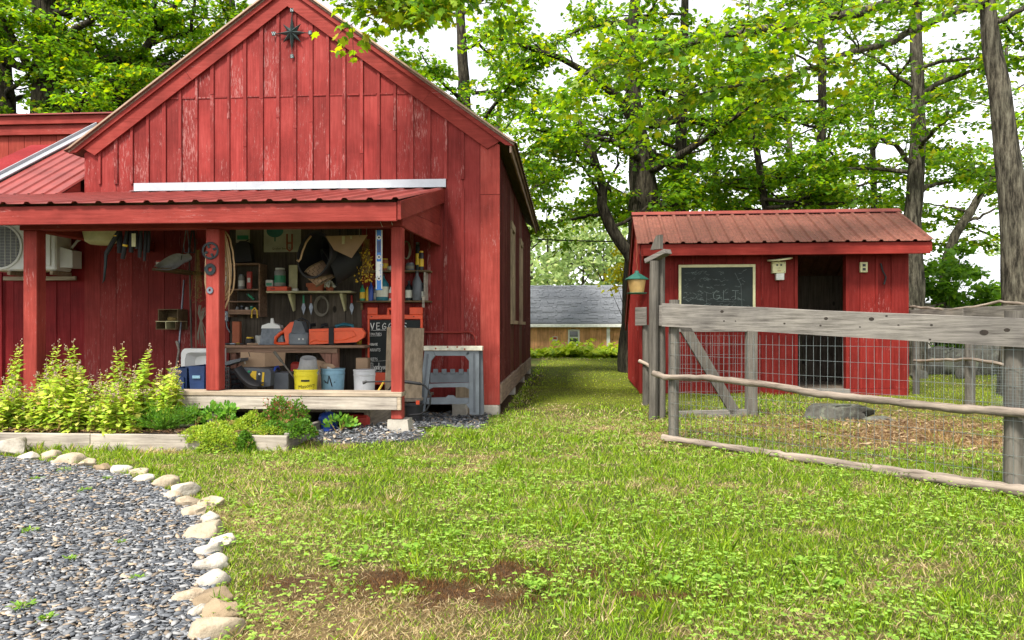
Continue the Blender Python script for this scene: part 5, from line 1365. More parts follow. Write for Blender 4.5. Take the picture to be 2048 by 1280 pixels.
# milk crate beside the post
x0, x1, z0, z1 = rect(437, 736, 459, 0, 8.75); z1 = P(440, 737, 8.75).z
g = Geo(); y0, y1 = 8.75, 9.05
for zz in np.linspace(ZD, z1 - 0.02, 7): g.box(x0, x1, y0, y0 + 0.012, zz, zz + 0.014).box(x0, x0 + 0.012, y0 + 0.0125, y1, zz, zz + 0.014).box(x1 - 0.012, x1, y0 + 0.0125, y1, zz, zz + 0.014)
for xx in np.linspace(x0, x1 - 0.014, 6): g.box(xx, xx + 0.012, y0 - 0.001, y0 + 0.011, ZD, z1)
T('milk_crate', 'dark lattice milk crate to the right of the porch post', 'crate', [('lattice', g, 'black_plastic'), ('rim', Geo().box(x0, x1, y0 - 0.003, y0 + 0.015, z1 + 0.001, z1 + 0.02), 'black_plastic'), ('base', Geo().box(x0 + 0.013, x1 - 0.013, y0 + 0.013, y1, ZD, ZD + 0.006), 'black_plastic')])
x0, x1, z0, z1 = rect(437, 720, 478, 735, 8.7)
solo('dark_tool_case', Geo().prism([(x0, 8.74, z0 + 0.002), (x1, 8.74, z0 + 0.075), (x1 + 0.005, 8.74, z0 + 0.11), (x0, 8.74, z0 + 0.055)], (0, 0.22, 0)), 'grey_plastic_dark', 'dark flat tool case tilted across the milk crate', 'tool case')

# ---- workbench
BY0, BY1 = 9.55, 10.18; BZ_ = 0.955
bx0, bx1 = P(432, 690, BY0).x, P(728, 690, BY0).x
lgx = P(666, 730, BY0).x; llx = P(462, 730, BY0).x
T('workbench', 'brown wooden workbench with braced legs along the grey wall', 'workbench', [
    ('top_plank', Geo().cbox(bx0, bx1, BY0, BY0 + 0.3, BZ_ - 0.035, BZ_, 0.004), 'bench_wood'), ('top_plank', Geo().cbox(bx0, bx1 - 0.05, BY0 + 0.304, BY1, BZ_ - 0.035, BZ_, 0.004), 'bench_wood'),
    ('apron', Geo().cbox(bx0 + 0.05, lgx + 0.045, BY0 + 0.03, BY0 + 0.06, BZ_ - 0.10, BZ_ - 0.037, 0.003), 'bench_wood'),
    ('leg', Geo().cbox(lgx - 0.04, lgx + 0.045, BY0 + 0.062, BY0 + 0.14, ZD, BZ_ - 0.037, 0.005), 'bench_leg'), ('leg', Geo().cbox(llx - 0.04, llx + 0.04, BY0 + 0.062, BY0 + 0.14, ZD, BZ_ - 0.037, 0.005), 'bench_leg'),
    ('leg', Geo().cbox(bx1 - 0.12, bx1 - 0.05, BY1 - 0.12, BY1 - 0.04, ZD, BZ_ - 0.037, 0.005), 'bench_leg'), ('leg', Geo().cbox(bx0 + 0.05, bx0 + 0.12, BY1 - 0.12, BY1 - 0.04, ZD, BZ_ - 0.037, 0.005), 'bench_leg'),
    ('gusset', Geo().prism([(lgx - 0.045, BY0 + 0.065, BZ_ - 0.105), (lgx - 0.20, BY0 + 0.065, BZ_ - 0.105), (lgx - 0.045, BY0 + 0.065, BZ_ - 0.33)], (0, 0.03, 0)), 'bench_leg'),
    ('brace', Geo().beam((llx + 0.03, BY0 + 0.1, BZ_ - 0.35), (llx + 0.25, BY0 + 0.1, BZ_ - 0.06), 0.05, 0.03, (0, 1, 0)), 'bench_leg')])
# ---- chainsaw
yc_ = 9.62; s_ = px(9.85); ZT = BZ_ + 0.001
def U(u): return P(u, 690, yc_).x
def V(v): return P(600, v, yc_).z
body = Geo().prism([(U(547), yc_, V(687)), (U(580), yc_, V(684)), (U(582), yc_, V(660)), (U(588), yc_, V(640)), (U(575), yc_, V(642)), (U(560), yc_, V(655)), (U(549), yc_, V(668))], (0, 0.16, 0))
zmin = min(p[2] for p in body.v); sh = ZT - zmin
def lift(g): g.v = [(p[0], p[1], p[2] + sh) for p in g.v]; return g
rear = Geo()
rear.tube([(U(583), yc_ + 0.08, V(646)), (U(570), yc_ + 0.08, V(655)), (U(556), yc_ + 0.08, V(664)), (U(547), yc_ + 0.08, V(672)), (U(546), yc_ + 0.08, V(683)), (U(556), yc_ + 0.08, V(685)), (U(578), yc_ + 0.08, V(684))], 0.024, 8)
eng = Geo().cbox(U(578), U(616), yc_ - 0.03, yc_ + 0.18, ZT - sh, V(662), 0.02)
cov = Geo().prism([(U(582), yc_ - 0.012, V(664)), (U(612), yc_ - 0.012, V(664)), (U(604), yc_ - 0.012, V(640)), (U(590), yc_ - 0.012, V(637))], (0, 0.16, 0))
hnd = Geo().tube([(U(586), yc_ + 0.0, V(655)), (U(590), yc_ + 0.0, V(640)), (U(600), yc_ + 0.06, V(633)), (U(611), yc_ + 0.12, V(640)), (U(614), yc_ + 0.12, V(660))], 0.013, 8)
scab = Geo().prism([(U(617), yc_ + 0.02, V(686)), (U(712), yc_ + 0.02, V(681)), (U(726), yc_ + 0.02, V(672)), (U(729), yc_ + 0.02, V(663)), (U(722), yc_ + 0.02, V(653)), (U(700), yc_ + 0.02, V(652)), (U(617), yc_ + 0.02, V(655))], (0, 0.07, 0))
rib = Geo().tube([(U(620), yc_ + 0.018, V(682)), (U(630), yc_ + 0.016, V(676)), (U(640), yc_ + 0.018, V(680)), (U(690), yc_ + 0.018, V(676)), (U(712), yc_ + 0.018, V(668)), (U(705), yc_ + 0.018, V(658)), (U(620), yc_ + 0.018, V(660))], 0.006, 6)
T('chainsaw', 'orange and grey chainsaw with orange bar scabbard lying on the workbench', 'chainsaw', [
    ('rear_housing', lift(body) if False else lift(rear), 'orange', 50), ('body', lift(Geo().prism([(U(571), yc_ + 0.01, V(684)), (U(580), yc_ + 0.01, V(684)), (U(590), yc_ + 0.01, V(640)), (U(580), yc_ + 0.01, V(641)), (U(566), yc_ + 0.01, V(656))], (0, 0.15, 0))), 'orange'),
    ('engine', lift(eng), 'grey_plastic', 40, [('bolt', lift(Geo().lathe((U(600), yc_ - 0.03, V(675)), [(0.012, 0), (0.012, 0.01)], 10, (0, -1, 0))), 'label_white'), ('bolt', lift(Geo().lathe((U(608), yc_ - 0.03, V(675)), [(0.012, 0), (0.012, 0.01)], 10, (0, -1, 0))), 'label_white')]),
    ('top_cover', lift(cov), 'grey_plastic_dark'), ('front_handle', lift(hnd), 'black_plastic', 50), ('scabbard', lift(scab), 'orange', None, [('moulded_rib', lift(rib), 'orange', 50)]),
    ('strap', lift(Geo().box(U(657), U(667), yc_ + 0.005, yc_ + 0.10, V(686), V(650))), 'black_rubber')])
# black tool battery pair behind, teal tool
for k, (u, lab) in enumerate([(622, 'black cordless tool standing behind the chainsaw engine'), (646, 'black cordless tool behind the orange scabbard')]):
    x_ = P(u, 650, 9.95).x
    T('power_tool', lab, 'power tool', [('body', Geo().cbox(x_ - 0.07, x_ + 0.07, 9.92, 10.06, ZT, ZT + 0.17, 0.02), 'black_plastic'), ('grip', Geo().tube([(x_ - 0.04, 9.98, ZT + 0.165), (x_ - 0.02, 9.98, ZT + 0.26), (x_ + 0.05, 9.98, ZT + 0.27)], 0.024, 8), 'black_plastic', 50)])
x_ = P(687, 650, 9.9).x
T('circular_saw', 'teal power tool with arched handle behind the scabbard', 'power tool', [('handle', Geo().tube([(x_ - 0.13, 9.9, ZT + 0.14), (x_ - 0.10, 9.9, ZT + 0.25), (x_, 9.9, ZT + 0.275), (x_ + 0.12, 9.9, ZT + 0.26), (x_ + 0.15, 9.9, ZT + 0.15)], 0.022, 8), 'teal', 50), ('body', Geo().cbox(x_ - 0.15, x_ + 0.17, 9.85, 9.97, ZT, ZT + 0.15, 0.02), 'black_plastic')])
# broom head standing on its bristle ends
x0, x1 = P(522, 680, 9.75).x, P(568, 680, 9.75).x; xm = (x0 + x1) / 2
zt_ = P(540, 656, 9.75).z
g = Geo(); rr_ = random.Random(8)
for i in range(22):
    for j in range(3):
        q = i / 21 * 2 - 1; g.tube([(xm + q * (x1 - x0) / 2 * 1.02, 9.72 + 0.03 * j, ZT), (xm + q * (x1 - x0) / 2 * 0.8, 9.72 + 0.03 * j, zt_)], 0.0055, 4)
T('broom_head', 'white broom head with blue grey bristles standing on the workbench', 'broom', [('bristles', g, 'steel'), ('head', Geo().prism([(xm - 0.13, 9.69, zt_ - 0.005), (xm + 0.13, 9.69, zt_ - 0.005), (xm + 0.12, 9.69, zt_ + 0.035), (xm + 0.03, 9.69, zt_ + 0.065), (xm - 0.03, 9.69, zt_ + 0.065), (xm - 0.12, 9.69, zt_ + 0.035)], (0, 0.12, 0)), 'white_plastic'),
    ('socket', Geo().tube([(xm, 9.75, zt_ + 0.055), (xm - 0.005, 9.75, zt_ + 0.13)], [0.03, 0.018], 10), 'white_plastic', 50)])
# small clutter on the bench, left end
rr_ = random.Random(21)
for k, (u, w_, h_, m, lab, nm) in enumerate([(446, 14, 5, 'blue_jug', 'blue handled screwdriver lying at the bench end', 'screwdriver'), (461, 18, 6, 'black_plastic', 'black pliers lying on the workbench', 'pliers'), (480, 16, 5, 'gold', 'yellow handled file lying on the workbench', 'file'), (505, 22, 6, 'cardboard', 'flat wooden scrap at the bench edge before the broom', 'wood_scrap'), (470, 20, 5, 'steel', 'steel wrench lying behind the black pliers', 'wrench')]):
    a = P(u - w_ / 2, 690, 9.62 + 0.05 * (k % 3)); b = P(u + w_ / 2, 690, 9.66 + 0.05 * (k % 3)); a.z = b.z = ZT + 0.014
    T(nm, lab, nm.replace('_', ' '), [('handle', Geo().tube([a, (a * 0.5 + b * 0.5)], 0.013, 7), m, 50), ('shaft', Geo().tube([(a * 0.55 + b * 0.45), b], 0.007 if k != 3 else 0.012, 6), 'steel' if k != 3 else m, 50)])
x_ = P(500, 670, 9.9).x
T('glue_jar', 'dark squat jar with wide lid on the bench', 'jar', [('jar', Geo().lathe((x_, 9.9, ZT), [(0.0, 0), (0.05, 0), (0.055, 0.02), (0.055, 0.07), (0.04, 0.08)], 16), 'black_plastic', 40), ('lid', Geo().lathe((x_, 9.9, ZT + 0.081), [(0.046, 0), (0.046, 0.02), (0.0, 0.021)], 16), 'gold', 40)])
x0, x1, z0, z1 = rect(464, 643, 479, 667, 9.95)
solo('brick_block', Geo().cbox(x0, x1, 9.95, 10.02, ZT, z1, 0.005), 'terracotta', 'upright reddish brick on the back of the workbench', 'brick')
x0, x1, z0, z1 = rect(510, 650, 524, 667, 9.98)
T('paint_tin', 'small pale tin with steel lid behind the broom', 'tin', [('tin', Geo().lathe(((x0 + x1) / 2, 10.0, ZT), [(0, 0), (0.05, 0), (0.05, 0.12), (0, 0.121)], 16), 'label_white', 40), ('lid', Geo().lathe(((x0 + x1) / 2, 10.0, ZT + 0.122), [(0.046, 0), (0.04, 0.006), (0, 0.006)], 16), 'steel', 40)])
# outlet box
x0, x1, z0, z1 = rect(443, 622, 456, 643, YW - 0.06)
T('wall_outlet', 'grey metal double outlet box with conduit above the bench', 'outlet', [('box', Geo().cbox(x0, x1, YW - 0.06, YW, z0, z1, 0.006), 'steel'), ('socket', Geo().lathe(((x0 + x1) / 2, YW - 0.0605, z0 + 0.04), [(0.022, 0), (0.022, 0.004)], 12, (0, -1, 0)), 'label_white'), ('socket', Geo().lathe(((x0 + x1) / 2, YW - 0.0605, z0 + 0.1), [(0.022, 0), (0.022, 0.004)], 12, (0, -1, 0)), 'label_white'),
    ('conduit', Geo().tube([((x0 + x1) / 2 + 0.01, YW - 0.03, z0 + 0.002), ((x0 + x1) / 2 + 0.02, YW - 0.03, z0 - 0.08), ((x0 + x1) / 2 + 0.06, YW - 0.03, z0 - 0.15)], 0.012, 8), 'steel', 50)])
# left shelving with jars (three little shelves)
sx0, sx1 = P(462, 560, 10.0).x, P(520, 560, 10.0).x
sh_parts = [('side', Geo().cbox(sx1, sx1 + 0.02, 9.95, 10.2, P(500, 634, 10).z, P(500, 528, 10).z, 0.002), 'bench_wood'), ('side', Geo().cbox(sx0 - 0.02, sx0, 9.95, 10.2, P(500, 634, 10).z, P(500, 528, 10).z, 0.002), 'bench_wood')]
shz = [P(500, v, 10.0).z for v in (527, 578, 602, 626)]
for zz in shz: sh_parts.append(('shelf', Geo().cbox(sx0 + 0.001, sx1 - 0.001, 9.95, 10.2, zz - 0.018, zz, 0.002), 'bench_wood'))
sh_parts.append(('lip', Geo().cbox(sx0, sx1 + 0.02, 9.935, 9.949, shz[3] - 0.02, shz[3] + 0.045, 0.002), 'bench_wood'))
T('tool_shelf', 'small brown four tier shelf holding jars above the bench', 'shelf', sh_parts)
def jar(x, y, z, r, h, m, lab, lid='steel', band=None, nm='jar'):
    ps = [('body', Geo().lathe((x, y, z + 0.001), [(0, 0), (r * 0.95, 0), (r, 0.01), (r, h * 0.82), (r * 0.8, h * 0.9), (r * 0.8, h * 0.92)], 14), m, 40), ('lid', Geo().lathe((x, y, z + 0.002 + h * 0.92), [(r * 0.86, 0), (r * 0.86, h * 0.08), (0, h * 0.081)], 14), lid, 40)]
    if band: ps.append(('label', Geo().lathe((x, y, z + h * 0.2), [(r * 1.01, 0), (r * 1.01, h * 0.4)], 14), band, 40))
    return T(nm, lab, nm.replace('_', ' '), ps)
jar(P(483, 570, 10.05).x, 10.05, shz[1], 0.042, 0.20, 'pot_grey', 'clear grey jar with pale label on the upper tool shelf', 'steel', 'label_white')
x_ = P(501, 560, 10.03).x
T('level_tool', 'red hand tool with pale window hanging at the shelf front', 'hand tool', [('body', Geo().cbox(x_ - 0.035, x_ + 0.035, 9.98, 10.02, shz[1] + 0.002, shz[1] + 0.24, 0.008), 'red_plastic'), ('window', Geo().box(x_ - 0.02, x_ + 0.02, 9.974, 9.979, shz[1] + 0.09, shz[1] + 0.15), 'label_white')])
a, b = P(495, 584, 9.98), P(507, 595, 9.98)
T('green_stapler', 'green handled tool lying on the middle tool shelf', 'hand tool', [('handle', Geo().tube([(a.x, 10.0, shz[2] + 0.09), (b.x, 10.0, shz[2] + 0.02)], 0.016, 8), 'green_plastic', 50), ('jaw', Geo().tube([(a.x - 0.03, 10.02, shz[2] + 0.1), (a.x, 10.0, shz[2] + 0.088)], 0.01, 6), 'steel')])
for k in range(4):
    jar(P(474 + k * 10, 620, 10.08).x, 10.08, shz[3], 0.026, 0.085 + 0.012 * (k % 2), ['pot_grey', 'black_plastic', 'label_white', 'green_plastic'][k], ['short grey jar on the lowest tool shelf', 'short black jar on the lowest tool shelf', 'short white jar on the lowest tool shelf', 'short green jar on the lowest tool shelf'][k])
x_ = P(509, 620, 9.92).x
T('yellow_clamp', 'ochre spring clamp gripping the lowest tool shelf', 'clamp', [('jaw', Geo().tube([(x_ - 0.04, 9.92, shz[3] - 0.07), (x_ - 0.035, 9.92, shz[3] + 0.03), (x_, 9.92, shz[3] + 0.07)], 0.009, 6), 'gold', 50), ('jaw', Geo().tube([(x_ + 0.04, 9.92, shz[3] - 0.07), (x_ + 0.035, 9.92, shz[3] + 0.03), (x_, 9.92, shz[3] + 0.07)], 0.009, 6), 'gold', 50)])

# ---- cream shelf with two brackets on the grey wall
cx0, cx1, cz = P(533, 584, 9.95).x, P(702, 582, 9.95).x, P(600, 582, 9.95).z
def bracket(u):
    x = P(u, 590, 10.0).x
    return ('bracket', Geo().prism([(x - 0.012, YW - 0.005, cz - 0.03), (x - 0.012, YW - 0.2, cz - 0.03), (x - 0.012, YW - 0.2, cz - 0.05), (x - 0.012, YW - 0.02, cz - 0.26), (x - 0.012, YW - 0.005, cz - 0.26)], (0.03, 0, 0)).prism([(x - 0.022, YW - 0.20, cz - 0.028), (x + 0.022, YW - 0.20, cz - 0.028), (x + 0.010, YW - 0.03, cz - 0.27), (x - 0.006, YW - 0.03, cz - 0.27)], (0, -0.006, -0.002)), 'cream_thing')
T('wall_shelf', 'long cream shelf board on two tapered brackets over the chainsaw', 'shelf', [('board', Geo().cbox(cx0, cx1, 9.93, YW - 0.004, cz - 0.025, cz, 0.003), 'shelf_cream'), bracket(577), bracket(681)])
x0, x1, z0, z1 = rect(533, 573, 574, 582, 9.98)
T('red_toolbox', 'flat orange red case at the left end of the cream shelf', 'case', [('case', Geo().cbox(x0, x1, 9.98, 10.15, cz + 0.001, cz + 0.065, 0.006), 'orange_sign'), ('latch', Geo().box(x0 + 0.06, x0 + 0.12, 9.972, 9.979, cz + 0.02, cz + 0.045), 'red_plastic')])
x_ = P(560, 560, 10.06).x; zj = cz + 0.068
jar(x_, 10.06, zj, 0.075, 0.25, 'pot_grey', 'large jar with wide pale lid on the orange case', 'label_white', 'green_plastic')
x_ = P(540, 570, 10.05).x
T('seed_box', 'small green and white carton on the orange case', 'carton', [('carton', Geo().cbox(x_ - 0.05, x_ + 0.05, 10.02, 10.1, zj, zj + 0.09, 0.002), 'label_white'), ('print', Geo().box(x_ - 0.04, x_ + 0.04, 10.016, 10.0195, zj + 0.01, zj + 0.05), 'green_plastic')])
x0, x1, z0, z1 = rect(578, 530, 595, 577, 10.15)
solo('pale_board', Geo().cbox(x0, x1, 10.14, 10.16, cz + 0.001, z1, 0.003), 'cream_thing', 'narrow pale board standing upright on the cream shelf', 'board')
xx_ = P(592, 578, 10.0).x
solo('small_carton', Geo().cbox(xx_ - 0.035, xx_ + 0.035, 9.96, 10.0, cz + 0.001, cz + 0.035, 0.002), 'label_white', 'tiny white carton lying on the cream shelf', 'carton')
xp = P(632, 575, 10.02).x
T('terracotta_pot', 'terracotta pot standing on the cream shelf under the basket', 'flower pot', [('pot', Geo().lathe((xp, 10.02, cz + 0.001), [(0, 0), (0.10, 0), (0.125, 0.085), (0.11, 0.083), (0, 0.02)], 20), 'terracotta', 40), ('rim', Geo().lathe((xp, 10.02, cz + 0.06), [(0.128, 0), (0.134, 0.0), (0.134, 0.045), (0.12, 0.045)], 20), 'terracotta', 40)])
xp = P(660, 572, 10.03).x
g = Geo(); rr_ = random.Random(2)
for k in range(60):
    d = Vector((rr_.gauss(0, 1), rr_.gauss(0, 1), abs(rr_.gauss(0, 0.8)))).normalized(); c_ = Vector((xp, 10.03, cz + 0.06)) + d * 0.075; g.ob(c_, d.orthogonal().normalized() * 0.012, d.cross(d.orthogonal().normalized()) * 0.012, d * 0.012)
T('succulent', 'small pale green potted plant on the cream shelf end', 'potted plant', [('leaves', g, 'wire_cream'), ('pot', Geo().lathe((xp, 10.03, cz + 0.001), [(0, 0), (0.045, 0), (0.055, 0.06), (0, 0.06)], 14), 'terracotta', 40)])

# ---- hanging black nursery tub, rope handle, woven basket, cardboard
def cone_open(c, ax, prof, n=28): return Geo().lathe(c, prof, n, ax)
tb = P(620, 508, 9.2)
axis = Vector((-0.42, -0.78, 0.10)).normalized()
base = tb - axis * 0.08
T('nursery_tub', 'large black tub hanging tipped open under the porch roof', 'tub', [('tub', cone_open(base, axis, [(0.0, -0.36), (0.20, -0.36), (0.285, 0.0), (0.305, 0.0), (0.305, 0.02), (0.28, 0.02), (0.19, -0.33), (0.0, -0.33)]), 'black_plastic', 40),
    ('rope_handle', Geo().tube([P(622, 472, 8.9), P(612, 485, 8.85), P(605, 503, 8.82), P(601, 518, 8.82), P(597, 523, 8.82), P(594, 520, 8.82)], 0.012, 8), 'hose_tan', 50), ('hook', Geo().tube([base + Vector((0.05, 0.1, 0.27)), base + Vector((0.05, 0.1, 0.55))], 0.006, 6), 'iron_dark')])
tb2 = P(672, 530, 9.45); axis2 = Vector((-0.75, -0.35, -0.35)).normalized()
T('black_bucket', 'second black tub hanging behind the woven basket', 'tub', [('tub', cone_open(tb2, axis2, [(0.0, -0.30), (0.17, -0.30), (0.24, 0.08), (0.255, 0.08), (0.255, 0.10), (0.235, 0.10), (0.16, -0.27), (0.0, -0.27)]), 'black_rubber', 40), ('hook', Geo().tube([tb2 + Vector((0.05, 0, 0.2)), tb2 + Vector((0.05, 0, 0.5))], 0.006, 6), 'iron_dark')])
q4 = [P(600, 548, 9.3), P(641, 520, 9.3), P(663, 552, 9.3), P(628, 572, 9.3)]
bk = Geo(); nu, nv = 8, 6
for i in range(nu):
    for j in range(nv):
        def bl(a, b):
            p = q4[0] * (1 - a) * (1 - b) + q4[1] * a * (1 - b) + q4[2] * a * b + q4[3] * (1 - a) * b; p.y += 0.22 * ((a - 0.5) ** 2) * 2 + (0.012 if (i + j) % 2 else 0); return p
        a0, a1, b0, b1 = i / nu, (i + 0.94) / nu, j / nv, (j + 0.94) / nv
        bk.prism([bl(a0, b0), bl(a1, b0), bl(a1, b1), bl(a0, b1)], (0, 0.01, 0))
T('woven_basket', 'brown woven splint basket tipped below the black tub', 'basket', [('weave', bk, 'cardboard'), ('rim', Geo().tube([q4[3] + Vector((0, 0.09, 0)), (q4[3] + q4[2]) / 2 + Vector((0, -0.02, -0.03)), q4[2] + Vector((0.01, 0.09, 0))], 0.012, 8), 'crate_wood', 50), ('rim', Geo().tube([q4[0] + Vector((0, 0.09, 0)), (q4[0] + q4[1]) / 2 + Vector((0, -0.02, 0)), q4[1] + Vector((0, 0.09, 0))], 0.010, 8), 'crate_wood', 50),
    ('hanger', Geo().tube([q4[1] + Vector((0, 0.06, 0)), q4[1] + Vector((0.02, 0.06, 0.6))], 0.004, 5), 'iron_dark')])
q4 = [P(651, 472, 9.1), P(735, 470, 9.1), P(703, 516, 9.1), P(668, 500, 9.1)]
T('cardboard_sheet', 'brown cardboard sheet sagging from the porch roof', 'cardboard', [('sheet', Geo().prism([q4[0], q4[1], q4[2], q4[3]], (0, 0.012, 0)), 'cardboard'), ('tie', Geo().tube([q4[1] + Vector((-0.1, 0, -0.02)), q4[1] + Vector((-0.1, 0.0, 0.4))], 0.004, 5), 'rope_grey'), ('tape', Geo().prism([P(684, 472, 9.095), P(690, 472, 9.095), P(689, 488, 9.095), P(684, 488, 9.095)], (0, -0.003, 0)), 'cream_thing'), ('tape', Geo().prism([P(700, 472, 9.095), P(704, 472, 9.095), P(704, 478, 9.095), P(701, 478, 9.095)], (0, -0.003, 0)), 'cream_thing')])
# posters on the grey wall
x0, x1, z0, z1 = rect(528, 455, 602, 504, YW + 0.012)
pz0 = z0; yp = YW + 0.004
pg = Geo().box(x0, x1, yp, yp + 0.006, z0, z1)
bell = Geo().lathe(((P(550, 470, yp).x), yp - 0.004, P(550, 462, yp).z), [(0.12, 0), (0.12, 0.002)], 24, (0, -1, 0)); bell.v = [(p[0], p[1], (p[2] - P(550, 462, yp).z) * 0.75 + P(550, 462, yp).z) for p in bell.v]
T('seed_poster', 'yellowed poster with a dark emblem pinned to the grey wall', 'poster', [('sheet', pg, 'paper'), ('emblem', bell.box(P(549, 478, yp).x, P(551.5, 478, yp).x, yp - 0.006, yp - 0.004, P(550, 483, yp).z, P(550, 474, yp).z), 'feeder_green'), ('caption', text_geo('Quaker Seed Tr', 0.042, (P(544, 499, yp).x, yp - 0.002, P(544, 499, yp).z), (1, 0, 0), (0, 0, 1)), 'ink')])
x0, x1, z0, z1 = rect(472, 458, 500, 485, YW + 0.01)
T('calendar_sheet', 'dim printed sheet pinned above the tool shelf', 'poster', [('sheet', Geo().box(x0, x1, yp, yp + 0.006, z0, z1), 'paper'), ('print', Geo().box(x0 + 0.02, x1 - 0.02, yp - 0.003, yp - 0.0005, z0 + 0.04, z0 + 0.10), 'green_plastic')])
a = P(586, 474, 9.9)
T('chain_loop', 'rusty iron chain link hanging over the poster', 'chain', [('link', Geo().tube([P(574, 468, 10.1), P(574, 498, 10.1), P(579, 502, 10.1), P(584, 498, 10.1), P(584, 468, 10.1)], 0.012, 8), 'rust', 50), ('cross_bar', Geo().tube([P(574, 486, 10.1), P(584, 486, 10.1)], 0.010, 8), 'rust', 50)])

# ---- below the bench
x0, x1, z0, z1 = rect(481, 704, 529, 734, 9.0)
zc = z0
T('cardboard_box', 'brown cardboard box resting on the yellow marked tool case', 'box', [('carton', Geo().prism([(x0, 9.0, z0), (x1, 9.0, z0), (x1 + 0.005, 9.0, z1 - 0.01), (x0, 9.0, z1)], (0, 0.02, 0)).prism([(x1, 9.001, z0), (x1 + 0.16, 9.25, z0 + 0.01), (x1 + 0.17, 9.25, z1 - 0.01), (x1 + 0.005, 9.001, z1 - 0.01)], (-0.01, 0.012, 0)).prism([(x0, 9.02, z0 + 0.002), (x1, 9.02, z0 + 0.002), (x1 + 0.13, 9.25, z0 + 0.002), (x0 + 0.13, 9.25, z0 + 0.002)], (0, 0, z1 - z0 - 0.012)), 'cardboard'),
    ('tear', Geo().prism([(x0 + 0.10, 8.998, z1 - 0.003), (x0 + 0.11, 8.998, z1 - 0.003), (x0 + 0.125, 8.998, z1 - 0.06), (x0 + 0.118, 8.998, z1 - 0.06)], (0, -0.001, 0)), 'ink'), ('scuff', Geo().prism([(x0 + 0.04, 8.998, z0 + 0.06), (x0 + 0.055, 8.998, z0 + 0.09), (x0 + 0.07, 8.998, z0 + 0.05), (x0 + 0.06, 8.998, z0 + 0.03)], (0, -0.001, 0)), 'label_white')])
# tool case with yellow panels, leaning
yk = 8.78
def Q(u, v, dy=0): return P(u, v, yk + dy)
case = Geo().prism([Q(486, 735), Q(538, 738), Q(542, 745), Q(540, 772), Q(525, 775), Q(515, 772)], (0, 0.20, 0))
T('jump_starter', 'black battery case with yellow stripes leaning under the bench', 'case', [('case', case, 'grey_plastic_dark'), ('yellow_panel', Geo().prism([Q(505, 742, -.004), Q(513, 742, -.004), Q(512, 764, -.004), Q(500, 750, -.004)], (0, -0.003, 0)), 'gold'), ('label_strip', Geo().prism([Q(516, 743, -.004), Q(522, 744, -.004), Q(520, 768, -.004), Q(514, 765, -.004)], (0, -0.003, 0)), 'black_plastic'),
    ('yellow_bar', Geo().prism([Q(525, 744, -.004), Q(529, 745, -.004), Q(527, 772, -.004), Q(523, 770, -.004)], (0, -0.003, 0)), 'gold'), ('knob', Geo().lathe(Q(498, 743, -.002), [(0.016, 0), (0.013, 0.01), (0, 0.011)], 12, (0, -1, 0)), 'green_plastic'), ('emblem', Geo().lathe(Q(518.5, 748, -.007), [(0.014, 0), (0, 0.002)], 12, (0, -1, 0)), 'label_white')])
vis = Geo(); n_ = 10; vs = []; fs = []
for i in range(n_ + 1):
    q = i / n_; c_ = Q(470 + 48 * q, 738 + 34 * q + 10 * math.sin(q * math.pi), -0.10)
    for j in range(5):
        s = (j / 4 - 0.5); vs.append((c_.x + s * 0.10, 8.66 + 0.35 * s * s, c_.z + s * 0.08))
for i in range(n_):
    for j in range(4): fs.append((i * 5 + j, (i + 1) * 5 + j, (i + 1) * 5 + j + 1, i * 5 + j + 1))
vis.add(vs, fs); vis.add([(p[0], p[1] + 0.006, p[2]) for p in vs], [f[::-1] for f in fs])
T('face_shield', 'glossy black curved visor leaning against the striped case', 'visor', [('visor', vis, 'black_plastic', 60)])
c_ = P(492, 772, 8.68)
T('grey_pan', 'pale grey shallow pan under the black visor', 'pan', [('pan', Geo().lathe((c_.x, 8.86, ZD), [(0, 0), (0.13, 0), (0.19, 0.07), (0.195, 0.075), (0.18, 0.075), (0, 0.02)], 24), 'pot_grey', 40)])
x0, x1, z0, z1 = rect(547, 742, 564, 0, 8.9); z1 = P(550, 745, 8.9).z; x2 = P(580, 745, 8.95).x
T('grey_cooler', 'dark grey box with bright blue rim beside the yellow bucket', 'box', [('box', Geo().cbox(x0, x2, 8.9, 9.2, ZD, z1, 0.008), 'grey_plastic_dark'), ('blue_strap', Geo().tube([P(545, 765, 8.89), P(546, 745, 8.89), P(551, 735, 8.92), P(556, 733, 9.0), P(558, 738, 9.1)], 0.014, 8), 'blue_jug', 50)])
def bucket(u0, u1, vt, Y, m, name, label, rim_m=None, extra=None, h=None, taper=0.86):
    xa_, xb_ = P(u0, vt, Y).x, P(u1, vt, Y).x; r = (xb_ - xa_) / 2; xc_ = (xa_ + xb_) / 2; yc = Y + r; zt = P((u0 + u1) / 2, vt, Y).z; h = zt - ZD
    ps = [('pail', Geo().lathe((xc_, yc, ZD), [(0, 0), (r * taper, 0), (r * 0.97, h * 0.80), (r * 0.97, h), (r * 0.93, h), (r * taper * 0.96, 0.012), (0, 0.012)], 28), m, 40),
          ('rim', Geo().lathe((xc_, yc, ZD + h * 0.80), [(r * 0.975, 0), (r * 1.0, 0.004), (r * 1.0, h * 0.06), (r * 0.975, h * 0.065), (r * 0.975, h * 0.15), (r * 1.02, h * 0.16), (r * 1.02, h * 0.2), (r * 0.975, h * 0.2)], 28), rim_m or m, 40)]
    if extra: ps += extra(xc_, yc, r, h)
    return T(name, label, 'bucket', ps), (xc_, yc, r, ZD + h)
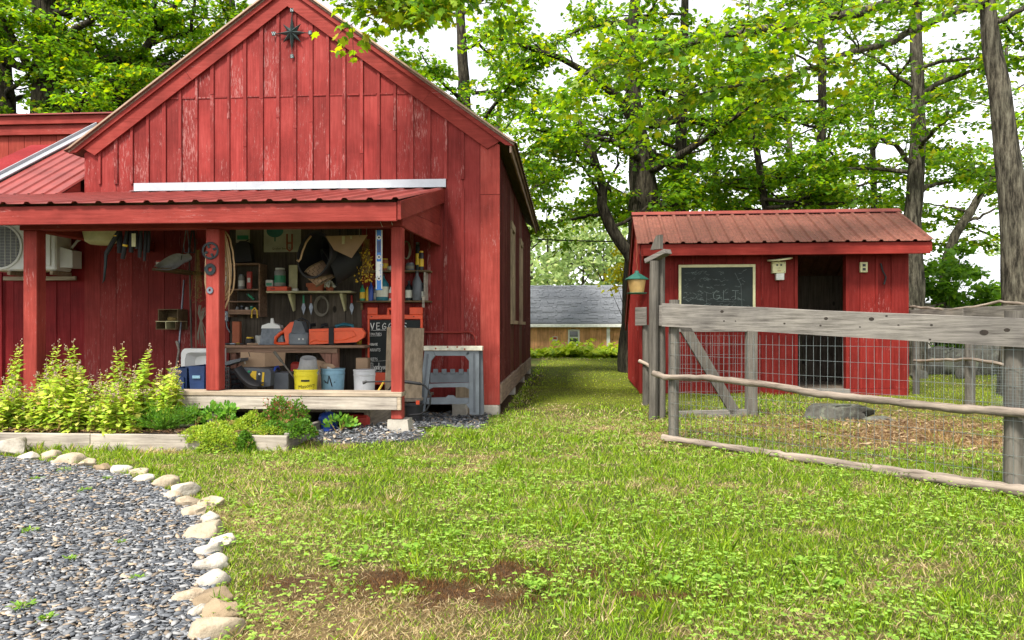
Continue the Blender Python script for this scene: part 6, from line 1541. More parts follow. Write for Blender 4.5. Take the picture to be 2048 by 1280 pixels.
def ybtxt(xc, yc, r, h):
    yf = yc - r * 0.985
    def wrap(g):
        out_ = []
        for p in g.v:
            dx_ = p[0] - xc; rr0 = r * (0.86 + 0.115 * (p[2] - ZD) / (h * 0.8)) + 0.003; an = max(-1.3, min(1.3, dx_ / rr0)); out_.append((xc + rr0 * math.sin(an), yc - rr0 * math.cos(an), p[2]))
        g.v = out_; return g
    return [('print', wrap(Geo().add([(xc - 0.01 + 0.0125 * i, yf, ZD + h * 0.63 + dz_) for dz_ in (0, 0.022) for i in range(9)], [(i, i + 1, i + 10, i + 9) for i in range(8)])), 'ink'), ('print', wrap(text_geo('Masonry', 0.062, (xc - 0.05, yf, ZD + h * 0.40), (1, 0, 0.14), (-0.14, 0, 1), shear=0.2)), 'ink'), ('print', wrap(text_geo('Coating', 0.062, (xc - 0.045, yf, ZD + h * 0.24), (1, 0, 0.14), (-0.14, 0, 1), shear=0.2)), 'ink')]
_, yb_i = bucket(580, 627, 740, 8.75, 'yellow', 'yellow_bucket', 'yellow plastic bucket with black lettering under the bench', None, ybtxt)
def marks(xc, yc, r, h):
    out_ = []
    for a, b in (((-0.07, .62), (-0.02, .52)), ((-0.02, .52), (0.0, .78)), ((0.0, .78), (0.03, .45)), ((-0.06, .55), (0.07, .57)), ((0.01, .7), (0.035, .42))):
        p = Vector((xc + a[0], 0, ZD + h * a[1])); q = Vector((xc + b[0], 0, ZD + h * b[1]))
        for w_ in (p, q):
            rr0 = r * (0.86 + 0.115 * (w_.z - ZD) / (h * 0.8)) + 0.001; w_.y = yc - math.sqrt(max(0, rr0 ** 2 - (w_.x - xc) ** 2))
        out_.append(('paint_mark', Geo().tube([p, q], 0.006, 5), 'ink'))
    return out_
bucket(634, 682, 738, 9.05, 'blue_bucket', 'blue_bucket', 'light blue bucket with dark paint marks behind the bench leg', 'blue_bucket', marks)
bucket(701, 745, 740, 8.75, 'grey_bucket', 'white_bucket', 'pale grey white bucket standing by the porch post', None, None)
# things in and behind the buckets
c_ = Vector((yb_i[0] + 0.01, yb_i[1] + 0.02, yb_i[3]))
T('grey_flower_pot', 'grey plastic pot upturned in the yellow bucket', 'flower pot', [('pot', Geo().lathe(c_ + Vector((0.0, 0.02, -0.05)), [(0.125, 0), (0.135, 0.0), (0.135, 0.04), (0.12, 0.045), (0.095, 0.19), (0.085, 0.2), (0.07, 0.19), (0, 0.19)], 22, (0.15, -0.3, 1)), 'pot_grey', 40)])
a = Vector((yb_i[0] - 0.06, yb_i[1] - 0.02, yb_i[3] - 0.2)); b = P(548, 703, 8.85)
T('spade_handle', 'grey wooden paddle handle sticking out of the yellow bucket', 'handle', [('shaft', Geo().tube([a, a + (b - a) * 0.7], 0.011, 8), 'grey_z', 50), ('grip', Geo().tube([a + (b - a) * 0.7, b], [0.018, 0.02], 8), 'grey_z', 50)])
x0, x1 = P(618, 720, 9.7).x, P(660, 720, 9.7).x
solo('cardboard_stack', Geo().prism([(x0, 9.72, ZD + 0.0), (x1, 9.72, ZD), (x1 - 0.02, 9.72, ZD + 0.42), (x0 + 0.05, 9.72, ZD + 0.47)], (0, 0.25, 0)), 'cardboard', 'bent brown cartons stacked behind the blue bucket', 'cartons')
T('paper_bag', 'torn tan bag stuffed in the blue bucket', 'bag', [('bag', rock_geo((P(655, 732, 9.2).x, 9.22, P(655, 742, 9.2).z), 0.10, 0.08, 0.05, 90, 0.1), 'cardboard', 50), ('torn_flap', Geo().prism([P(655, 733, 9.13), P(664, 737, 9.13), P(662, 742, 9.13), P(654, 737, 9.13)], (0, -0.004, 0)), 'label_white')])
x0, x1, z0, z1 = rect(711, 716, 735, 0, 9.75); z1 = P(715, 716, 9.75).z
solo('tan_carton', Geo().cbox(x0, x1, 9.76, 9.9, ZD, z1, 0.004), 'cardboard', 'tan carton standing left of the chalk sign', 'carton')
x0, x1 = P(585, 715, 10.0).x, P(640, 715, 10.0).x
T('red_gas_can', 'dark red can in shadow beneath the workbench', 'can', [('can', Geo().cbox(x0, x1, 9.9, 10.1, ZD, ZD + 0.42, 0.03), 'red_plastic'), ('spout', Geo().tube([(x0 + 0.08, 10.0, ZD + 0.41), (x0 + 0.06, 9.98, ZD + 0.5)], 0.02, 8), 'black_plastic', 50)])
# under the rim: blue jug and red tub on the gravel
c_ = P(655, 838, 7.98)
T('blue_jug', 'bright blue ribbed jug on the gravel under the porch rim', 'jug', [('jug', Geo().lathe((c_.x, 8.0, gz1(c_.x, 8.0) - 0.01), [(0, 0), (0.09, 0), (0.105, 0.02), (0.10, 0.05), (0.108, 0.08), (0.10, 0.12), (0.108, 0.15), (0.09, 0.19), (0.03, 0.22), (0, 0.221)], 20), 'blue_jug', 40), ('cap', Geo().lathe((c_.x, 8.0, gz1(c_.x, 8.0) + 0.212), [(0.03, 0), (0.03, 0.02), (0, 0.021)], 12), 'label_white', 40)])
x0, x1 = P(685, 830, 8.1).x, P(740, 830, 8.1).x; zg_ = gz1((x0 + x1) / 2, 8.2)
T('red_tub', 'dusty red plastic tub on the gravel under the porch rim', 'tub', [('tub', Geo().cbox(x0, x1, 8.06, 8.0 + 0.26, zg_ - 0.02, zg_ + 0.15, 0.03), 'red_plastic')])
# ---- sandwich board sign
x0, x1, z0, z1 = rect(735, 615, 845, 790, 9.92); ys = 9.92; W_ = x1 - x0; zbt = ZD
zl = P(780, 640, ys).z
def SX(u): return P(u, 700, ys).x
def SZ(v): return P(790, v, ys).z
sign_parts = [('panel', Geo().cbox(x0 + 0.03, x1 - 0.03, ys - 0.004, ys + 0.025, SZ(745), zl, 0.003), 'chalkboard'), ('frame_side', Geo().cbox(x0, x0 + 0.029, ys - 0.012, ys + 0.035, zbt, zl + 0.01, 0.006), 'orange_sign'), ('frame_side', Geo().cbox(x1 - 0.029, x1, ys - 0.012, ys + 0.035, zbt, zl + 0.01, 0.006), 'orange_sign'),
    ('frame_top', Geo().cbox(x0, x1, ys - 0.012, ys + 0.035, zl + 0.011, zl + 0.07, 0.006), 'orange_sign'), ('frame_bottom', Geo().cbox(x0 + 0.0295, x1 - 0.0295, ys - 0.012, ys + 0.035, zbt + 0.12, SZ(745) - 0.001, 0.006), 'orange_sign'),
    ('top_lug', Geo().cbox(x0, SX(755), ys - 0.012, ys + 0.035, zl + 0.0705, SZ(615), 0.008), 'orange_sign'), ('top_lug', Geo().cbox(SX(819), x1, ys - 0.012, ys + 0.035, zl + 0.0705, SZ(615), 0.008), 'orange_sign'),
    ('handle', Geo().tube([(SX(776), ys + 0.012, zl + 0.07), (SX(776), ys + 0.012, SZ(618)), (SX(800), ys + 0.012, SZ(617)), (SX(800), ys + 0.012, zl + 0.07)], 0.022, 8), 'orange_sign', 30),
    ('bolt', Geo().lathe((SX(744), ys - 0.012, zl + 0.045), [(0.009, 0), (0.008, 0.004)], 8, (0, -1, 0)), 'ink'), ('bolt', Geo().lathe((SX(828), ys - 0.012, zl + 0.045), [(0.009, 0), (0.008, 0.004)], 8, (0, -1, 0)), 'ink')]
cy_ = ys - 0.0058
g = Geo(); chalk_text(g, 'VEGGIES', SX(741.5), SZ(658.5), SZ(646) - SZ(658.5), cy_, 0.95, 0.0055, 0.46); sign_parts.append(('chalk_heading', g, 'chalk'))
g = Geo(); g.tube([(SX(742), cy_, SZ(660)), (SX(750), cy_, SZ(661)), (SX(760), cy_, SZ(660)), (SX(772), cy_, SZ(660.5))], 0.003, 4, False)
chalk_text(g, 'TOMATOES', SX(738), SZ(671), 0.034, cy_, 0.85, 0.0026, 0.2); g.tube([(SX(739), cy_, SZ(672.5)), (SX(762), cy_, SZ(672))], 0.002, 4, False)
chalk_text(g, 'CABBAGE', SX(737), SZ(691), 0.030, cy_, 0.85, 0.003, 0.2); chalk_text(g, 'CARROTS', SX(737), SZ(702.5), 0.036, cy_, 0.85, 0.003, 0.25); chalk_text(g, 'BEETS', SX(740), SZ(721), 0.034, cy_, 0.85, 0.003, 0.25)
g.tube([(SX(741), cy_, SZ(723)), (SX(755), cy_, SZ(722.5)), (SX(772), cy_, SZ(721))], 0.002, 4, False)
for k in range(9): g.tube([(SX(737), cy_, SZ(650 + k * 8.5)), (SX(736.6), cy_, SZ(654 + k * 8.5))], 0.0025, 4, False)
sign_parts.append(('chalk_list', g, 'chalk'))
g = Geo(); chalk_text(g, 'Thankyou', SX(740), SZ(739), 0.085, cy_, 0.62, 0.0042, 0.16); chalk_text(g, 'Lara Lee'.replace('a', 'a'), SX(753), SZ(744), 0.022, cy_, 0.8, 0.002, 0.2); sign_parts.append(('chalk_thanks', g, 'chalk'))
T('sandwich_board', 'orange framed chalk sign listing veggies behind the porch post', 'sign board', sign_parts)
# plywood panel leaning
a0, a1 = P(774, 655, 9.62), P(848, 657, 9.62); b0, b1 = P(769, 800, 9.35), P(843, 803, 9.35); dz = ZD - b0.z; b0.z = b1.z = ZD
solo('plywood_panel', Geo().prism([a0, a1, b1, b0], (0, 0.018, 0.004)), 'plywood', 'grey brown plywood panel leaning in front of the chalk sign', 'panel')
# shelf unit on the right wall with bottles
rx0_, rx1_ = P(712, 600, 9.95).x, P(858, 600, 9.95).x; zs1, zs2 = P(780, 601, 9.95).z, P(780, 540, 9.95).z
zbtm = P(850, 615, 9.95).z
bxr = P(849, 590, 10.0).x
T('bottle_shelf', 'dark two tier wall shelf with bottles right of the grey wall', 'shelf', [('shelf', Geo().cbox(rx0_, rx1_, 9.95, YW - 0.02, zs1 - 0.022, zs1, 0.003), 'crate_wood'), ('shelf', Geo().cbox(rx0_ + 0.02, rx1_, 9.98, YW - 0.02, zs2 - 0.022, zs2, 0.003), 'crate_wood'),
    ('upright', Geo().cbox(bxr - 0.02, bxr + 0.012, 9.93, 9.949, zbtm, zs1 + 0.06, 0.002), 'pale_x'), ('upright', Geo().cbox(bxr - 0.012, bxr + 0.012, 10.0, YW - 0.02, zs1 + 0.001, zs2 - 0.023, 0.002), 'pale_x'), ('cleat', Geo().cbox(rx0_, rx0_ + 0.03, YW - 0.05, YW - 0.012, zs1 - 0.12, zs1 - 0.023, 0.002), 'crate_wood')])
bot = [(725, 9.99, 0.036, 0.22, 'green_plastic', 'gold', 'green bottle with pale label at the end of the bottle shelf'), (735, 10.0, 0.026, 0.20, 'gold', None, 'slim yellow tube on the bottle shelf'), (742, 9.99, 0.034, 0.26, 'blue_jug', None, 'blue spray bottle between yellow tube and teal jug'), (750, 10.05, 0.03, 0.2, 'pot_grey', 'label_white', 'grey bottle behind the blue spray bottle'), (765, 10.02, 0.088, 0.36, 'teal', 'wire_cream', 'large teal jug with pale label on the bottle shelf'), (781, 10.0, 0.026, 0.20, 'label_white', 'red_plastic', 'white tube with red band beside the teal jug'), (818, 10.02, 0.05, 0.27, 'iron_dark', 'wire_cream', 'dark bottle with torn pale label right of the post'), (834, 9.99, 0.062, 0.40, 'grey_plastic_dark', None, 'tall dark funnel shaped bottle right of the post'), (845, 10.05, 0.04, 0.24, 'black_plastic', 'wire_cream', 'short black bottle by the shelf upright')]
for u, y_, r_, h_, m, bnd, lab in bot:
    x_ = P(u, 590, y_).x
    ps = [('body', Geo().lathe((x_, y_, zs1 + 0.001), [(0, 0), (r_ * 0.95, 0), (r_, 0.012), (r_, h_ * 0.62), (r_ * 0.55, h_ * 0.78), (r_ * 0.34, h_ * 0.84), (r_ * 0.34, h_ * 0.92)], 16), m, 40), ('cap', Geo().lathe((x_, y_, zs1 + 0.002 + h_ * 0.92), [(r_ * 0.42, 0), (r_ * 0.42, h_ * 0.07), (0, h_ * 0.08)], 12), 'black_plastic', 40)]
    if bnd: ps.append(('label', Geo().lathe((x_, y_, zs1 + h_ * 0.14), [(r_ * 1.012, 0), (r_ * 1.012, h_ * 0.38)], 16), bnd, 40))
    T('bottle', lab, 'bottle', ps)
for u, r_, h_, m, bnd, lab in [(769, 0.05, 0.16, 'terracotta', 'gold', 'orange capped jar on the upper bottle shelf'), (780, 0.045, 0.06, 'wire_cream', None, 'pale squat tin on the upper bottle shelf'), (820, 0.06, 0.10, 'grey_plastic_dark', 'rope_grey', 'dark squat tin on the upper shelf right of the post'), (842, 0.036, 0.26, 'black_plastic', 'gold', 'black and orange banded canister on the upper shelf end'), (835, 0.03, 0.38, 'iron_dark', 'gold', 'tall dark sprayer standing by the banded canister')]:
    x_ = P(u, 530, 10.05).x; jar(x_, 10.06, zs2, r_, h_, m, lab, 'gold' if m in ('terracotta', 'black_plastic') else 'steel', bnd, 'canister')
c_ = P(813, 500, 10.08); g = Geo()
for k in range(7):
    g.tube([(c_.x + (0.045 + 0.006 * (k % 3)) * math.sin(q) , 10.08 + 0.012 * (k - 3), c_.z + 0.12 * math.cos(q)) for q in np.linspace(0, 2 * math.pi, 20)], 0.005, 5, False)
T('twine_hank', 'hank of green grey twine hanging by the porch side board', 'twine', [('twine', g, 'rope_grey', 60), ('nail', Geo().tube([(c_.x, 9.98, c_.z + 0.115), (c_.x, YW, c_.z + 0.115)], 0.005, 6), 'iron_dark')])
# bunch of dried pods
g = Geo(); rr_ = random.Random(17); st = Geo()
for k in range(150):
    u = rr_.gauss(733, 8.5); v = rr_.uniform(498, 566); u = 733 + (u - 733) * (0.7 + 0.5 * (v - 498) / 68); c_ = P(u, v, 9.45 + rr_.uniform(-.08, .08)); r_ = rr_.uniform(0.006, 0.014)
    g.lathe(c_, [(0.0, -r_), (r_ * 0.8, -r_ * 0.4), (r_, r_ * 0.3), (0.0, r_ * 1.3)], 6, (rr_.uniform(-.5, .5), rr_.uniform(-.5, .5), 1))
for k in range(40):
    a = P(733 + rr_.gauss(0, 3), 478, 9.45); b = P(733 + rr_.gauss(0, 8), rr_.uniform(520, 560), 9.45 + rr_.uniform(-.06, .06)); st.tube([a, (a + b) / 2 + Vector((rr_.uniform(-.02, .02), 0, 0)), b], 0.0025, 4, False)
T('dried_bunch', 'bunch of golden dried seed pods hanging beside the blue level', 'dried flowers', [('pods', g, 'gold'), ('stalks', st, 'dried'), ('string', Geo().tube([P(733, 480, 9.45), P(733, 440, 9.45)], 0.004, 5), 'rope_grey')])
g = Geo(); rr_ = random.Random(18)
for k in range(170):
    u = rr_.gauss(396, 6); v = rr_.uniform(540, 605); c_ = P(u, v, 9.9 + rr_.uniform(-.06, .06)); r_ = rr_.uniform(0.004, 0.009); g.lathe(c_, [(0.0, -r_), (r_, 0), (0.0, r_)], 5)
for k in range(18): g.tube([P(396 + rr_.gauss(0, 2), 500, 9.9), P(396 + rr_.gauss(0, 6), rr_.uniform(560, 600), 9.9)], 0.002, 4, False)
solo('dried_berries', g, 'dried', 'brown dried berry stalks hanging in the shade behind the hose', 'dried flowers')
# spirit level
x0, x1, z0, z1 = rect(751.5, 460, 764, 578, 7.98); yl = 7.98; xm = (x0 + x1) / 2; wl = x1 - x0
def LZ(v): return P(757, v, yl).z
lv = [('rail', Geo().cbox(x0, x0 + wl * 0.14, yl, yl + 0.024, z0, z1, 0.002), 'label_white'), ('rail', Geo().cbox(x1 - wl * 0.14, x1, yl, yl + 0.024, z0, z1, 0.002), 'label_white'), ('web', Geo().box(x0 + wl * 0.141, x1 - wl * 0.141, yl + 0.006, yl + 0.018, z0, z1), 'level_blue'),
      ('white_panel', Geo().box(x0 + wl * 0.142, x1 - wl * 0.142, yl + 0.002, yl + 0.0055, LZ(553), LZ(523)), 'label_white'), ('print', text_geo('Empire', 0.05, (xm + 0.012, yl + 0.0015, LZ(528)), (0, 0, -1), (1, 0, 0)), 'level_blue'),
      ('grip_slot', Geo().box(x0 + wl * 0.25, x1 - wl * 0.25, yl + 0.002, yl + 0.0055, LZ(505), LZ(482)), 'blue_bin')]
for v in (475, 514, 557):
    lv.append(('vial', Geo().lathe((xm, yl + 0.0055, LZ(v)), [(0.0225, 0), (0.0225, 0.004), (0.0105, 0.004), (0.0105, 0.001)], 18, (0, -1, 0)), 'label_white', None, [('vial_glass', Geo().lathe((xm, yl + 0.0045, LZ(v)), [(0.0102, 0), (0.0102, 0.002)], 12, (0, -1, 0)), 'dark_inside')]))
lv.append(('end_cap', Geo().cbox(x0 - 0.001, x1 + 0.001, yl - 0.001, yl + 0.025, z0 - 0.012, z0 - 0.0005, 0.002), 'level_blue'))
lv.append(('hanger', Geo().tube([(xm, yl + 0.012, z1 - 0.01), (xm, yl + 0.012, z1 + 0.03)], 0.004, 5), 'iron_dark'))
T('spirit_level', 'blue and white spirit level hanging upright beside the right porch post', 'level', lv)
# ---- pressure washer wand and hose
T('washer_wand', 'black sprayer wand and hose looping past the porch post', 'hose', [('wand', Geo().tube([P(731, 764, 8.45), P(760, 763, 8.4), P(800, 763, 8.35)], 0.008, 8), 'black_rubber', 50), ('grip', Geo().tube([P(800, 763, 8.35), P(815, 764, 8.35), P(842, 768, 8.4)], [0.016, 0.02, 0.018], 9), 'black_rubber', 50), ('nozzle', Geo().tube([P(726, 766, 8.45), P(733, 763, 8.45)], [0.02, 0.014], 8), 'black_plastic', 50),
    ('hose', Geo().tube([P(842, 768, 8.4), P(850, 772, 8.4), P(857, 780, 8.4), P(861, 792, 8.4), P(860, 808, 8.4), P(852, 822, 8.4), P(840, 829, 8.42), P(820, 830, 8.6)], 0.011, 8), 'black_rubber', 50), ('hose', Geo().tube([P(773, 800, 8.6), P(776, 782, 8.5), P(786, 769, 8.45)], 0.011, 8), 'black_rubber', 50)])
a, b = P(744, 785, 8.6), P(768, 762, 8.75); a.z = ZD + 0.02
T('yellow_stake', 'yellow plastic stake leaning between white bucket and plywood', 'stake', [('stake', Geo().tube([a, b], 0.013, 6), 'gold')])
# ---- sawhorse
ysw = 9.45
def H(u, v, dy=0.0): return P(u, v, ysw + dy)
def hx(u): return P(u, 760, ysw).x
def hz(v): return P(905, v, ysw).z
GZ = gz1(-1.45, 9.5)
def face(pts): return Geo().prism([Vector((hx(u), ysw, max(GZ, hz(v)))) for u, v in pts], (0, 0.05, 0))
legs = [('leg', face([(849, 702), (866, 702), (870, 712), (862, 722), (858, 765), (848, 829), (836, 829), (842, 765)]), 'grey_plastic'),
        ('leg', face([(938, 702), (958, 702), (958, 829), (939, 829), (939, 818), (932, 808), (938, 806), (938, 722), (930, 712)]), 'grey_plastic')]
def rb_(u0, u1, uo, vs_): return Geo().prism([Vector((hx(u), ysw - 0.008, max(GZ + .01, hz(v)))) for u, v in vs_], (0, 0.007, 0))
T('sawhorse', 'folded grey plastic sawhorse with rusty cream top rail by the barn corner', 'sawhorse', legs + [
    ('top_frame', face([(866.5, 702), (937.5, 702), (937.5, 708), (930, 711.5), (870.5, 711.5)]), 'grey_plastic'), ('cross_panel', Geo().prism([Vector((hx(u), ysw + 0.02, hz(v))) for u, v in [(859.5, 746), (937.5, 744), (937.5, 765), (859.5, 766)]], (0, 0.03, 0)), 'grey_plastic_dark'),
    ('cross_bar', face([(858.5, 768), (937.5, 765.5), (937.5, 778), (930, 774), (866, 775), (857, 780)]), 'grey_plastic'), ('lower_bar', face([(854, 796), (891, 795), (896, 791), (906, 791), (912, 796), (937.5, 796), (937.5, 805), (931, 808), (852.5, 809)]), 'grey_plastic')] +
    [('notch', Geo().cbox(hx(866 + 17 * k), hx(876 + 17 * k), ysw + 0.008, ysw + 0.019, hz(748), hz(738), 0.003), 'grey_plastic_dark') for k in range(5)] +
    [('leg_rib', rb_(0, 0, 0, [(854, 708), (857, 708), (851, 766), (845, 824), (842, 824), (848, 766)]), 'grey_plastic_dark'), ('leg_rib', rb_(0, 0, 0, [(946, 706), (950, 706), (951, 824), (947, 824)]), 'grey_plastic_dark')] +
    [('back_leg', Geo().prism([Vector((hx(u), ysw + 0.055, max(GZ, hz(v)))) for u, v in [(948, 702), (964, 702), (967, 829), (952, 829)]], (0, 0.05, 0)), 'grey_plastic_dark'),
     ('top_rail', Geo().cbox(hx(848), hx(965), ysw - 0.03, ysw + 0.10, hz(701), hz(692), 0.004), 'cream_paint', None, [('rust_spot', Geo().lathe((hx(u), ysw - 0.03, hz(v)), [(0.012, 0), (0.010, 0.002)], 8, (0, -1, 0)), 'rust') for u, v in ((872, 697), (896, 694), (915, 694), (930, 698))])])
x0, x1 = hx(893), hx(938)
solo('concrete_block', Geo().cbox(x0, hx(924), 9.9, 10.05, GZ - 0.02, hz(814), 0.01), 'concrete', 'low tan concrete block on the gravel behind the sawhorse', 'block')
solo('timber_offcut', Geo().cbox(hx(897), hx(938), 10.06, 10.16, GZ - 0.02, hz(779), 0.006), 'plywood', 'upright timber offcut leaning behind the sawhorse lower bars', 'timber')
x_ = hx(828)
T('black_pot', 'black nursery pot with orange tag on gravel behind the sawhorse leg', 'pot', [('pot', Geo().lathe((P(827, 820, 9.0).x, 9.05, gz1(-1.75, 9.05)), [(0, 0), (0.085, 0), (0.11, 0.22), (0.12, 0.22), (0.12, 0.24), (0.10, 0.24), (0.08, 0.02), (0, 0.02)], 20), 'black_plastic', 40), ('tag', Geo().box(P(832, 820, 8.93).x, P(839, 820, 8.93).x, 8.925, 8.932, P(830, 809, 8.93).z, P(830, 801, 8.93).z), 'orange_sign')])

# a little more clutter
xj = P(541, 640, 10.0).x
T('brush_jar', 'jar of paint brushes standing behind the broom head', 'jar', [('jar', Geo().lathe((xj, 10.02, ZT), [(0, 0), (0.05, 0), (0.052, 0.13), (0.046, 0.13), (0, 0.02)], 14), 'pot_grey', 40)] + [('brush', Geo().tube([(xj + 0.006 * (k - 3), 10.02 + 0.008 * (k % 3), ZT + 0.03), (xj + 0.022 * (k - 3), 10.0 + 0.012 * (k % 3), ZT + 0.20 + 0.03 * (k % 2)), (xj + 0.027 * (k - 3), 10.0 + 0.012 * (k % 3), ZT + 0.26 + 0.03 * (k % 2))], [0.005, 0.008, 0.012], 6), ['dried', 'black_plastic', 'steel'][k % 3]) for k in range(7)])
xw = P(523, 560, 10.15).x
T('hand_saw', 'old hand saw hanging dark against the grey wall', 'saw', [('blade', Geo().prism([(xw - 0.035, YW - 0.02, P(520, 602, 10.2).z), (xw + 0.01, YW - 0.02, P(520, 602, 10.2).z), (xw + 0.05, YW - 0.02, P(520, 545, 10.2).z), (xw - 0.05, YW - 0.02, P(520, 545, 10.2).z)], (0, 0.004, 0)), 'iron_dark'), ('handle', Geo().tube([(xw - 0.04, YW - 0.018, P(520, 545, 10.2).z), (xw - 0.05, YW - 0.018, P(520, 532, 10.2).z), (xw + 0.03, YW - 0.018, P(520, 530, 10.2).z), (xw + 0.04, YW - 0.018, P(520, 545, 10.2).z)], 0.014, 7), 'bench_leg', 50)])
xg = P(580, 636, 10.05).x
solo('grey_rag', rock_geo((xg, 10.05, ZT - 0.02), 0.13, 0.09, 0.12, 205, 0.2, 16, 10, 0.5), 'wire_metal', 'crumpled grey green rag heaped behind the chainsaw', 'rag', smooth=50)
for k, (u, lab) in enumerate([(384, 'looped black strap hanging right of the metal scoop'), (372, 'thin wire hook hanging under the porch roof above the scoop')]):
    c_ = P(u, 490, 9.0); T('hanging_strap', lab, 'strap', [('loop', Geo().tube([(c_.x, 9.0, 2.4), (c_.x - 0.03, 9.0, 2.2), (c_.x - 0.02, 9.0, P(u, 505, 9.0).z), (c_.x + 0.03, 9.0, P(u, 505, 9.0).z), (c_.x + 0.04, 9.0, 2.2), (c_.x + 0.02, 9.0, 2.4)], 0.006 if k else 0.011, 6), 'steel' if k else 'black_rubber', 50)])
xk = P(467, 500, 9.7).x
T('dark_jacket', 'dark jacket hanging in shadow above the tool shelf', 'jacket', [('body', Geo().prism([(xk - 0.12, 9.98, P(467, 528, 9.98).z + 0.02), (xk + 0.13, 9.98, P(467, 526, 9.98).z + 0.02), (xk + 0.10, 9.98, P(467, 488, 9.98).z), (xk + 0.03, 9.98, P(467, 482, 9.98).z), (xk - 0.04, 9.98, P(467, 482, 9.98).z), (xk - 0.10, 9.98, P(467, 490, 9.98).z)], (0, 0.10, 0)), 'black_rubber'), ('hook', Geo().tube([(xk, 10.03, P(467, 483, 9.98).z), (xk, 10.2, P(467, 476, 9.98).z)], 0.006, 6), 'iron_dark')])

xr_ = P(640, 612, 10.1).x; zr_ = P(640, 612, 10.1).z; g = Geo()
for k in range(6): g.tube([(xr_ + (0.085 + 0.008 * (k % 3)) * math.sin(q), YW - 0.02 - 0.01 * k, zr_ + (0.11 + 0.006 * k) * math.cos(q)) for q in np.linspace(0, 2 * math.pi, 22)], 0.006, 5, False)
T('rope_coil', 'small coil of grey rope hung below the cream shelf', 'rope', [('rope', g, 'rope_grey', 60), ('nail', Geo().tube([(xr_, YW - 0.09, zr_ + 0.11), (xr_, YW + 0.01, zr_ + 0.11)], 0.005, 6), 'iron_dark')])
for k, (u, m, lab) in enumerate([(603, 'green_plastic', 'green handled trowel hanging under the cream shelf'), (618, 'bench_leg', 'brown handled trowel hanging beside the green one'), (700, 'red_plastic', 'red handled weeding fork hanging at the shelf end')]):
    x_ = P(u, 600, 10.1).x; zt = cz - 0.05
    T('garden_trowel', lab, 'trowel', [('handle', Geo().tube([(x_, YW - 0.04, zt), (x_, YW - 0.04, zt - 0.11)], [0.012, 0.015], 7), m, 50), ('blade', Geo().prism([(x_ - 0.012, YW - 0.04, zt - 0.11), (x_ + 0.012, YW - 0.04, zt - 0.11), (x_ + 0.03, YW - 0.04, zt - 0.17), (x_, YW - 0.04, zt - 0.27), (x_ - 0.03, YW - 0.04, zt - 0.17)], (0, 0.006, 0)), 'steel'), ('hook', Geo().tube([(x_, YW - 0.04, zt), (x_, YW - 0.01, zt + 0.02)], 0.004, 5), 'iron_dark')])
for k, (u, r_, h_, m, lab) in enumerate([(668, 0.04, 0.17, 'terracotta', 'rust coloured tin at the back of the bench'), (706, 0.045, 0.14, 'pot_grey', 'grey jar at the right end of the bench'), (718, 0.035, 0.19, 'gold', 'ochre bottle at the right end of the bench'), (590, 0.04, 0.22, 'label_white', 'white bottle behind the chainsaw handle')]):
    jar(P(u, 660, 10.08).x, 10.09, BZ_, r_, h_, m, lab, 'black_plastic', 'paper' if k % 2 else None)
for k, (u, lab) in enumerate([(470, 'black rubber boot standing under the bench'), (478, 'second black rubber boot beside its pair under the bench')]):
    x_ = P(u, 760, 9.5).x
    T('rubber_boot', lab, 'boot', [('shaft', Geo().tube([(x_, 9.5 + 0.03 * k, ZD + 0.06), (x_, 9.5 + 0.03 * k, ZD + 0.2), (x_ - 0.01, 9.51 + 0.03 * k, ZD + 0.33)], [0.055, 0.05, 0.062], 10), 'black_rubber', 50), ('foot', Geo().tube([(x_, 9.55 + 0.03 * k, ZD + 0.05), (x_, 9.44 + 0.03 * k, ZD + 0.05), (x_, 9.36 + 0.03 * k, ZD + 0.04)], [0.05, 0.05, 0.035], 10), 'black_rubber', 50)])

# ================================================================== RAISED BED
YP0 = 6.92; PXR = P(574, 890, YP0).x; PXL = -6.6; YP1 = 7.66; PZ = 0.165
bed = thing('raised_bed', 'low raised garden bed of weathered grey boards before the porch', 'garden bed', ((PXL + PXR) / 2, YP0, 0))
xs_ = [PXL, P(180, 890, YP0).x, PXR]
for a, b in zip(xs_[:-1], xs_[1:]):
    part('front_board', Geo().cbox(a + 0.002, b - 0.002, YP0, YP0 + 0.05, -0.03, PZ, 0.006), 'pale_x', bed)
part('end_board', Geo().cbox(PXR - 0.05, PXR + 0.002, YP0 + 0.052, YP1 + 0.32, -0.03, PZ + 0.02, 0.006), 'grey_y', bed)
part('back_board', Geo().cbox(PXL, PXR - 0.052, YP1 - 0.05, YP1, -0.03, PZ, 0.006), 'pale_x', bed)
n = 40; vs = []; fs = []
sx_ = np.linspace(PXL, PXR - 0.052, 60); sy_ = np.linspace(YP0 + 0.052, YP1 - 0.052, 10)
for j, yy in enumerate(sy_):
    for i, xx in enumerate(sx_): vs.append((xx, yy, PZ - 0.03 + 0.05 * float(vnoise(xx * 6, yy * 6, 2))))
for j in range(9):
    for i in range(59): fs.append((j * 60 + i, j * 60 + i + 1, (j + 1) * 60 + i + 1, (j + 1) * 60 + i))
part('soil', Geo().add(vs, fs), 'soil', bed, smooth=60)

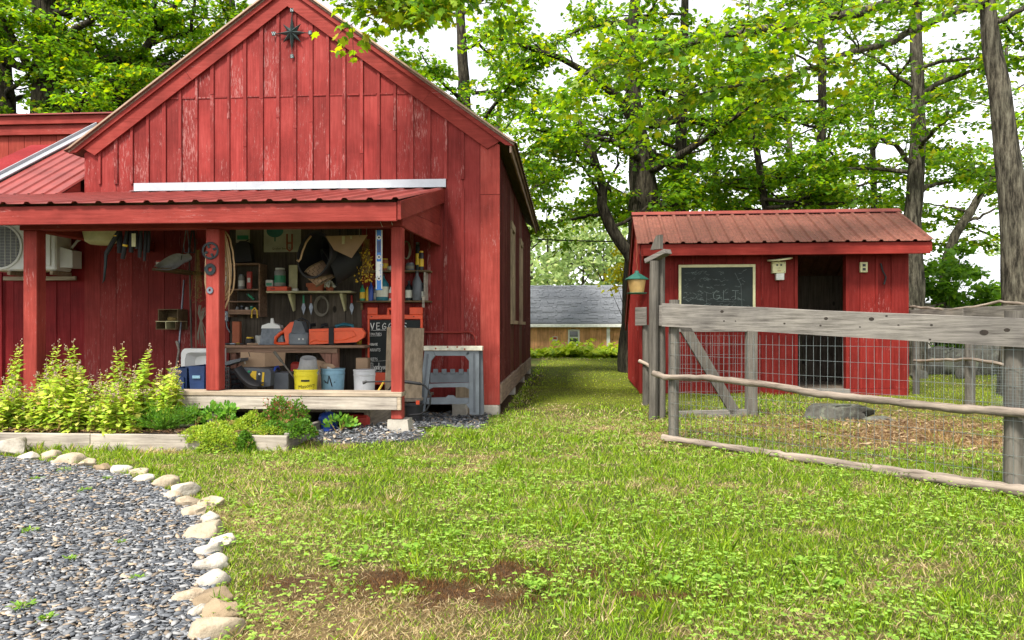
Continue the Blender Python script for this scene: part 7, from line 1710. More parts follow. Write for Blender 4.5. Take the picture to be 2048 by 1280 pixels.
# ---- leaf batches from arrays
def leaf_batch(pos, nrm, tip, size, col, shape):
    """shape: (k,3) outline in (side, tip, normal) units; one k-gon per leaf. Returns V,F,C"""
    pos = np.asarray(pos, float); N = len(pos); k = len(shape)
    tip = tip / (np.linalg.norm(tip, axis=1, keepdims=True) + 1e-9)
    sd = np.cross(tip, nrm); sd /= (np.linalg.norm(sd, axis=1, keepdims=True) + 1e-9); nn = np.cross(sd, tip)
    sh = np.asarray(shape, float)
    V = pos[:, None, :] + size[:, None, None] * (sh[None, :, 0:1] * sd[:, None, :] + sh[None, :, 1:2] * tip[:, None, :] + sh[None, :, 2:3] * nn[:, None, :])
    F = np.arange(N * k).reshape(N, k)
    return V.reshape(-1, 3), F, np.repeat(col, k, axis=0)
LANCE = np.array([(0, 0, 0), (0.17, 0.28, 0.03), (0.15, 0.62, 0.02), (0, 1, -0.1), (-0.15, 0.62, 0.02), (-0.17, 0.28, 0.03)])
OVAL = np.array([(0, 0, 0), (0.3, 0.3, 0.05), (0.28, 0.7, 0.03), (0, 1, -0.05), (-0.28, 0.7, 0.03), (-0.3, 0.3, 0.05)])
NEEDLE = np.array([(0.05, 0, 0), (0.03, 0.6, 0.0), (0, 1, 0), (-0.03, 0.6, 0.0), (-0.05, 0, 0)])
MAPLE = np.array([(0, 0, 0), (0.22, -0.06, 0), (0.30, 0.12, 0.02), (0.56, 0.16, -0.05), (0.42, 0.38, 0), (0.50, 0.62, -0.05), (0.22, 0.60, 0.02), (0.0, 1.0, -0.08), (-0.22, 0.60, 0.02), (-0.50, 0.62, -0.05), (-0.42, 0.38, 0), (-0.56, 0.16, -0.05), (-0.30, 0.12, 0.02), (-0.22, -0.06, 0)])
MAPLE6 = np.array([(0, 0, 0), (0.5, 0.12, -0.03), (0.34, 0.58, 0), (0, 1, -0.06), (-0.34, 0.58, 0), (-0.5, 0.12, -0.03)])
def palette(rng, n, cols, wts, jit=0.18):
    idx = rng.choice(len(cols), n, p=np.array(wts) / np.sum(wts)); c = np.array(cols)[idx] * (1 + rng.uniform(-jit, jit, (n, 1))); return np.clip(c, 0, 1)
def join(parts_):
    V = []; F = []; C = []; o = 0
    for v, f, c in parts_: V.append(v); F.append(f + o); C.append(c); o += len(v)
    return np.concatenate(V), np.concatenate(F), np.concatenate(C)
def npart(name, vfc, mat, parent, kind=None, label=None):
    o = bpy.data.objects.new(name, npmesh(name, vfc[0], vfc[1], mat, vfc[2])); COL.objects.link(o); o.parent = parent; return tag(o, label, None, None, kind)

# ---- tall flowering stems: six different plants, then copies
def tall_plant(seed, h):
    rng = np.random.default_rng(seed); rd_ = random.Random(seed)
    t = thing('tall_bloomer', 'x', 'flowering plant'); stems = Geo(); L = []; fl = Geo()
    for s in range(rd_.randint(3, 4)):
        hh = h * rd_.uniform(0.6, 1.0) if s else h; lx, ly = rd_.uniform(-.14, .14), rd_.uniform(-.10, .10); bx_, by_ = rd_.uniform(-.05, .05), rd_.uniform(-.04, .04)
        pt = lambda q: np.array([bx_ + lx * q * q, by_ + ly * q * q, hh * q])
        stems.tube([tuple(pt(q)) for q in np.linspace(0, 1, 7)], [0.0045, 0.0042, 0.004, 0.0036, 0.003, 0.0026, 0.002], 5)
        nn = int(hh / 0.030)
        for k in range(nn):
            q = 0.1 + 0.87 * k / nn; p = pt(q); a0 = k * 1.571 + rd_.uniform(-.4, .4); ls = (0.092 if q < 0.7 else 0.092 - 0.2 * (q - 0.7)) * rd_.uniform(0.75, 1.15)
            for d in (0, math.pi):
                a = a0 + d; up = rd_.uniform(-0.45, 0.55) if q < 0.8 else rd_.uniform(0.0, 0.7)
                L.append((p, (math.cos(a), math.sin(a), up), ls, q))
            if q > 0.5:
                a = rd_.uniform(0, 6.28); L.append((p, (math.cos(a), math.sin(a), 0.6), ls * 0.55, q))
        tp = pt(1.0)
        for k in range(rd_.randint(4, 8)):
            c_ = Vector(tp) + Vector((rd_.uniform(-.018, .018), rd_.uniform(-.018, .018), rd_.uniform(-.055, .03))); r_ = rd_.uniform(0.005, 0.009); fl.lathe(c_, [(0, -r_), (r_ * 0.8, -r_ * 0.3), (r_, r_ * 0.6), (0, r_ * 1.2)], 6)
    pos = np.array([l[0] for l in L]); tip = np.array([l[1] for l in L]); size = np.array([l[2] for l in L])
    nrm = np.tile([0, 0, 1.0], (len(L), 1)) + rng.normal(0, 0.3, (len(L), 3))
    col = palette(rng, len(L), [(0.33, 0.46, 0.05), (0.46, 0.56, 0.09), (0.22, 0.36, 0.04), (0.56, 0.55, 0.14), (0.42, 0.30, 0.10)], [4, 4, 2.5, 1.3, 0.2])
    npart('foliage', leaf_batch(pos, nrm, tip, size, col, LANCE * np.array([1.5, 1, 1])), 'herb_leaf', t)
    part('stem', stems, 'dried', t, local=True); part('flower_head', fl, 'bud', t, local=True, kind='stuff')
    return t
plain('bud', (0.42, 0.30, 0.22), 0.9, 0, 0.1, 60, 0.5, 0)
protos = [tall_plant(100 + k, h) for k, h in enumerate((0.50, 0.56, 0.62, 0.46, 0.60, 0.92))]
spots = []; rp_ = random.Random(77)
for row, yy in enumerate((7.02, 7.14, 7.27, 7.40, 7.53)):
    xx = -6.15 + 0.06 * row
    while xx < -3.95: 
        u_lim = -3.75 - 0.12 * (4 - row) * 0.5
        if xx < u_lim - 0.1: spots.append((xx + rp_.uniform(-.05, .05), yy + rp_.uniform(-.05, .05)))
        xx += 0.155
tallest = [(P(285, 700, 7.3).x, 7.3), (P(230, 700, 7.3).x, 7.35), (P(145, 700, 7.3).x, 7.3), (P(335, 740, 7.2).x, 7.2), (P(95, 700, 7.4).x, 7.45), (P(28, 700, 7.4).x, 7.4)]
used_ = [False] * 6
PL = ['leafy yellow green flowering stem in the raised bed', 'tallest flowering stem of the raised bed with pinkish seed head']
for i, (xx, yy) in enumerate(spots + tallest):
    k = rp_.choice([0, 1, 2, 3, 4, 3]) if i < len(spots) else (5 if i - len(spots) != 3 else 2)
    src = protos[k]; o = src if not used_[k] else copy_tree(src); used_[k] = True
    o.location = (xx, yy, PZ - 0.015); o.rotation_euler = (0, 0, rp_.uniform(0, 6.28)); sc = rp_.uniform(0.86, 1.12) * (0.92 if xx < -5.2 else 1.0)
    o.scale = (sc, sc, sc if i < len(spots) else rp_.uniform(0.92, 1.02))
    tag(o, PL[1] if i >= len(spots) and k == 5 else PL[0], 'flowering plant', 'tall flowering stems in the raised bed')

# ---- feathery dark shrub
def spiky(c, rx, ry, rz, n, ln, shape, cols, wts, seed, flat=0.2, upb=0.5):
    rng = np.random.default_rng(seed); th = rng.uniform(0, 2 * np.pi, n); ph = np.arccos(rng.uniform(-flat, 1, n)); r = rng.uniform(0.35, 1, n) ** 0.6
    d = np.stack([np.sin(ph) * np.cos(th), np.sin(ph) * np.sin(th), np.cos(ph)], 1)
    lump = 0.8 + 0.35 * vnoise(th * 1.6, ph * 2.2, seed)
    pos = np.array(c) + d * r[:, None] * np.array([rx, ry, rz]) * lump[:, None]
    tip = d + np.array([0, 0, upb]) + rng.normal(0, 0.35, (n, 3)); nrm = rng.normal(0, 1, (n, 3)) + np.array([0, 0, 0.6])
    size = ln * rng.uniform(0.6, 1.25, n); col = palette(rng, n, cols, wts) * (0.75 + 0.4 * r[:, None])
    return leaf_batch(pos, nrm, tip, size, col, shape)
def bush_thing(name, label, cat, c, vfcs, stem_col='dried', group=None):
    t = thing(name, label, cat, c, 0, group)
    for nm, vfc in vfcs: npart(nm, (vfc[0] - np.array(c), vfc[1], vfc[2]), 'herb_leaf', t)
    g = Geo(); rg = random.Random(1)
    for k in range(7): g.tube([(rg.uniform(-.02, .02), rg.uniform(-.02, .02), -0.03), (rg.uniform(-.1, .1), rg.uniform(-.08, .08), 0.12)], 0.004, 5)
    part('stem', g, stem_col, t, local=True); return t
DG = [(0.045, 0.13, 0.012), (0.075, 0.19, 0.015), (0.11, 0.24, 0.02)]
c_ = P(322, 855, 7.08); c = (c_.x, 7.12, PZ)
g = []
rng = np.random.default_rng(5); fr = []
for k in range(150):                         # arching feathery sprays
    a = rng.uniform(0, 6.28); el = rng.uniform(0.35, 1.45); Ls = rng.uniform(0.22, 0.34); n_ = 26
    q = np.linspace(0.15, 1, n_)[:, None]; d = np.array([math.cos(a) * math.cos(el), math.sin(a) * math.cos(el) * 0.8, math.sin(el)])
    pts = np.array(c) + d * Ls * q + np.array([math.cos(a), math.sin(a) * 0.8, -0.25]) * 0.08 * q ** 2
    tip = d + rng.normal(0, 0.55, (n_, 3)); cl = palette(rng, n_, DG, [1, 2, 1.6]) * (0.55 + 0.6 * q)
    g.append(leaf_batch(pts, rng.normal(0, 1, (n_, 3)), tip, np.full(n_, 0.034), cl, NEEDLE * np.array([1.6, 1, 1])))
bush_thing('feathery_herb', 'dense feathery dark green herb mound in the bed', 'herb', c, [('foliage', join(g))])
# ---- creeping light green cushion spilling over the board
LG = [(0.24, 0.34, 0.035), (0.34, 0.44, 0.05), (0.15, 0.25, 0.025), (0.40, 0.38, 0.08)]
cc_ = P(452, 860, 7.1)
def mound(cx, cy, cz, rx, ry, h, n, ln, cols, wts, seed, shape=OVAL):
    rng = np.random.default_rng(seed); a = rng.uniform(0, 6.28, n); r = np.sqrt(rng.uniform(0, 1, n))
    edge = 1 + 0.25 * (vnoise(a * 1.3, a * 0 + seed, seed) - 0.5); x_ = cx + rx * r * np.cos(a) * edge; y_ = cy + ry * r * np.sin(a) * edge
    z_ = cz + h * (1 - r ** 2.2) * (0.7 + 0.6 * vnoise(x_ * 9, y_ * 9, seed)) + rng.uniform(-.02, .012, n)
    tip = np.stack([np.cos(a) * r, np.sin(a) * r, np.full(n, 0.5)], 1) + rng.normal(0, 0.6, (n, 3)); nrm = np.array([0, 0, 1.0]) + rng.normal(0, 0.5, (n, 3))
    return leaf_batch(np.stack([x_, y_, z_], 1), nrm, tip, ln * rng.uniform(0.6, 1.3, n), palette(rng, n, cols, wts), shape)
c = (cc_.x, 7.12, PZ)
w1_ = join([mound(P(440, 860, 7.1).x, 7.14, PZ - 0.02, 0.34, 0.24, 0.10, 3000, 0.024, LG, [3, 3, 2, 0.6], 61), mound(P(500, 840, 7.3).x, 7.34, PZ - 0.02, 0.30, 0.26, 0.17, 2600, 0.024, LG, [3, 3, 2, 0.6], 68), mound(P(395, 850, 7.0).x, 7.05, PZ - 0.02, 0.18, 0.16, 0.07, 1000, 0.022, LG, [3, 3, 2, 0.6], 69), mound(P(540, 850, 7.1).x, 7.1, PZ - 0.02, 0.22, 0.16, 0.09, 1500, 0.022, LG, [2, 2, 3, 0.6], 160)])
w2_ = mound(P(430, 880, 6.9).x, 6.93, PZ - 0.055, 0.30, 0.12, 0.10, 2600, 0.024, LG, [3, 3, 2, 0.6], 62)
w3_ = mound(P(440, 895, 6.86).x, 6.86, 0.02, 0.22, 0.075, 0.13, 1800, 0.024, LG, [2, 2, 3, 0.6], 63)
bush_thing('creeping_thyme', 'bright creeping herb cushion spilling over the bed board', 'herb', c, [('foliage', join([w1_, w2_])), ('trailing_foliage', w3_)])
OG = [(0.07, 0.17, 0.018), (0.11, 0.23, 0.022), (0.05, 0.12, 0.015), (0.24, 0.10, 0.05)]
c_ = P(560, 850, 7.2); c = (c_.x, 7.22, PZ)
w1_ = join([mound(P(560, 850, 7.2).x, 7.2, PZ - 0.02, 0.26, 0.2, 0.12, 2200, 0.024, OG, [3, 3, 2, 0.25], 64), mound(P(600, 850, 7.1).x, 7.12, PZ - 0.02, 0.16, 0.18, 0.13, 1600, 0.024, OG, [3, 3, 2, 0.25], 164), mound(P(530, 840, 7.4).x, 7.44, PZ - 0.02, 0.26, 0.18, 0.2, 1800, 0.024, OG, [3, 3, 2, 0.25], 165)])
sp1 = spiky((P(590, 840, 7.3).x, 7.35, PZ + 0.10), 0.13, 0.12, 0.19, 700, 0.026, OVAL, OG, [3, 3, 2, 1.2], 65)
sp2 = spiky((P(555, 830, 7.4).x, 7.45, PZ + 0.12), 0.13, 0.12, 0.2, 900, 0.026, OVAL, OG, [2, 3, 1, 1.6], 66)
sprg = []
for k in range(16):
    u_ = 520 + 100 * random.random(); b_ = P(u_, 830, 7.35); n_ = 26; q = np.linspace(0, 1, n_)[:, None]; dx_ = random.uniform(-.06, .06); H_ = random.uniform(0.22, 0.36)
    pts_ = np.array([b_.x, 7.3 + random.uniform(-.1, .15), PZ]) + np.concatenate([dx_ * q, 0 * q, H_ * q], 1)
    sprg.append(leaf_batch(pts_, rng.normal(0, 1, (n_, 3)) + np.array([0, 0, 1]), rng.normal(0, 1, (n_, 3)) + np.array([0, 0, .6]), np.full(n_, 0.02), palette(rng, n_, OG + [(0.30, 0.12, 0.07)], [2, 2, 1, 2, 3]), OVAL))
w1_ = join([w1_] + sprg)
bush_thing('oregano_mound', 'darker green leafy herb with reddish sprigs at the bed end', 'herb', c, [('foliage', join([w1_, sp1, sp2]))])
c_ = P(490, 900, 6.88); w1_ = mound(c_.x, 6.87, 0.0, 0.10, 0.06, 0.16, 1100, 0.03, OG, [3, 3, 1, 0.05], 67)
bush_thing('trailing_herb', 'small dark green sprig hanging down the bed front board', 'herb', (c_.x, 6.87, 0.0), [('foliage', w1_)])
# broad leaved seedlings
for k, (u, v, y_, lab) in enumerate([(425, 812, 7.45, 'round leaved green seedling behind the creeping herb cushion'), (452, 808, 7.5, 'taller round leaved plant against the porch rim board'), (390, 815, 7.4, 'pale wispy herb between dark mound and cushion'), (680, 850, 7.75, 'bright leafy weed growing by the gravel heap')]):
    c_ = P(u, v, y_); zb = PZ if k < 3 else gz1(c_.x, y_); rr2 = 0.10 if k < 3 else 0.20
    bush_thing('broadleaf_seedling', lab, 'plant', (c_.x, y_, zb), [('foliage', spiky((c_.x, y_, zb + 0.08), rr2, rr2 * 0.7, 0.16 if k < 3 else 0.10, 120 if k != 2 else 260, 0.055 if k != 2 else 0.03, OVAL, [(0.10, 0.25, 0.03), (0.17, 0.32, 0.04)], [1, 1], 70 + k))])
# litter on the bed soil
rng = np.random.default_rng(8); n = 1500
pos = np.stack([rng.uniform(PXL, PXR - 0.1, n), YP0 + 0.06 + np.abs(rng.normal(0, 0.12, n)), np.full(n, PZ + 0.012)], 1); pos[:, 1] = np.clip(pos[:, 1], YP0 + 0.06, YP1 - 0.06); pos[:, 2] += rng.uniform(0, 0.02, n)
lv = leaf_batch(pos, np.array([0, 0, 1.0]) + rng.normal(0, 0.4, (n, 3)), rng.normal(0, 1, (n, 3)) * np.array([1, 1, 0.2]), rng.uniform(0.02, 0.05, n), palette(rng, n, [(0.20, 0.12, 0.06), (0.32, 0.21, 0.11), (0.11, 0.06, 0.035), (0.40, 0.33, 0.22)], [3, 2, 3, 1]), LANCE)
npart('leaf_litter', (lv[0] - np.array(bed.location), lv[1], lv[2]), 'herb_leaf', bed, kind='stuff')
for k in range(7):
    a = P(60 + 28 * k, 868, 7.0); d = Vector((random.uniform(-.2, .25), 0.05, random.uniform(0.02, 0.13))); 
    part('dry_twig', Geo().tube([(a.x, 6.99, PZ + 0.015), (a.x + d.x, 7.02, PZ + 0.03 + d.z)], 0.003, 5), 'dried', bed)

# ================================================================== EDGE STONES
sizes = {}
rs2 = random.Random(55)
mats_ = ['stone_brown', 'stone_white', 'stone_white', 'stone_tan', 'stone_tan', 'stone_tan', 'stone_brown', 'stone_white', 'stone_tan', 'stone_white', 'stone_tan', 'stone_white', 'stone_tan', 'stone_tan', 'stone_tan', 'stone_tan', 'stone_white', 'stone_tan', 'stone_white', 'stone_white', 'stone_white', 'stone_white', 'stone_tan', 'stone_brown', 'stone_white', 'stone_brown', 'stone_tan']
wpx = [30, 40, 22, 20, 32, 18, 20, 24, 20, 22, 30, 34, 22, 26, 26, 24, 26, 40, 30, 32, 36, 40, 36, 40, 30, 44, 56]
SL_ = {'stone_brown': 'rounded brown edging stone between gravel and lawn', 'stone_white': 'whitish rounded edging stone between gravel and lawn', 'stone_tan': 'tan rounded edging stone between gravel and lawn'}
for k, (u, v) in enumerate(EDGE_PX):
    c_ = G(u, v); s = c_.y / FPX; r_ = wpx[k] * s * 1.04
    g = rock_geo((0, 0, 0), r_, r_ * rs2.uniform(0.6, 0.8), r_ * rs2.uniform(0.48, 0.66), 300 + k, 0.55, 18, 12, 0.34)
    an = rs2.uniform(-0.7, 0.7) + (0.9 if v > 980 else 0.0); ca, sa = math.cos(an), math.sin(an)
    zz = gz1(c_.x, c_.y); g.v = [(c_.x + p[0] * ca - p[1] * sa, c_.y + p[0] * sa + p[1] * ca, zz + p[2]) for p in g.v]
    big = r_ > 0.105
    solo('edging_stone', g, mats_[k], ('big ' if big else 'small ') + SL_[mats_[k]], 'stone', 'edging stones along the gravel', smooth=55)

# ================================================================== TREES
GREENS = [(0.055, 0.145, 0.012), (0.090, 0.205, 0.014), (0.14, 0.27, 0.016), (0.215, 0.325, 0.018), (0.32, 0.34, 0.02)]
DENS = 2.1
class Grow:
    def __init__(s, seed):
        s.r = np.random.default_rng(seed); s.limbs = []; s.twigs = Geo(); s.lp = []; s.lt = []; s.ln = []; s.ls = []; s.lw = []
    def curve(s, p, d, L, n, wob, grav):
        pts = [np.array(p, float)]; d = np.array(d, float); d /= np.linalg.norm(d)
        for k in range(n):
            d = d + s.r.normal(0, wob, 3) + np.array([0, 0, grav]); d /= np.linalg.norm(d); pts.append(pts[-1] + d * L / n)
        return np.array(pts)
    def leaves(s, pts, dens, size, spread):
        L = np.linalg.norm(np.diff(pts, axis=0), axis=1).sum(); n = max(2, int(L * dens * DENS))
        q = s.r.uniform(0.08, 1.05, n) * (len(pts) - 1); i = np.clip(q.astype(int), 0, len(pts) - 2); f = (q - i)[:, None]
        base = pts[i] * (1 - f) + pts[i + 1] * f; ax = pts[i + 1] - pts[i]; ax /= np.linalg.norm(ax, axis=1, keepdims=True) + 1e-9
        sd = np.cross(ax, [0, 0, 1.0]); sd /= np.linalg.norm(sd, axis=1, keepdims=True) + 1e-9
        o = s.r.normal(0, 1, (n, 1))
        p = base + sd * o * spread + s.r.normal(0, 1, (n, 3)) * np.array([spread * 0.4, spread * 0.4, spread * 0.30]) - np.array([0, 0, 0.03])
        tip = ax * 0.6 + sd * np.sign(o) * 0.9 + np.array([0, 0, -0.45]) + s.r.normal(0, 0.45, (n, 3))
        nm = np.array([0, 0, 1.0]) + s.r.normal(0, 0.42, (n, 3))
        s.lp.append(p); s.lt.append(tip); s.ln.append(nm); s.ls.append(size * 0.78 * s.r.uniform(0.5, 1.2, n)); s.lw.append(np.full(n, s.r.normal(0, 1)))
    def twig(s, p, d, L, dens, size, spread):
        pts = s.curve(p, d, L, 4, 0.16, -0.05); s.twigs.tube([tuple(x) for x in pts[::2]], [0.007, 0.005, 0.003], 3, False); s.leaves(pts, dens, size, spread)
    def branch(s, p, d, L, r, dens, size, spread, gap=0.34):
        pts = s.curve(p, d, L, 6, 0.13, 0.01); s.twigs.tube([tuple(x) for x in pts], list(np.linspace(r, r * 0.25, 7)), 4, False)
        s.along(pts, L, dens, size, spread, gap, 0.15)
    def along(s, pts, L, dens, size, spread, gap, start, tl=0.85):
        n = max(2, int(L / gap))
        for k in range(n):
            q = (start + (1 - start) * (k + s.r.uniform(0, 0.8)) / n) * (len(pts) - 1); i = min(int(q), len(pts) - 2); f = q - i
            p = pts[i] * (1 - f) + pts[i + 1] * f; ax = pts[i + 1] - pts[i]; ax /= np.linalg.norm(ax) + 1e-9; sd = np.cross(ax, [0, 0, 1.0]); sd /= np.linalg.norm(sd) + 1e-9
            sg = 1 if k % 2 else -1; s.twig(p, ax * 0.7 + sd * sg * s.r.uniform(0.5, 1.1) + np.array([0, 0, s.r.uniform(-0.3, 0.35)]), tl * s.r.uniform(0.5, 1.1) * (0.6 + 0.4 * min(1, L / 2)), dens, size, spread)
        s.leaves(pts[len(pts) // 2:], dens, size, spread)
    def limb(s, pts, rad, dens=24, size=0.15, spread=0.15, gap=0.5, bl=1.6, start=0.15):
        """a main limb given by its points: side branches with twigs and leaves"""
        pts = np.array([tuple(p) for p in pts], float); n0 = len(pts); dense = []
        for a, b in zip(pts[:-1], pts[1:]):
            for k in range(3): dense.append(a + (b - a) * k / 3 + s.r.normal(0, 0.02, 3))
        dense.append(pts[-1]); pts = np.array(dense); rr = list(np.interp(np.linspace(0, 1, len(pts)), np.linspace(0, 1, len(rad)), rad))
        s.limbs.append(Geo().tube([tuple(x) for x in pts], rr, 7, True, 0.06, 3))
        L = np.linalg.norm(np.diff(pts, axis=0), axis=1).sum(); n = int(L / gap)
        for k in range(n):
            q = (start + (1 - start) * (k + s.r.uniform(0, 0.8)) / n) * (len(pts) - 1); i = min(int(q), len(pts) - 2)
            p = pts[i]; ax = pts[i + 1] - pts[i]; ax /= np.linalg.norm(ax) + 1e-9; sd = np.cross(ax, [0, 0, 1.0]); sd /= np.linalg.norm(sd) + 1e-9; sg = 1 if k % 2 else -1
            s.branch(p, ax * 0.8 + sd * sg * s.r.uniform(0.4, 1.0) + np.array([0, 0, s.r.uniform(-0.25, 0.4)]), bl * s.r.uniform(0.55, 1.1) * (1 - 0.35 * q / len(pts)), max(0.012, rr[i] * 0.35), dens, size, spread)
        s.along(pts, L * 0.5, dens, size, spread, 0.4, 0.55)
def tree(name, label, Y, px_path, seed, limbs=(), auto=None, bark='bark', shape=MAPLE6, cols=GREENS, wts=(2, 3, 3, 2, 0.5), group='maples around the yard', dY=0.0):
    """px_path: (u, v, half width px) up the trunk on plane Y; auto = (count, z0, z1, length, leaf density, leaf size)"""
    tr = []
    for i, (u, v, hw) in enumerate(px_path):
        p = P(u, v, Y + dY * i); tr.append((p.x, p.y, p.z, hw * p.y / FPX))
    z_g = gz1(tr[0][0], tr[0][1]); tr[0] = (tr[0][0], tr[0][1], z_g - 0.2, tr[0][3] * 1.35)
    t = thing(name, label, 'tree', (tr[0][0], tr[0][1], z_g), 0, group); G_ = Grow(seed)
    dn = []; A = np.array(tr)
    for a, b in zip(A[:-1], A[1:]):
        m = max(2, int(np.linalg.norm(b[:3] - a[:3]) / 0.45))
        for k in range(m):
            q = a + (b - a) * k / m; q[:2] += G_.r.normal(0, 0.012, 2); dn.append(q)
    dn.append(A[-1]); dn = np.array(dn)
    part('trunk', Geo().tube([tuple(x[:3]) for x in dn], [float(x[3]) for x in dn], 14, True, 0.09, seed), bark, t, smooth=70)
    for lb in limbs: G_.limb(**lb)
    if auto:
        n, z0, z1, L, dens, size = auto[:6]; spr = auto[6] if len(auto) > 6 else 0.15; az = auto[7] if len(auto) > 7 else None
        for k in range(n):
            z_ = z0 + (z1 - z0) * (k + G_.r.uniform(0, 0.7)) / n; i = int(np.argmin(np.abs(dn[:, 2] - z_))); i = min(i, len(dn) - 2); p = dn[i, :3]; a = k * 2.4 + G_.r.uniform(-.5, .5)
            if az: a = az[0] + (az[1] - az[0]) * ((k * 0.618) % 1.0)
            d = np.array([math.cos(a), math.sin(a), G_.r.uniform(0.05, 0.5)]); Lk = L * G_.r.uniform(0.7, 1.1); pts = G_.curve(p, d, Lk, 5, 0.12, -0.01); r0 = max(0.03, dn[i, 3] * 0.38)
            G_.limb(pts, [r0, r0 * 0.6, 0.015], dens, size, spr)
    off = np.array([tr[0][0], tr[0][1], z_g])
    for g in G_.limbs: part('limb', g, bark, t, smooth=70)
    part('twigs', G_.twigs, bark, t, kind='stuff')
    if G_.lp:
        p = np.concatenate(G_.lp); n = len(p); w_ = np.concatenate(G_.lw); col = palette(G_.r, n, cols, wts, 0.2) * (1 + 0.16 * np.clip(w_, -1.5, 1.5))[:, None]
        vfc = leaf_batch(p - off, np.concatenate(G_.ln), np.concatenate(G_.lt), np.concatenate(G_.ls), col, shape)
        npart('crown', vfc, 'maple_leaf', t)
        global LEAVES; LEAVES += n
    return t
LEAVES = 0
def pl(*uvY): return [P(u, v, y) for u, v, y in uvY]
YL = (1, 2, 3, 3.4, 0.9)
# big maple behind the shed
tree('maple_tree', 'broad dark maple trunk rising directly behind the shed ridge', 20.0, [(1292, 760, 42), (1289, 425, 30), (1284, 310, 23), (1268, 230, 16), (1262, 120, 13), (1270, 0, 10), (1285, -160, 5)], 201,
     [dict(pts=pl((1272, 250, 20), (1230, 190, 19.4), (1150, 130, 18.8), (1050, 90, 18.2), (960, 70, 17.8)), rad=[0.16, 0.1, 0.06, 0.03]),
      dict(pts=pl((1286, 330, 20), (1240, 290, 19), (1180, 270, 18.2), (1110, 262, 17.6), (1040, 260, 17)), rad=[0.10, 0.07, 0.04, 0.02]),
      dict(pts=pl((1300, 250, 20), (1360, 238, 19.6), (1430, 246, 19.3), (1500, 250, 19), (1560, 225, 18.8)), rad=[0.14, 0.11, 0.08, 0.03])],
     (13, 3.9, 11.0, 4.2, 27, 0.16))
tree('maple_tree', 'slender crooked maple leaning left of the shed roof', 18.6, [(1330, 760, 14), (1285, 565, 12), (1256, 505, 11), (1222, 455, 11), (1203, 412, 10), (1207, 375, 9), (1192, 330, 8), (1176, 285, 7), (1160, 240, 5)], 202,
     [dict(pts=pl((1195, 335, 18.6), (1150, 305, 18), (1100, 300, 17.5), (1050, 310, 17.2)), rad=[0.06, 0.04, 0.02], bl=1.1), dict(pts=pl((1206, 385, 18.6), (1235, 330, 18.4), (1240, 290, 18.2)), rad=[0.05, 0.03, 0.015], bl=1.0)],
     (8, 3.4, 6.4, 2.4, 26, 0.15))
tree('maple_tree', 'straight middling maple trunk beside the broad maple behind the shed', 23.0, [(1364, 760, 15), (1363, 420, 12), (1362, 270, 11), (1366, 150, 9), (1370, 0, 7), (1372, -140, 4)], 203, [], (14, 4.0, 11.5, 3.8, 24, 0.17), 'bark')
tree('maple_tree', 'thin curved dark maple stem above the shed roof middle', 21.0, [(1534, 760, 9), (1530, 425, 7), (1518, 330, 6.5), (1507, 268, 6), (1494, 248, 5.5), (1470, 244, 5), (1430, 252, 3)], 204,
     [dict(pts=pl((1520, 400, 21), (1570, 405, 20.6), (1620, 395, 20.2), (1680, 380, 20)), rad=[0.06, 0.04, 0.02], bl=1.1), dict(pts=pl((1526, 415, 21), (1590, 412, 20.5), (1690, 405, 20), (1770, 390, 19.6)), rad=[0.06, 0.05, 0.02], bl=1.1), dict(pts=pl((1510, 290, 21), (1540, 230, 20.8), (1580, 180, 20.6)), rad=[0.05, 0.03, 0.015], bl=1.2)],
     (8, 3.6, 6.4, 2.8, 24, 0.155))
tree('maple_tree', 'grey maple trunk standing behind the right end of the shed roof', 19.0, [(1824, 760, 20), (1826, 440, 15), (1836, 300, 13), (1836, 180, 11), (1832, 60, 10), (1842, -120, 5)], 205,
     [dict(pts=pl((1830, 330, 19), (1790, 290, 18.7), (1740, 270, 18.4), (1690, 270, 18.2)), rad=[0.07, 0.05, 0.02], bl=1.2), dict(pts=pl((1836, 190, 19), (1890, 160, 18.8), (1950, 140, 18.6), (2010, 130, 18.4)), rad=[0.08, 0.05, 0.02], bl=1.3)],
     (10, 4.2, 10.5, 3.0, 21, 0.155), 'bark_grey')
# big trunk at the right with long limbs reaching over the yard
tree('maple_tree', 'large leaning maple trunk with furrowed bark behind the back fence', 13.0, [(2046, 800, 31), (2037, 600, 25), (2025, 375, 22), (2004, 225, 19), (1987, 110, 16), (1974, 0, 13), (1955, -130, 13), (1945, -270, 8)], 206,
     [dict(pts=pl((1972, -5, 13), (1917, 22, 12.6), (1860, 45, 12.2), (1785, 79, 11.8), (1688, 112, 11.4), (1643, 131, 11.2), (1560, 156, 10.9), (1448, 176, 10.6), (1350, 205, 10.4)), rad=[0.085, 0.06, 0.045, 0.03, 0.012], dens=24, size=0.14, gap=0.55, bl=1.15, start=0.2),
      dict(pts=pl((1952, -140, 13), (1838, 0, 12.4), (1748, 15, 12), (1635, 39, 11.4), (1553, 56, 11), (1448, 72, 10.6), (1350, 94, 10.2), (1275, 112, 10), (1162, 150, 9.6)), rad=[0.10, 0.075, 0.06, 0.04, 0.012], dens=24, size=0.14, gap=0.5, bl=1.3, start=0.12),
      dict(pts=pl((1946, -250, 13), (1700, -190, 12), (1400, -150, 11), (1150, -90, 10.2), (1010, -50, 9.8), (920, -5, 9.5), (840, 15, 9.3), (755, 10, 9.2)), rad=[0.10, 0.08, 0.06, 0.035, 0.010], dens=24, size=0.145, gap=0.5, bl=1.15, start=0.3)],
     (5, 5.6, 9.5, 2.6, 20, 0.14, 0.15, (-0.6, 2.6)), 'bark_grey', MAPLE, GREENS, (1.2, 2.4, 3, 3, 0.9))
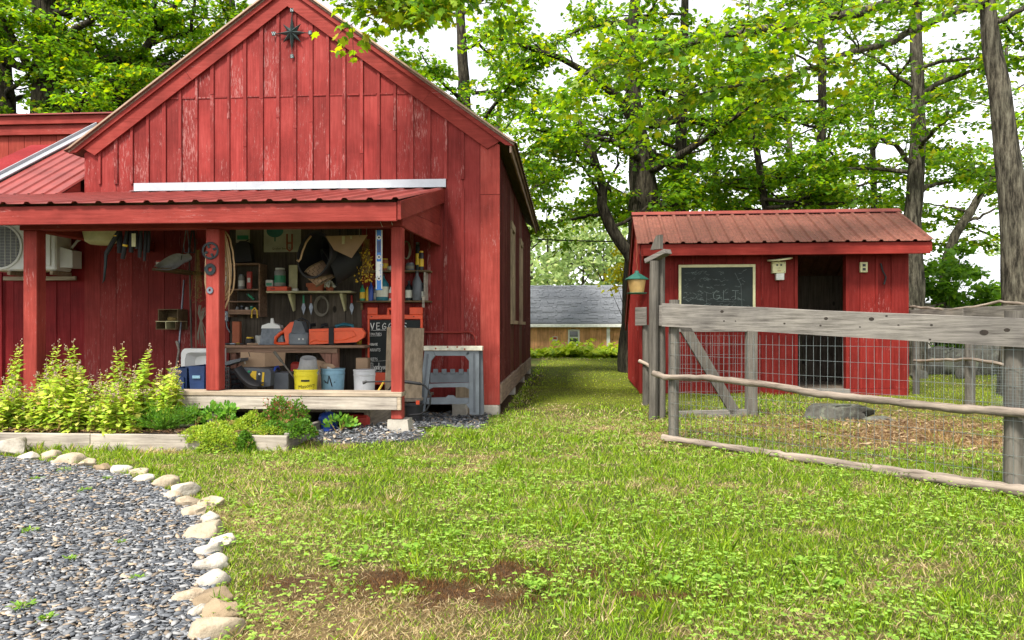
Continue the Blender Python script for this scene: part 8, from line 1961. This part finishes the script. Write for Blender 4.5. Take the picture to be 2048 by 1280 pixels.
tree('maple_tree', 'small slanting maple stem between shed corner and furrowed trunk', 24.5, [(1880, 760, 11), (1890, 525, 9), (1910, 470, 9), (1940, 425, 8), (1972, 370, 6), (2005, 300, 4)], 207, [], (7, 4.2, 7.6, 2.4, 20, 0.15), 'bark_grey')
# trees behind the barn, left
tree('maple_tree', 'massive maple trunk rising behind the taller red building', 19.8, [(96, 700, 42), (96, 240, 33), (98, 150, 29), (95, 60, 27), (90, -40, 22), (92, -220, 12)], 208,
     [dict(pts=pl((80, 150, 19.6), (48, 120, 19), (20, 60, 18.6), (-20, 10, 18.2)), rad=[0.13, 0.09, 0.04]), dict(pts=pl((110, 110, 19.6), (150, 60, 19), (200, 30, 18.6), (260, 40, 18.2)), rad=[0.12, 0.08, 0.03])],
     (16, 4.6, 11.0, 4.6, 30, 0.165, 0.16, (-0.35, 3.5)))
tree('maple_tree', 'dark maple trunk beside the massive one behind the red building', 20.6, [(18, 700, 22), (14, 235, 18), (6, 120, 15), (-4, 0, 12), (-10, -170, 7)], 209, [], (12, 4.8, 11.0, 3.8, 28, 0.165))
tree('maple_tree', 'slanting maple stem emerging behind the barn roof edge', 20.4, [(168, 700, 14), (188, 300, 12), (202, 236, 11), (236, 184, 10), (266, 147, 10), (294, 92, 9), (330, 40, 8), (372, -20, 7), (410, -140, 4)], 210,
     [dict(pts=pl((268, 147, 20.4), (330, 130, 20), (400, 110, 19.8), (470, 80, 19.6)), rad=[0.08, 0.05, 0.02]), dict(pts=pl((300, 90, 20.4), (380, 60, 20.2), (390, 0, 20), (400, -60, 20)), rad=[0.07, 0.05, 0.02])],
     (13, 4.8, 10.5, 3.8, 28, 0.165))
tree('maple_tree', 'leafy maple standing behind the barn with hidden trunk', 23.0, [(470, 700, 18), (470, 240, 15), (468, 100, 12), (460, 0, 9), (455, -160, 5)], 211, [], (15, 6.5, 12.5, 4.4, 28, 0.175))
tree('maple_tree', 'leafy maple beyond the barn roof slope', 24.5, [(930, 700, 18), (930, 240, 14), (925, 100, 11), (920, 0, 9), (915, -160, 5)], 212, [], (14, 4.5, 12.0, 4.6, 26, 0.175))
tree('maple_tree', 'slim maple filling the gap above the shed roof', 25.0, [(1640, 700, 12), (1640, 400, 10), (1645, 200, 8), (1640, 60, 7), (1640, -140, 4)], 213, [], (13, 5.0, 12.5, 3.6, 22, 0.17))
tree('maple_tree', 'leafy maple past the furrowed trunk by the house', 18.0, [(2150, 700, 18), (2150, 240, 14), (2150, 100, 11), (2150, -160, 5)], 214, [], (7, 3.6, 9.5, 3.2, 20, 0.15))

for k_, (u_, y_, lab_) in enumerate([(1430, 27.0, 'light green understory maple seen over the shed ridge'), (1580, 28.5, 'thin understory maple behind the shed roof'), (1745, 27.5, 'pale understory maple near the right end of the shed roof'), (1000, 30.0, 'airy understory maple in the gap beyond the barn'), (2010, 26.0, 'airy maple behind the furrowed trunk')]):
    tree('understory_maple', lab_, y_, [(u_, 700, 9), (u_ + 4, 430, 7), (u_ - 3, 250, 5), (u_ + 3, 90, 3)], 230 + k_, [], (11 if u_ != 1000 else 7, 3.4 if u_ != 1000 else 5.5, 9.5, 2.9, 22, 0.19), 'bark_grey', MAPLE6, GREENS, (1, 2, 3, 3, 0.6))
# ---- far trees
HAZED_GREENS = [(0.24, 0.33, 0.12), (0.32, 0.41, 0.17), (0.19, 0.28, 0.10), (0.40, 0.45, 0.20)]  # haze painted into the leaf colour: far greens lightened and greyed
def far_tree(u, Y, top, w_, seed, label, n=1500):
    rng = np.random.default_rng(seed); rd_ = random.Random(seed); c = P(u, 650, Y); zb = gz1(c.x, Y); H = top - zb
    t = thing('far_tree', label, 'tree', (c.x, Y, zb), 0, 'trees beyond the far barn')
    g = Geo().tube([(rd_.uniform(-.3, .3) * q, 0, -0.3 + (H * 0.95 + 0.3) * q) for q in np.linspace(0, 1, 7)], list(np.linspace(0.17, 0.03, 7)), 6, True)
    for k in range(9):
        q = rd_.uniform(0.3, 0.85); a = rd_.uniform(0, 6.28); L = w_ * rd_.uniform(0.5, 0.9); g.tube([(0, 0, H * q), (math.cos(a) * L * 0.5, math.sin(a) * L * 0.5, H * q + L * 0.35), (math.cos(a) * L, math.sin(a) * L, H * q + L * 0.55)], [0.06, 0.04, 0.015], 5, True)
    part('trunk', g, 'bark_grey', t, local=True)
    nc = 34; cc = np.stack([rng.normal(0, w_ * 0.42, nc), rng.normal(0, w_ * 0.42, nc), H * rng.uniform(0.12, 0.98, nc)], 1); idx = rng.integers(0, nc, n)
    taper = (1.15 - 0.6 * cc[:, 2:3] / H); cc[:, :2] *= taper
    pos = cc[idx] + rng.normal(0, 1, (n, 3)) * np.array([0.55, 0.55, 0.32])
    npart('crown', leaf_batch(pos, np.array([0, 0, 0.8]) + rng.normal(0, 0.6, (n, 3)), rng.normal(0, 1, (n, 3)), rng.uniform(0.18, 0.38, n), palette(rng, n, HAZED_GREENS, [2, 2, 2, 1]), MAPLE6), 'far_leaf', t)
rfz = random.Random(6); us = [1010, 1060, 1095, 1130, 1168, 1205, 1240, 1275, 1320, 1400, 1480, 1570, 1660, 1740, 1990, 2090, 2190, 560, 300, 60]
fl_ = ['pale distant tree in the wood beyond the far pine barn', 'taller pale distant tree in the wood beyond the far pine barn']
for k, u in enumerate(us):
    Y = rfz.uniform(44, 58); top = 1.2 + Y * (rfz.uniform(215, 275) if u < 1750 else rfz.uniform(110, 160)) / 1500
    far_tree(u, Y, top, rfz.uniform(1.9, 2.8), 400 + k, fl_[1] if top > 9.6 else fl_[0])
# undergrowth line behind the far barn and shed
rng = np.random.default_rng(91); n = 11000
xx = rng.uniform(-32, 46, n); yy = rng.uniform(38.5, 44, n); zz = -0.95 + rng.uniform(0, 1, n) ** 0.8 * (2.2 + 2.6 * vnoise(xx * 0.35, yy * 0.1, 3))
hd = bpy.data.objects.new('undergrowth', npmesh('undergrowth', *leaf_batch(np.stack([xx, yy, zz], 1), np.array([0, -0.4, 0.7]) + rng.normal(0, 0.6, (n, 3)), rng.normal(0, 1, (n, 3)), rng.uniform(0.2, 0.42, n), palette(rng, n, HAZED_GREENS, [2, 2, 2, 1]) * 0.8, MAPLE6)[:2], 'far_leaf', leaf_batch(np.zeros((n, 3)), np.tile([0, 0, 1.0], (n, 1)), np.tile([1.0, 0, 0], (n, 1)), np.ones(n), palette(rng, n, HAZED_GREENS, [2, 2, 2, 1]) * 0.8, MAPLE6)[2]))
COL.objects.link(hd); tag(hd, 'tangled green undergrowth along the edge of the far wood', 'undergrowth', kind='stuff')

# ---- bush right of the shed, sapling
def leafy_bush(name, label, c, rx, ry, h, n, size, seed, cols, wts, zmin=0.1):
    rng = np.random.default_rng(seed); nc = 46; zb = gz1(c[0], c[1]); t = thing(name, label, 'bush', (c[0], c[1], zb))
    a = rng.uniform(0, 6.28, nc); r = np.sqrt(rng.uniform(0, 1, nc)); zq = rng.uniform(zmin, 1, nc); cc = np.stack([rx * r * np.cos(a), ry * r * np.sin(a), h * zq * (1 - 0.35 * r * r)], 1); idx = rng.integers(0, nc, n)
    pos = cc[idx] + rng.normal(0, 1, (n, 3)) * np.array([0.19, 0.19, 0.08])
    tip = (pos * np.array([1, 1, 0.0])) / rx + np.array([0, 0, -0.3]) + rng.normal(0, 0.6, (n, 3))
    npart('crown', leaf_batch(pos, np.array([0, 0, 1.0]) + rng.normal(0, 0.4, (n, 3)), tip, size * rng.uniform(0.6, 1.25, n), palette(rng, n, cols, wts), MAPLE6), 'maple_leaf', t)
    g = Geo()
    for k in range(nc // 2): g.tube([(rng.uniform(-.08, .08), rng.uniform(-.08, .08), -0.1), tuple(cc[k] * np.array([0.4, 0.4, 0.55])), tuple(cc[k])], [0.02, 0.012, 0.005], 5)
    part('stem', g, 'bark', t, local=True)
BG = [(0.06, 0.15, 0.014), (0.09, 0.20, 0.018), (0.13, 0.25, 0.022), (0.05, 0.11, 0.014)]
c_ = P(1890, 600, 22.5); leafy_bush('leafy_bush', 'dense bright green bush between shed and furrowed trunk', (c_.x, 22.5), 1.35, 1.0, 3.75, 6500, 0.14, 501, BG, (2, 3, 2.4, 1))
c_ = P(1975, 600, 24); leafy_bush('leafy_bush', 'looser lower bush against the grey roof beside the furrowed trunk', (c_.x, 24), 1.2, 0.9, 3.2, 2200, 0.13, 502, BG, (2, 3, 2.4, 1))
c_ = P(1272, 600, 22); leafy_bush('yellow_sapling', 'small yellow leaved sapling left of the shed roof', (c_.x, 22.0), 0.75, 0.4, 3.9, 700, 0.13, 503, [(0.50, 0.46, 0.03), (0.38, 0.42, 0.03)], (1, 1), 0.85)
print('tree leaves', LEAVES)

# ================================================================== FERNS, GRASS, CHIPS
def stuff(name, vfc, mat, label, cat):
    o = bpy.data.objects.new(name, npmesh(name, vfc[0], vfc[1], mat, vfc[2])); COL.objects.link(o); return tag(o, label, cat, kind='stuff')
# ferns in front of the far barn
rng = np.random.default_rng(601); L = []
for k in range(330):
    x_ = rng.uniform(-5.0, 6.5); y_ = rng.uniform(28.6, 31.8); zb = gz1(x_, y_); H = rng.uniform(0.32, 0.6) * (1.6 if rng.uniform() < 0.10 else 1.0) * (1.1 if y_ > 30 else 0.9)
    n = 44; a = rng.uniform(0, 6.28, n); q = rng.uniform(0.15, 1, n); rad = 0.42 * q
    p = np.stack([x_ + np.cos(a) * rad, y_ + np.sin(a) * rad, zb + H * np.sqrt(q) * rng.uniform(0.6, 1.05, n)], 1)
    L.append(leaf_batch(p, np.array([0, 0, 1.0]) + rng.normal(0, 0.35, (n, 3)), np.stack([np.cos(a), np.sin(a), 0.2 - 0.7 * q], 1), rng.uniform(0.14, 0.3, n), palette(rng, n, [(0.36, 0.48, 0.035), (0.46, 0.54, 0.045), (0.24, 0.38, 0.03)], [2, 2, 1]), LANCE * np.array([1.4, 1, 1])))
stuff('ferns', join(L), 'herb_leaf', 'band of bright yellow green ferns before the pine barn', 'ferns')

# grass blades: density falls with distance
def lawn_ok(x, y):
    return ~(inpoly(x, y, gravel_poly) | porch_gravel(x, y) | ((x < PXR + 0.03) & (y > YP0 - 0.01) & (y < YP1 + 0.05)) | ((x < -0.85) & (y > 10.15)) | ((x < XPOST + 0.3) & (y > 7.7) & (x > -6.5)) | inpoly(x, y, [(1.30, 13.0), (5.75, 12.9), (5.85, 17.0), (1.40, 17.0)]))
def scatter(rng, y0, y1, dens, mx=0.9):
    Ym = y1; wl = lambda y: (-0.79 * y - 0.4, 0.66 * y + mx * 2.0)
    a, b = wl(y1); n = int((b - a) * (y1 - y0) * dens); x = rng.uniform(a, b, n); y = rng.uniform(y0, y1, n); k = (x > -0.79 * y - 0.4) & (x < 0.66 * y + mx * 2.0)
    return x[k], y[k]
BL = np.array([(-0.5, 0, 0), (0.5, 0, 0), (0.32, 0.55, 0.06), (0, 1, 0.22), (-0.32, 0.55, 0.06)])
def blades(rng, x, y, hh, ww, cmul=1.0, lean=0.55):
    n = len(x); d = dry_amt(x, y); b = brown_amt(x, y); st = straw_amt(x, y); m = np.clip(moss_amt(x, y), 0, 1); z = gz(x, y)
    a = rng.uniform(0, 6.28, n); ln = np.abs(rng.normal(0, lean, n)) + 0.12 + 0.5 * d
    tip = np.stack([np.cos(a) * ln, np.sin(a) * ln, np.ones(n)], 1); tip /= np.linalg.norm(tip, axis=1, keepdims=True)
    sd = np.cross(tip, rng.normal(0, 1, (n, 3))); sd /= np.linalg.norm(sd, axis=1, keepdims=True) + 1e-9; nn = np.cross(sd, tip); nn *= np.sign((nn * np.stack([np.cos(a), np.sin(a), np.zeros(n)], 1)).sum(1))[:, None]
    h = hh * rng.uniform(0.45, 1.25, n) * (1 - 0.35 * d) * (0.75 + 0.6 * vnoise(x * 3.1, y * 3.1, 41)) * (1 - 0.6 * m) * (1 - 0.45 * b); w_ = ww * rng.uniform(0.7, 1.3, n)
    base = np.stack([x, y, z - 0.004], 1)
    V = base[:, None, :] + (BL[None, :, 0:1] * w_[:, None, None]) * sd[:, None, :] + (BL[None, :, 1:2] * h[:, None, None]) * tip[:, None, :] + (BL[None, :, 2:3] * h[:, None, None]) * nn[:, None, :]
    green = palette(rng, n, [(0.20, 0.35, 0.022), (0.28, 0.43, 0.028), (0.36, 0.49, 0.038), (0.11, 0.21, 0.016)], [3, 3, 2, 1.6])
    straw = palette(rng, n, [(0.56, 0.46, 0.25), (0.46, 0.36, 0.18), (0.66, 0.56, 0.34)], [2, 2, 1]); brn = palette(rng, n, [(0.17, 0.085, 0.03), (0.11, 0.055, 0.022), (0.25, 0.14, 0.05)], [2, 2, 1]); ms = palette(rng, n, [(0.24, 0.29, 0.025), (0.32, 0.37, 0.03), (0.17, 0.21, 0.02)], [2, 1, 1])
    isd = (rng.uniform(0, 1, n) < 0.09 + 0.75 * d)[:, None]; col = np.where(isd, straw, green)
    col = np.where((rng.uniform(0, 1, n) < m * 0.85)[:, None], ms, col); col = np.where((rng.uniform(0, 1, n) < st * 0.9)[:, None], straw * np.array([0.8, 0.68, 0.55]), col); col = np.where((rng.uniform(0, 1, n) < b * 1.25)[:, None], brn, col)
    return V.reshape(-1, 3), np.arange(n * 5).reshape(n, 5), np.repeat(col * cmul, 5, axis=0)
rng = np.random.default_rng(602); B = []
for y0, y1, dens, hh, ww in ((2.3, 3.6, 7700, 0.040, 0.0030), (3.6, 5.0, 5300, 0.043, 0.0034), (5.0, 7.0, 3200, 0.047, 0.0042), (7.0, 10.0, 1700, 0.052, 0.0056), (10.0, 15.0, 520, 0.06, 0.010), (15, 29, 80, 0.075, 0.024)):
    x, y = scatter(rng, y0, y1, dens); k = lawn_ok(x, y) & (rng.uniform(0, 1, len(x)) > 0.12 * dry_amt(x, y) + 0.65 * straw_amt(x, y)); B.append(blades(rng, x[k], y[k], hh, ww))
x, y = scatter(rng, 2.5, 4.6, 5000); k = lawn_ok(x, y) & (rng.uniform(0, 1, len(x)) < brown_amt(x, y) * 1.3 - 0.15); B.append(blades(rng, x[k], y[k], 0.05, 0.0035, 1.0, 0.35))
BJ = join(B); print('blades', len(BJ[1]))
stuff('lawn_grass', BJ, 'grass_blade', 'short mixed green and straw coloured lawn grass', 'grass')
# tufts: longer grass by posts, planter, rail and stones
def tuft_at(c, n, r, h):
    a = rng.uniform(0, 6.28, n); q = np.sqrt(rng.uniform(0, 1, n)) * r; return c[0] + q * np.cos(a), c[1] + q * np.sin(a), h
tx = []; ty = []
spots_t = [(f0.x + (f1.x - f0.x) * q, f0.y + (f1.y - f0.y) * q + 0.12, 0.13) for q in np.linspace(0.02, 1.2, 46)] + [(g0.x + 0.1 + 0.13 * k, g0.y + 0.02, 0.1) for k in range(10)] + [(-3.5 + 0.3 * k + rng.uniform(-.1, .1), YP0 - 0.06, 0.08) for k in range(4)] + [(rng.uniform(1.3, 5.5), rng.uniform(11.8, 12.8), 0.14) for k in range(36)] + [(-6 + 0.16 * k, YP0 - 0.05, 0.05) for k in range(17)]
for cx_, cy_, r_ in spots_t:
    a, b, _ = tuft_at((cx_, cy_), 46, r_, 0.1); tx.append(a); ty.append(b)
for k in range(150):
    y_ = rng.uniform(2.6, 9); x_ = rng.uniform(-0.75 * y_, 0.66 * y_)
    if lawn_ok(np.array([x_]), np.array([y_]))[0] and brown_amt(np.array([x_]), np.array([y_]))[0] < 0.3: a, b, _ = tuft_at((x_, y_), 40, 0.06, 0.1); tx.append(a); ty.append(b)
tx = np.concatenate(tx); ty = np.concatenate(ty); k = lawn_ok(tx, ty); V_ = blades(rng, tx[k], ty[k], 0.10, 0.0055, 1.0, 0.45)
stuff('grass_tufts', V_, 'grass_blade', 'longer grass tufts along the fence and through the lawn', 'grass')
# clover and small broad leaves
CL = []
for y0, y1, dens, sz in ((2.3, 4.2, 900, 0.013), (4.2, 6.5, 460, 0.0155), (6.5, 10, 120, 0.022)):
    x, y = scatter(rng, y0, y1, dens); pt = sstep(0.42, 0.62, fbm(x * 1.4, y * 1.4, 77) + 0.10 * sstep(-0.5, 2, x)); k = lawn_ok(x, y) & (rng.uniform(0, 1, len(x)) < 0.06 + 0.9 * pt) & (brown_amt(x, y) < 0.5) & (straw_amt(x, y) < 0.45); x = x[k]; y = y[k]; n = len(x); z = gz(x, y) + rng.uniform(0.02, 0.06, n)
    col = palette(rng, n, [(0.22, 0.38, 0.05), (0.30, 0.45, 0.08), (0.16, 0.29, 0.035)], [2, 1.5, 1]); a0 = rng.uniform(0, 6.28, n); s_ = sz * rng.uniform(0.7, 1.35, n)
    for j in range(3):
        a = a0 + j * 2.094; tip = np.stack([np.cos(a), np.sin(a), rng.uniform(-.15, .25, n)], 1); CL.append(leaf_batch(np.stack([x, y, z], 1), np.array([0, 0, 1.0]) + rng.normal(0, 0.25, (n, 3)), tip, s_, col, OVAL * np.array([1.25, 1, 1])))
stuff('clover', join(CL), 'herb_leaf', 'clover and small broad leaved weeds scattered through the lawn', 'clover')
# straw and leaf litter in the paddock and dry thatch
x, y = scatter(rng, 6.2, 12.0, 800); k = (rng.uniform(0, 1, len(x)) < straw_amt(x, y)) & lawn_ok(x, y); x = x[k]; y = y[k]; n = len(x)
stuff('straw_litter', leaf_batch(np.stack([x, y, gz(x, y) + rng.uniform(0.004, 0.03, n)], 1), np.array([0, 0, 1.0]) + rng.normal(0, 0.4, (n, 3)), rng.normal(0, 1, (n, 3)) * np.array([1, 1, 0.25]), rng.uniform(0.03, 0.09, n), palette(rng, n, [(0.25, 0.175, 0.095), (0.16, 0.10, 0.052), (0.36, 0.27, 0.16), (0.09, 0.055, 0.03)], [3, 3, 2, 1.5]), LANCE * np.array([0.8, 1, 1])), 'herb_leaf', 'brown straw and leaf litter on the paddock ground', 'straw')
x, y = scatter(rng, 2.4, 8.0, 900); k = lawn_ok(x, y) & (rng.uniform(0, 1, len(x)) < 0.15 + 0.8 * dry_amt(x, y)); x = x[k]; y = y[k]; n = len(x)
stuff('dry_thatch', leaf_batch(np.stack([x, y, gz(x, y) + rng.uniform(0.004, 0.02, n)], 1), np.array([0, 0, 1.0]) + rng.normal(0, 0.4, (n, 3)), rng.normal(0, 1, (n, 3)) * np.array([1, 1, 0.2]), rng.uniform(0.02, 0.06, n), palette(rng, n, [(0.46, 0.37, 0.21), (0.34, 0.25, 0.13), (0.22, 0.14, 0.07)], [3, 2, 1.4]), NEEDLE * np.array([0.5, 1, 1])), 'herb_leaf', 'dead straw coloured thatch lying in the lawn', 'thatch')

# slate chips
def chips(rng, x, y, s, cols, wts, tilt=0.30, layer=0.02):
    n = len(x); k = 5; a = rng.uniform(0, 6.28, n)[:, None] + np.array([0, 1.1, 2.3, 3.6, 5.0])[None, :] + rng.uniform(-.28, .28, (n, k)); r = s[:, None] * rng.uniform(0.42, 1.12, (n, k)); asp = rng.uniform(0.26, 0.6, n)[:, None]; ro = rng.uniform(0, 6.28, n)[:, None]
    lx = r * np.cos(a); ly = r * np.sin(a) * asp; px_ = lx * np.cos(ro) - ly * np.sin(ro); py_ = lx * np.sin(ro) + ly * np.cos(ro); tl = rng.normal(0, tilt, (n, 2)); pz_ = px_ * tl[:, 0:1] + py_ * tl[:, 1:2]; th = (s * rng.uniform(0.10, 0.22, n))[:, None]
    z0 = gz(x, y) + rng.uniform(0.0, layer, n) + 0.004
    top = np.stack([x[:, None] + px_, y[:, None] + py_, z0[:, None] + pz_ + th], 2); bot = top - np.array([0, 0, 1.0]) * th[:, :, None] * 1.0
    V = np.concatenate([top, bot], 1).reshape(-1, 3); o = np.arange(n)[:, None] * 10; col = np.repeat(palette(rng, n, cols, wts, 0.25), 10, axis=0)
    return V, o, col
def chip_obj(name, V, o, col, mat, label, cat):
    n = len(o); me = bpy.data.meshes.new(name); top = o + np.arange(5)[None, :]; sides = [np.concatenate([o + i, o + i + 5, o + (i + 1) % 5 + 5, o + (i + 1) % 5], 1) for i in range(5)]
    loops = np.concatenate([top.ravel()] + [s.ravel() for s in sides]).astype(np.int32); tot = np.concatenate([np.full(n, 5), np.full(5 * n, 4)]).astype(np.int32); st = np.concatenate([[0], np.cumsum(tot)[:-1]]).astype(np.int32)
    me.vertices.add(len(V)); me.vertices.foreach_set('co', V.astype(np.float32).ravel()); me.loops.add(len(loops)); me.loops.foreach_set('vertex_index', loops); me.polygons.add(len(tot)); me.polygons.foreach_set('loop_start', st); me.polygons.foreach_set('loop_total', tot)
    at = me.color_attributes.new('Col', 'FLOAT_COLOR', 'POINT'); c4 = np.ones((len(V), 4), np.float32); c4[:, :3] = col; at.data.foreach_set('color', c4.ravel()); me.update(); me.validate(); me.materials.append(MATS[mat])
    ob = bpy.data.objects.new(name, me); COL.objects.link(ob); return tag(ob, label, cat, kind='stuff')
def slatemat():
    m, t, b = newmat('slate_chip'); at = t.nodes.new('ShaderNodeAttribute'); at.attribute_name = 'Col'; t.links.new(at.outputs['Color'], b.inputs['Base Color']); b.inputs['Roughness'].default_value = 0.85; b.inputs['Specular IOR Level'].default_value = 0.15; MATS['slate_chip'] = m
slatemat()
SC_ = [(0.11, 0.118, 0.13), (0.18, 0.187, 0.198), (0.06, 0.066, 0.077), (0.29, 0.29, 0.29), (0.34, 0.265, 0.19), (0.21, 0.17, 0.13)]; SW_ = [3, 3, 2, 1.5, 0.8, 0.8]
X_ = []; Y_ = []; S_ = []
for y0, y1, dens, s0 in ((2.3, 3.4, 6800, 0.019), (3.4, 4.6, 5200, 0.0205), (4.6, 7.2, 3200, 0.023)):
    x, y = scatter(rng, y0, y1, dens, 0.4); k = inpoly(x, y, gravel_poly); X_.append(x[k]); Y_.append(y[k]); S_.append(s0 * np.clip(rng.lognormal(-0.05, 0.35, k.sum()), 0.4, 1.9))
x = np.concatenate(X_); y = np.concatenate(Y_); s = np.concatenate(S_); print('chips', len(x))
chip_obj('slate_gravel', *chips(rng, x, y, s, SC_, SW_, 0.13), 'slate_chip', 'blue grey flat slate chippings of the driveway', 'gravel')
n = 12500; x = rng.uniform(-6.2, -0.9, n); y = rng.uniform(7.15, 10.2, n); k = porch_gravel(x, y) & ((y < 8.4) | (x > -2.1)); x = x[k]; y = y[k]
chip_obj('porch_gravel', *chips(rng, x, y, 0.028 * rng.uniform(0.5, 1.5, len(x)), SC_, SW_, 0.30, 0.03), 'slate_chip', 'dark slate chippings heaped round the porch post footing', 'gravel')
# a few weeds rooted in the driveway and rosettes in the lawn
wl_ = ['small green weed rooted in the slate driveway', 'broad leaved weed rosette in the lawn']
for k, (u, v, r_) in enumerate([(75, 960, 0.05), (170, 985, 0.06), (60, 1070, 0.06), (140, 1125, 0.035), (275, 1165, 0.04), (45, 1225, 0.07), (95, 1245, 0.04), (130, 945, 0.10), (215, 960, 0.05), (240, 1090, 0.02),
                                (1440, 1175, 0.10), (720, 1120, 0.10), (820, 1110, 0.09), (900, 1075, 0.07), (660, 1130, 0.06), (1660, 1175, 0.07), (1340, 1170, 0.06), (1070, 1180, 0.06), (1600, 1130, 0.05)]):
    r_ = r_ * 0.62; c_ = G(u, v); zb = gz1(c_.x, c_.y); t = thing('weed', wl_[0] if k < 10 else wl_[1], 'weed', (c_.x, c_.y, zb), 0, 'weeds in the gravel' if k < 10 else 'weed rosettes in the lawn')
    n = 70 if k < 10 else 26; a = rng.uniform(0, 6.28, n); q = rng.uniform(0.05, 1, n) * r_
    npart('leaves', leaf_batch(np.stack([q * np.cos(a), q * np.sin(a), 0.012 + rng.uniform(0, 0.6, n) * r_], 1), np.array([0, 0, 1.0]) + rng.normal(0, 0.35, (n, 3)), np.stack([np.cos(a), np.sin(a), rng.uniform(0.0, 0.8, n)], 1), rng.uniform(0.012, 0.03, n) if k < 10 else rng.uniform(0.022, 0.045, n), palette(rng, n, [(0.14, 0.27, 0.03), (0.20, 0.34, 0.04)], [1, 1]), LANCE if k < 10 else OVAL), 'herb_leaf', t)
    part('root_crown', Geo().lathe((0, 0, -0.01), [(0, 0), (0.008, 0), (0.006, 0.03), (0, 0.031)], 6), 'dried', t, local=True)
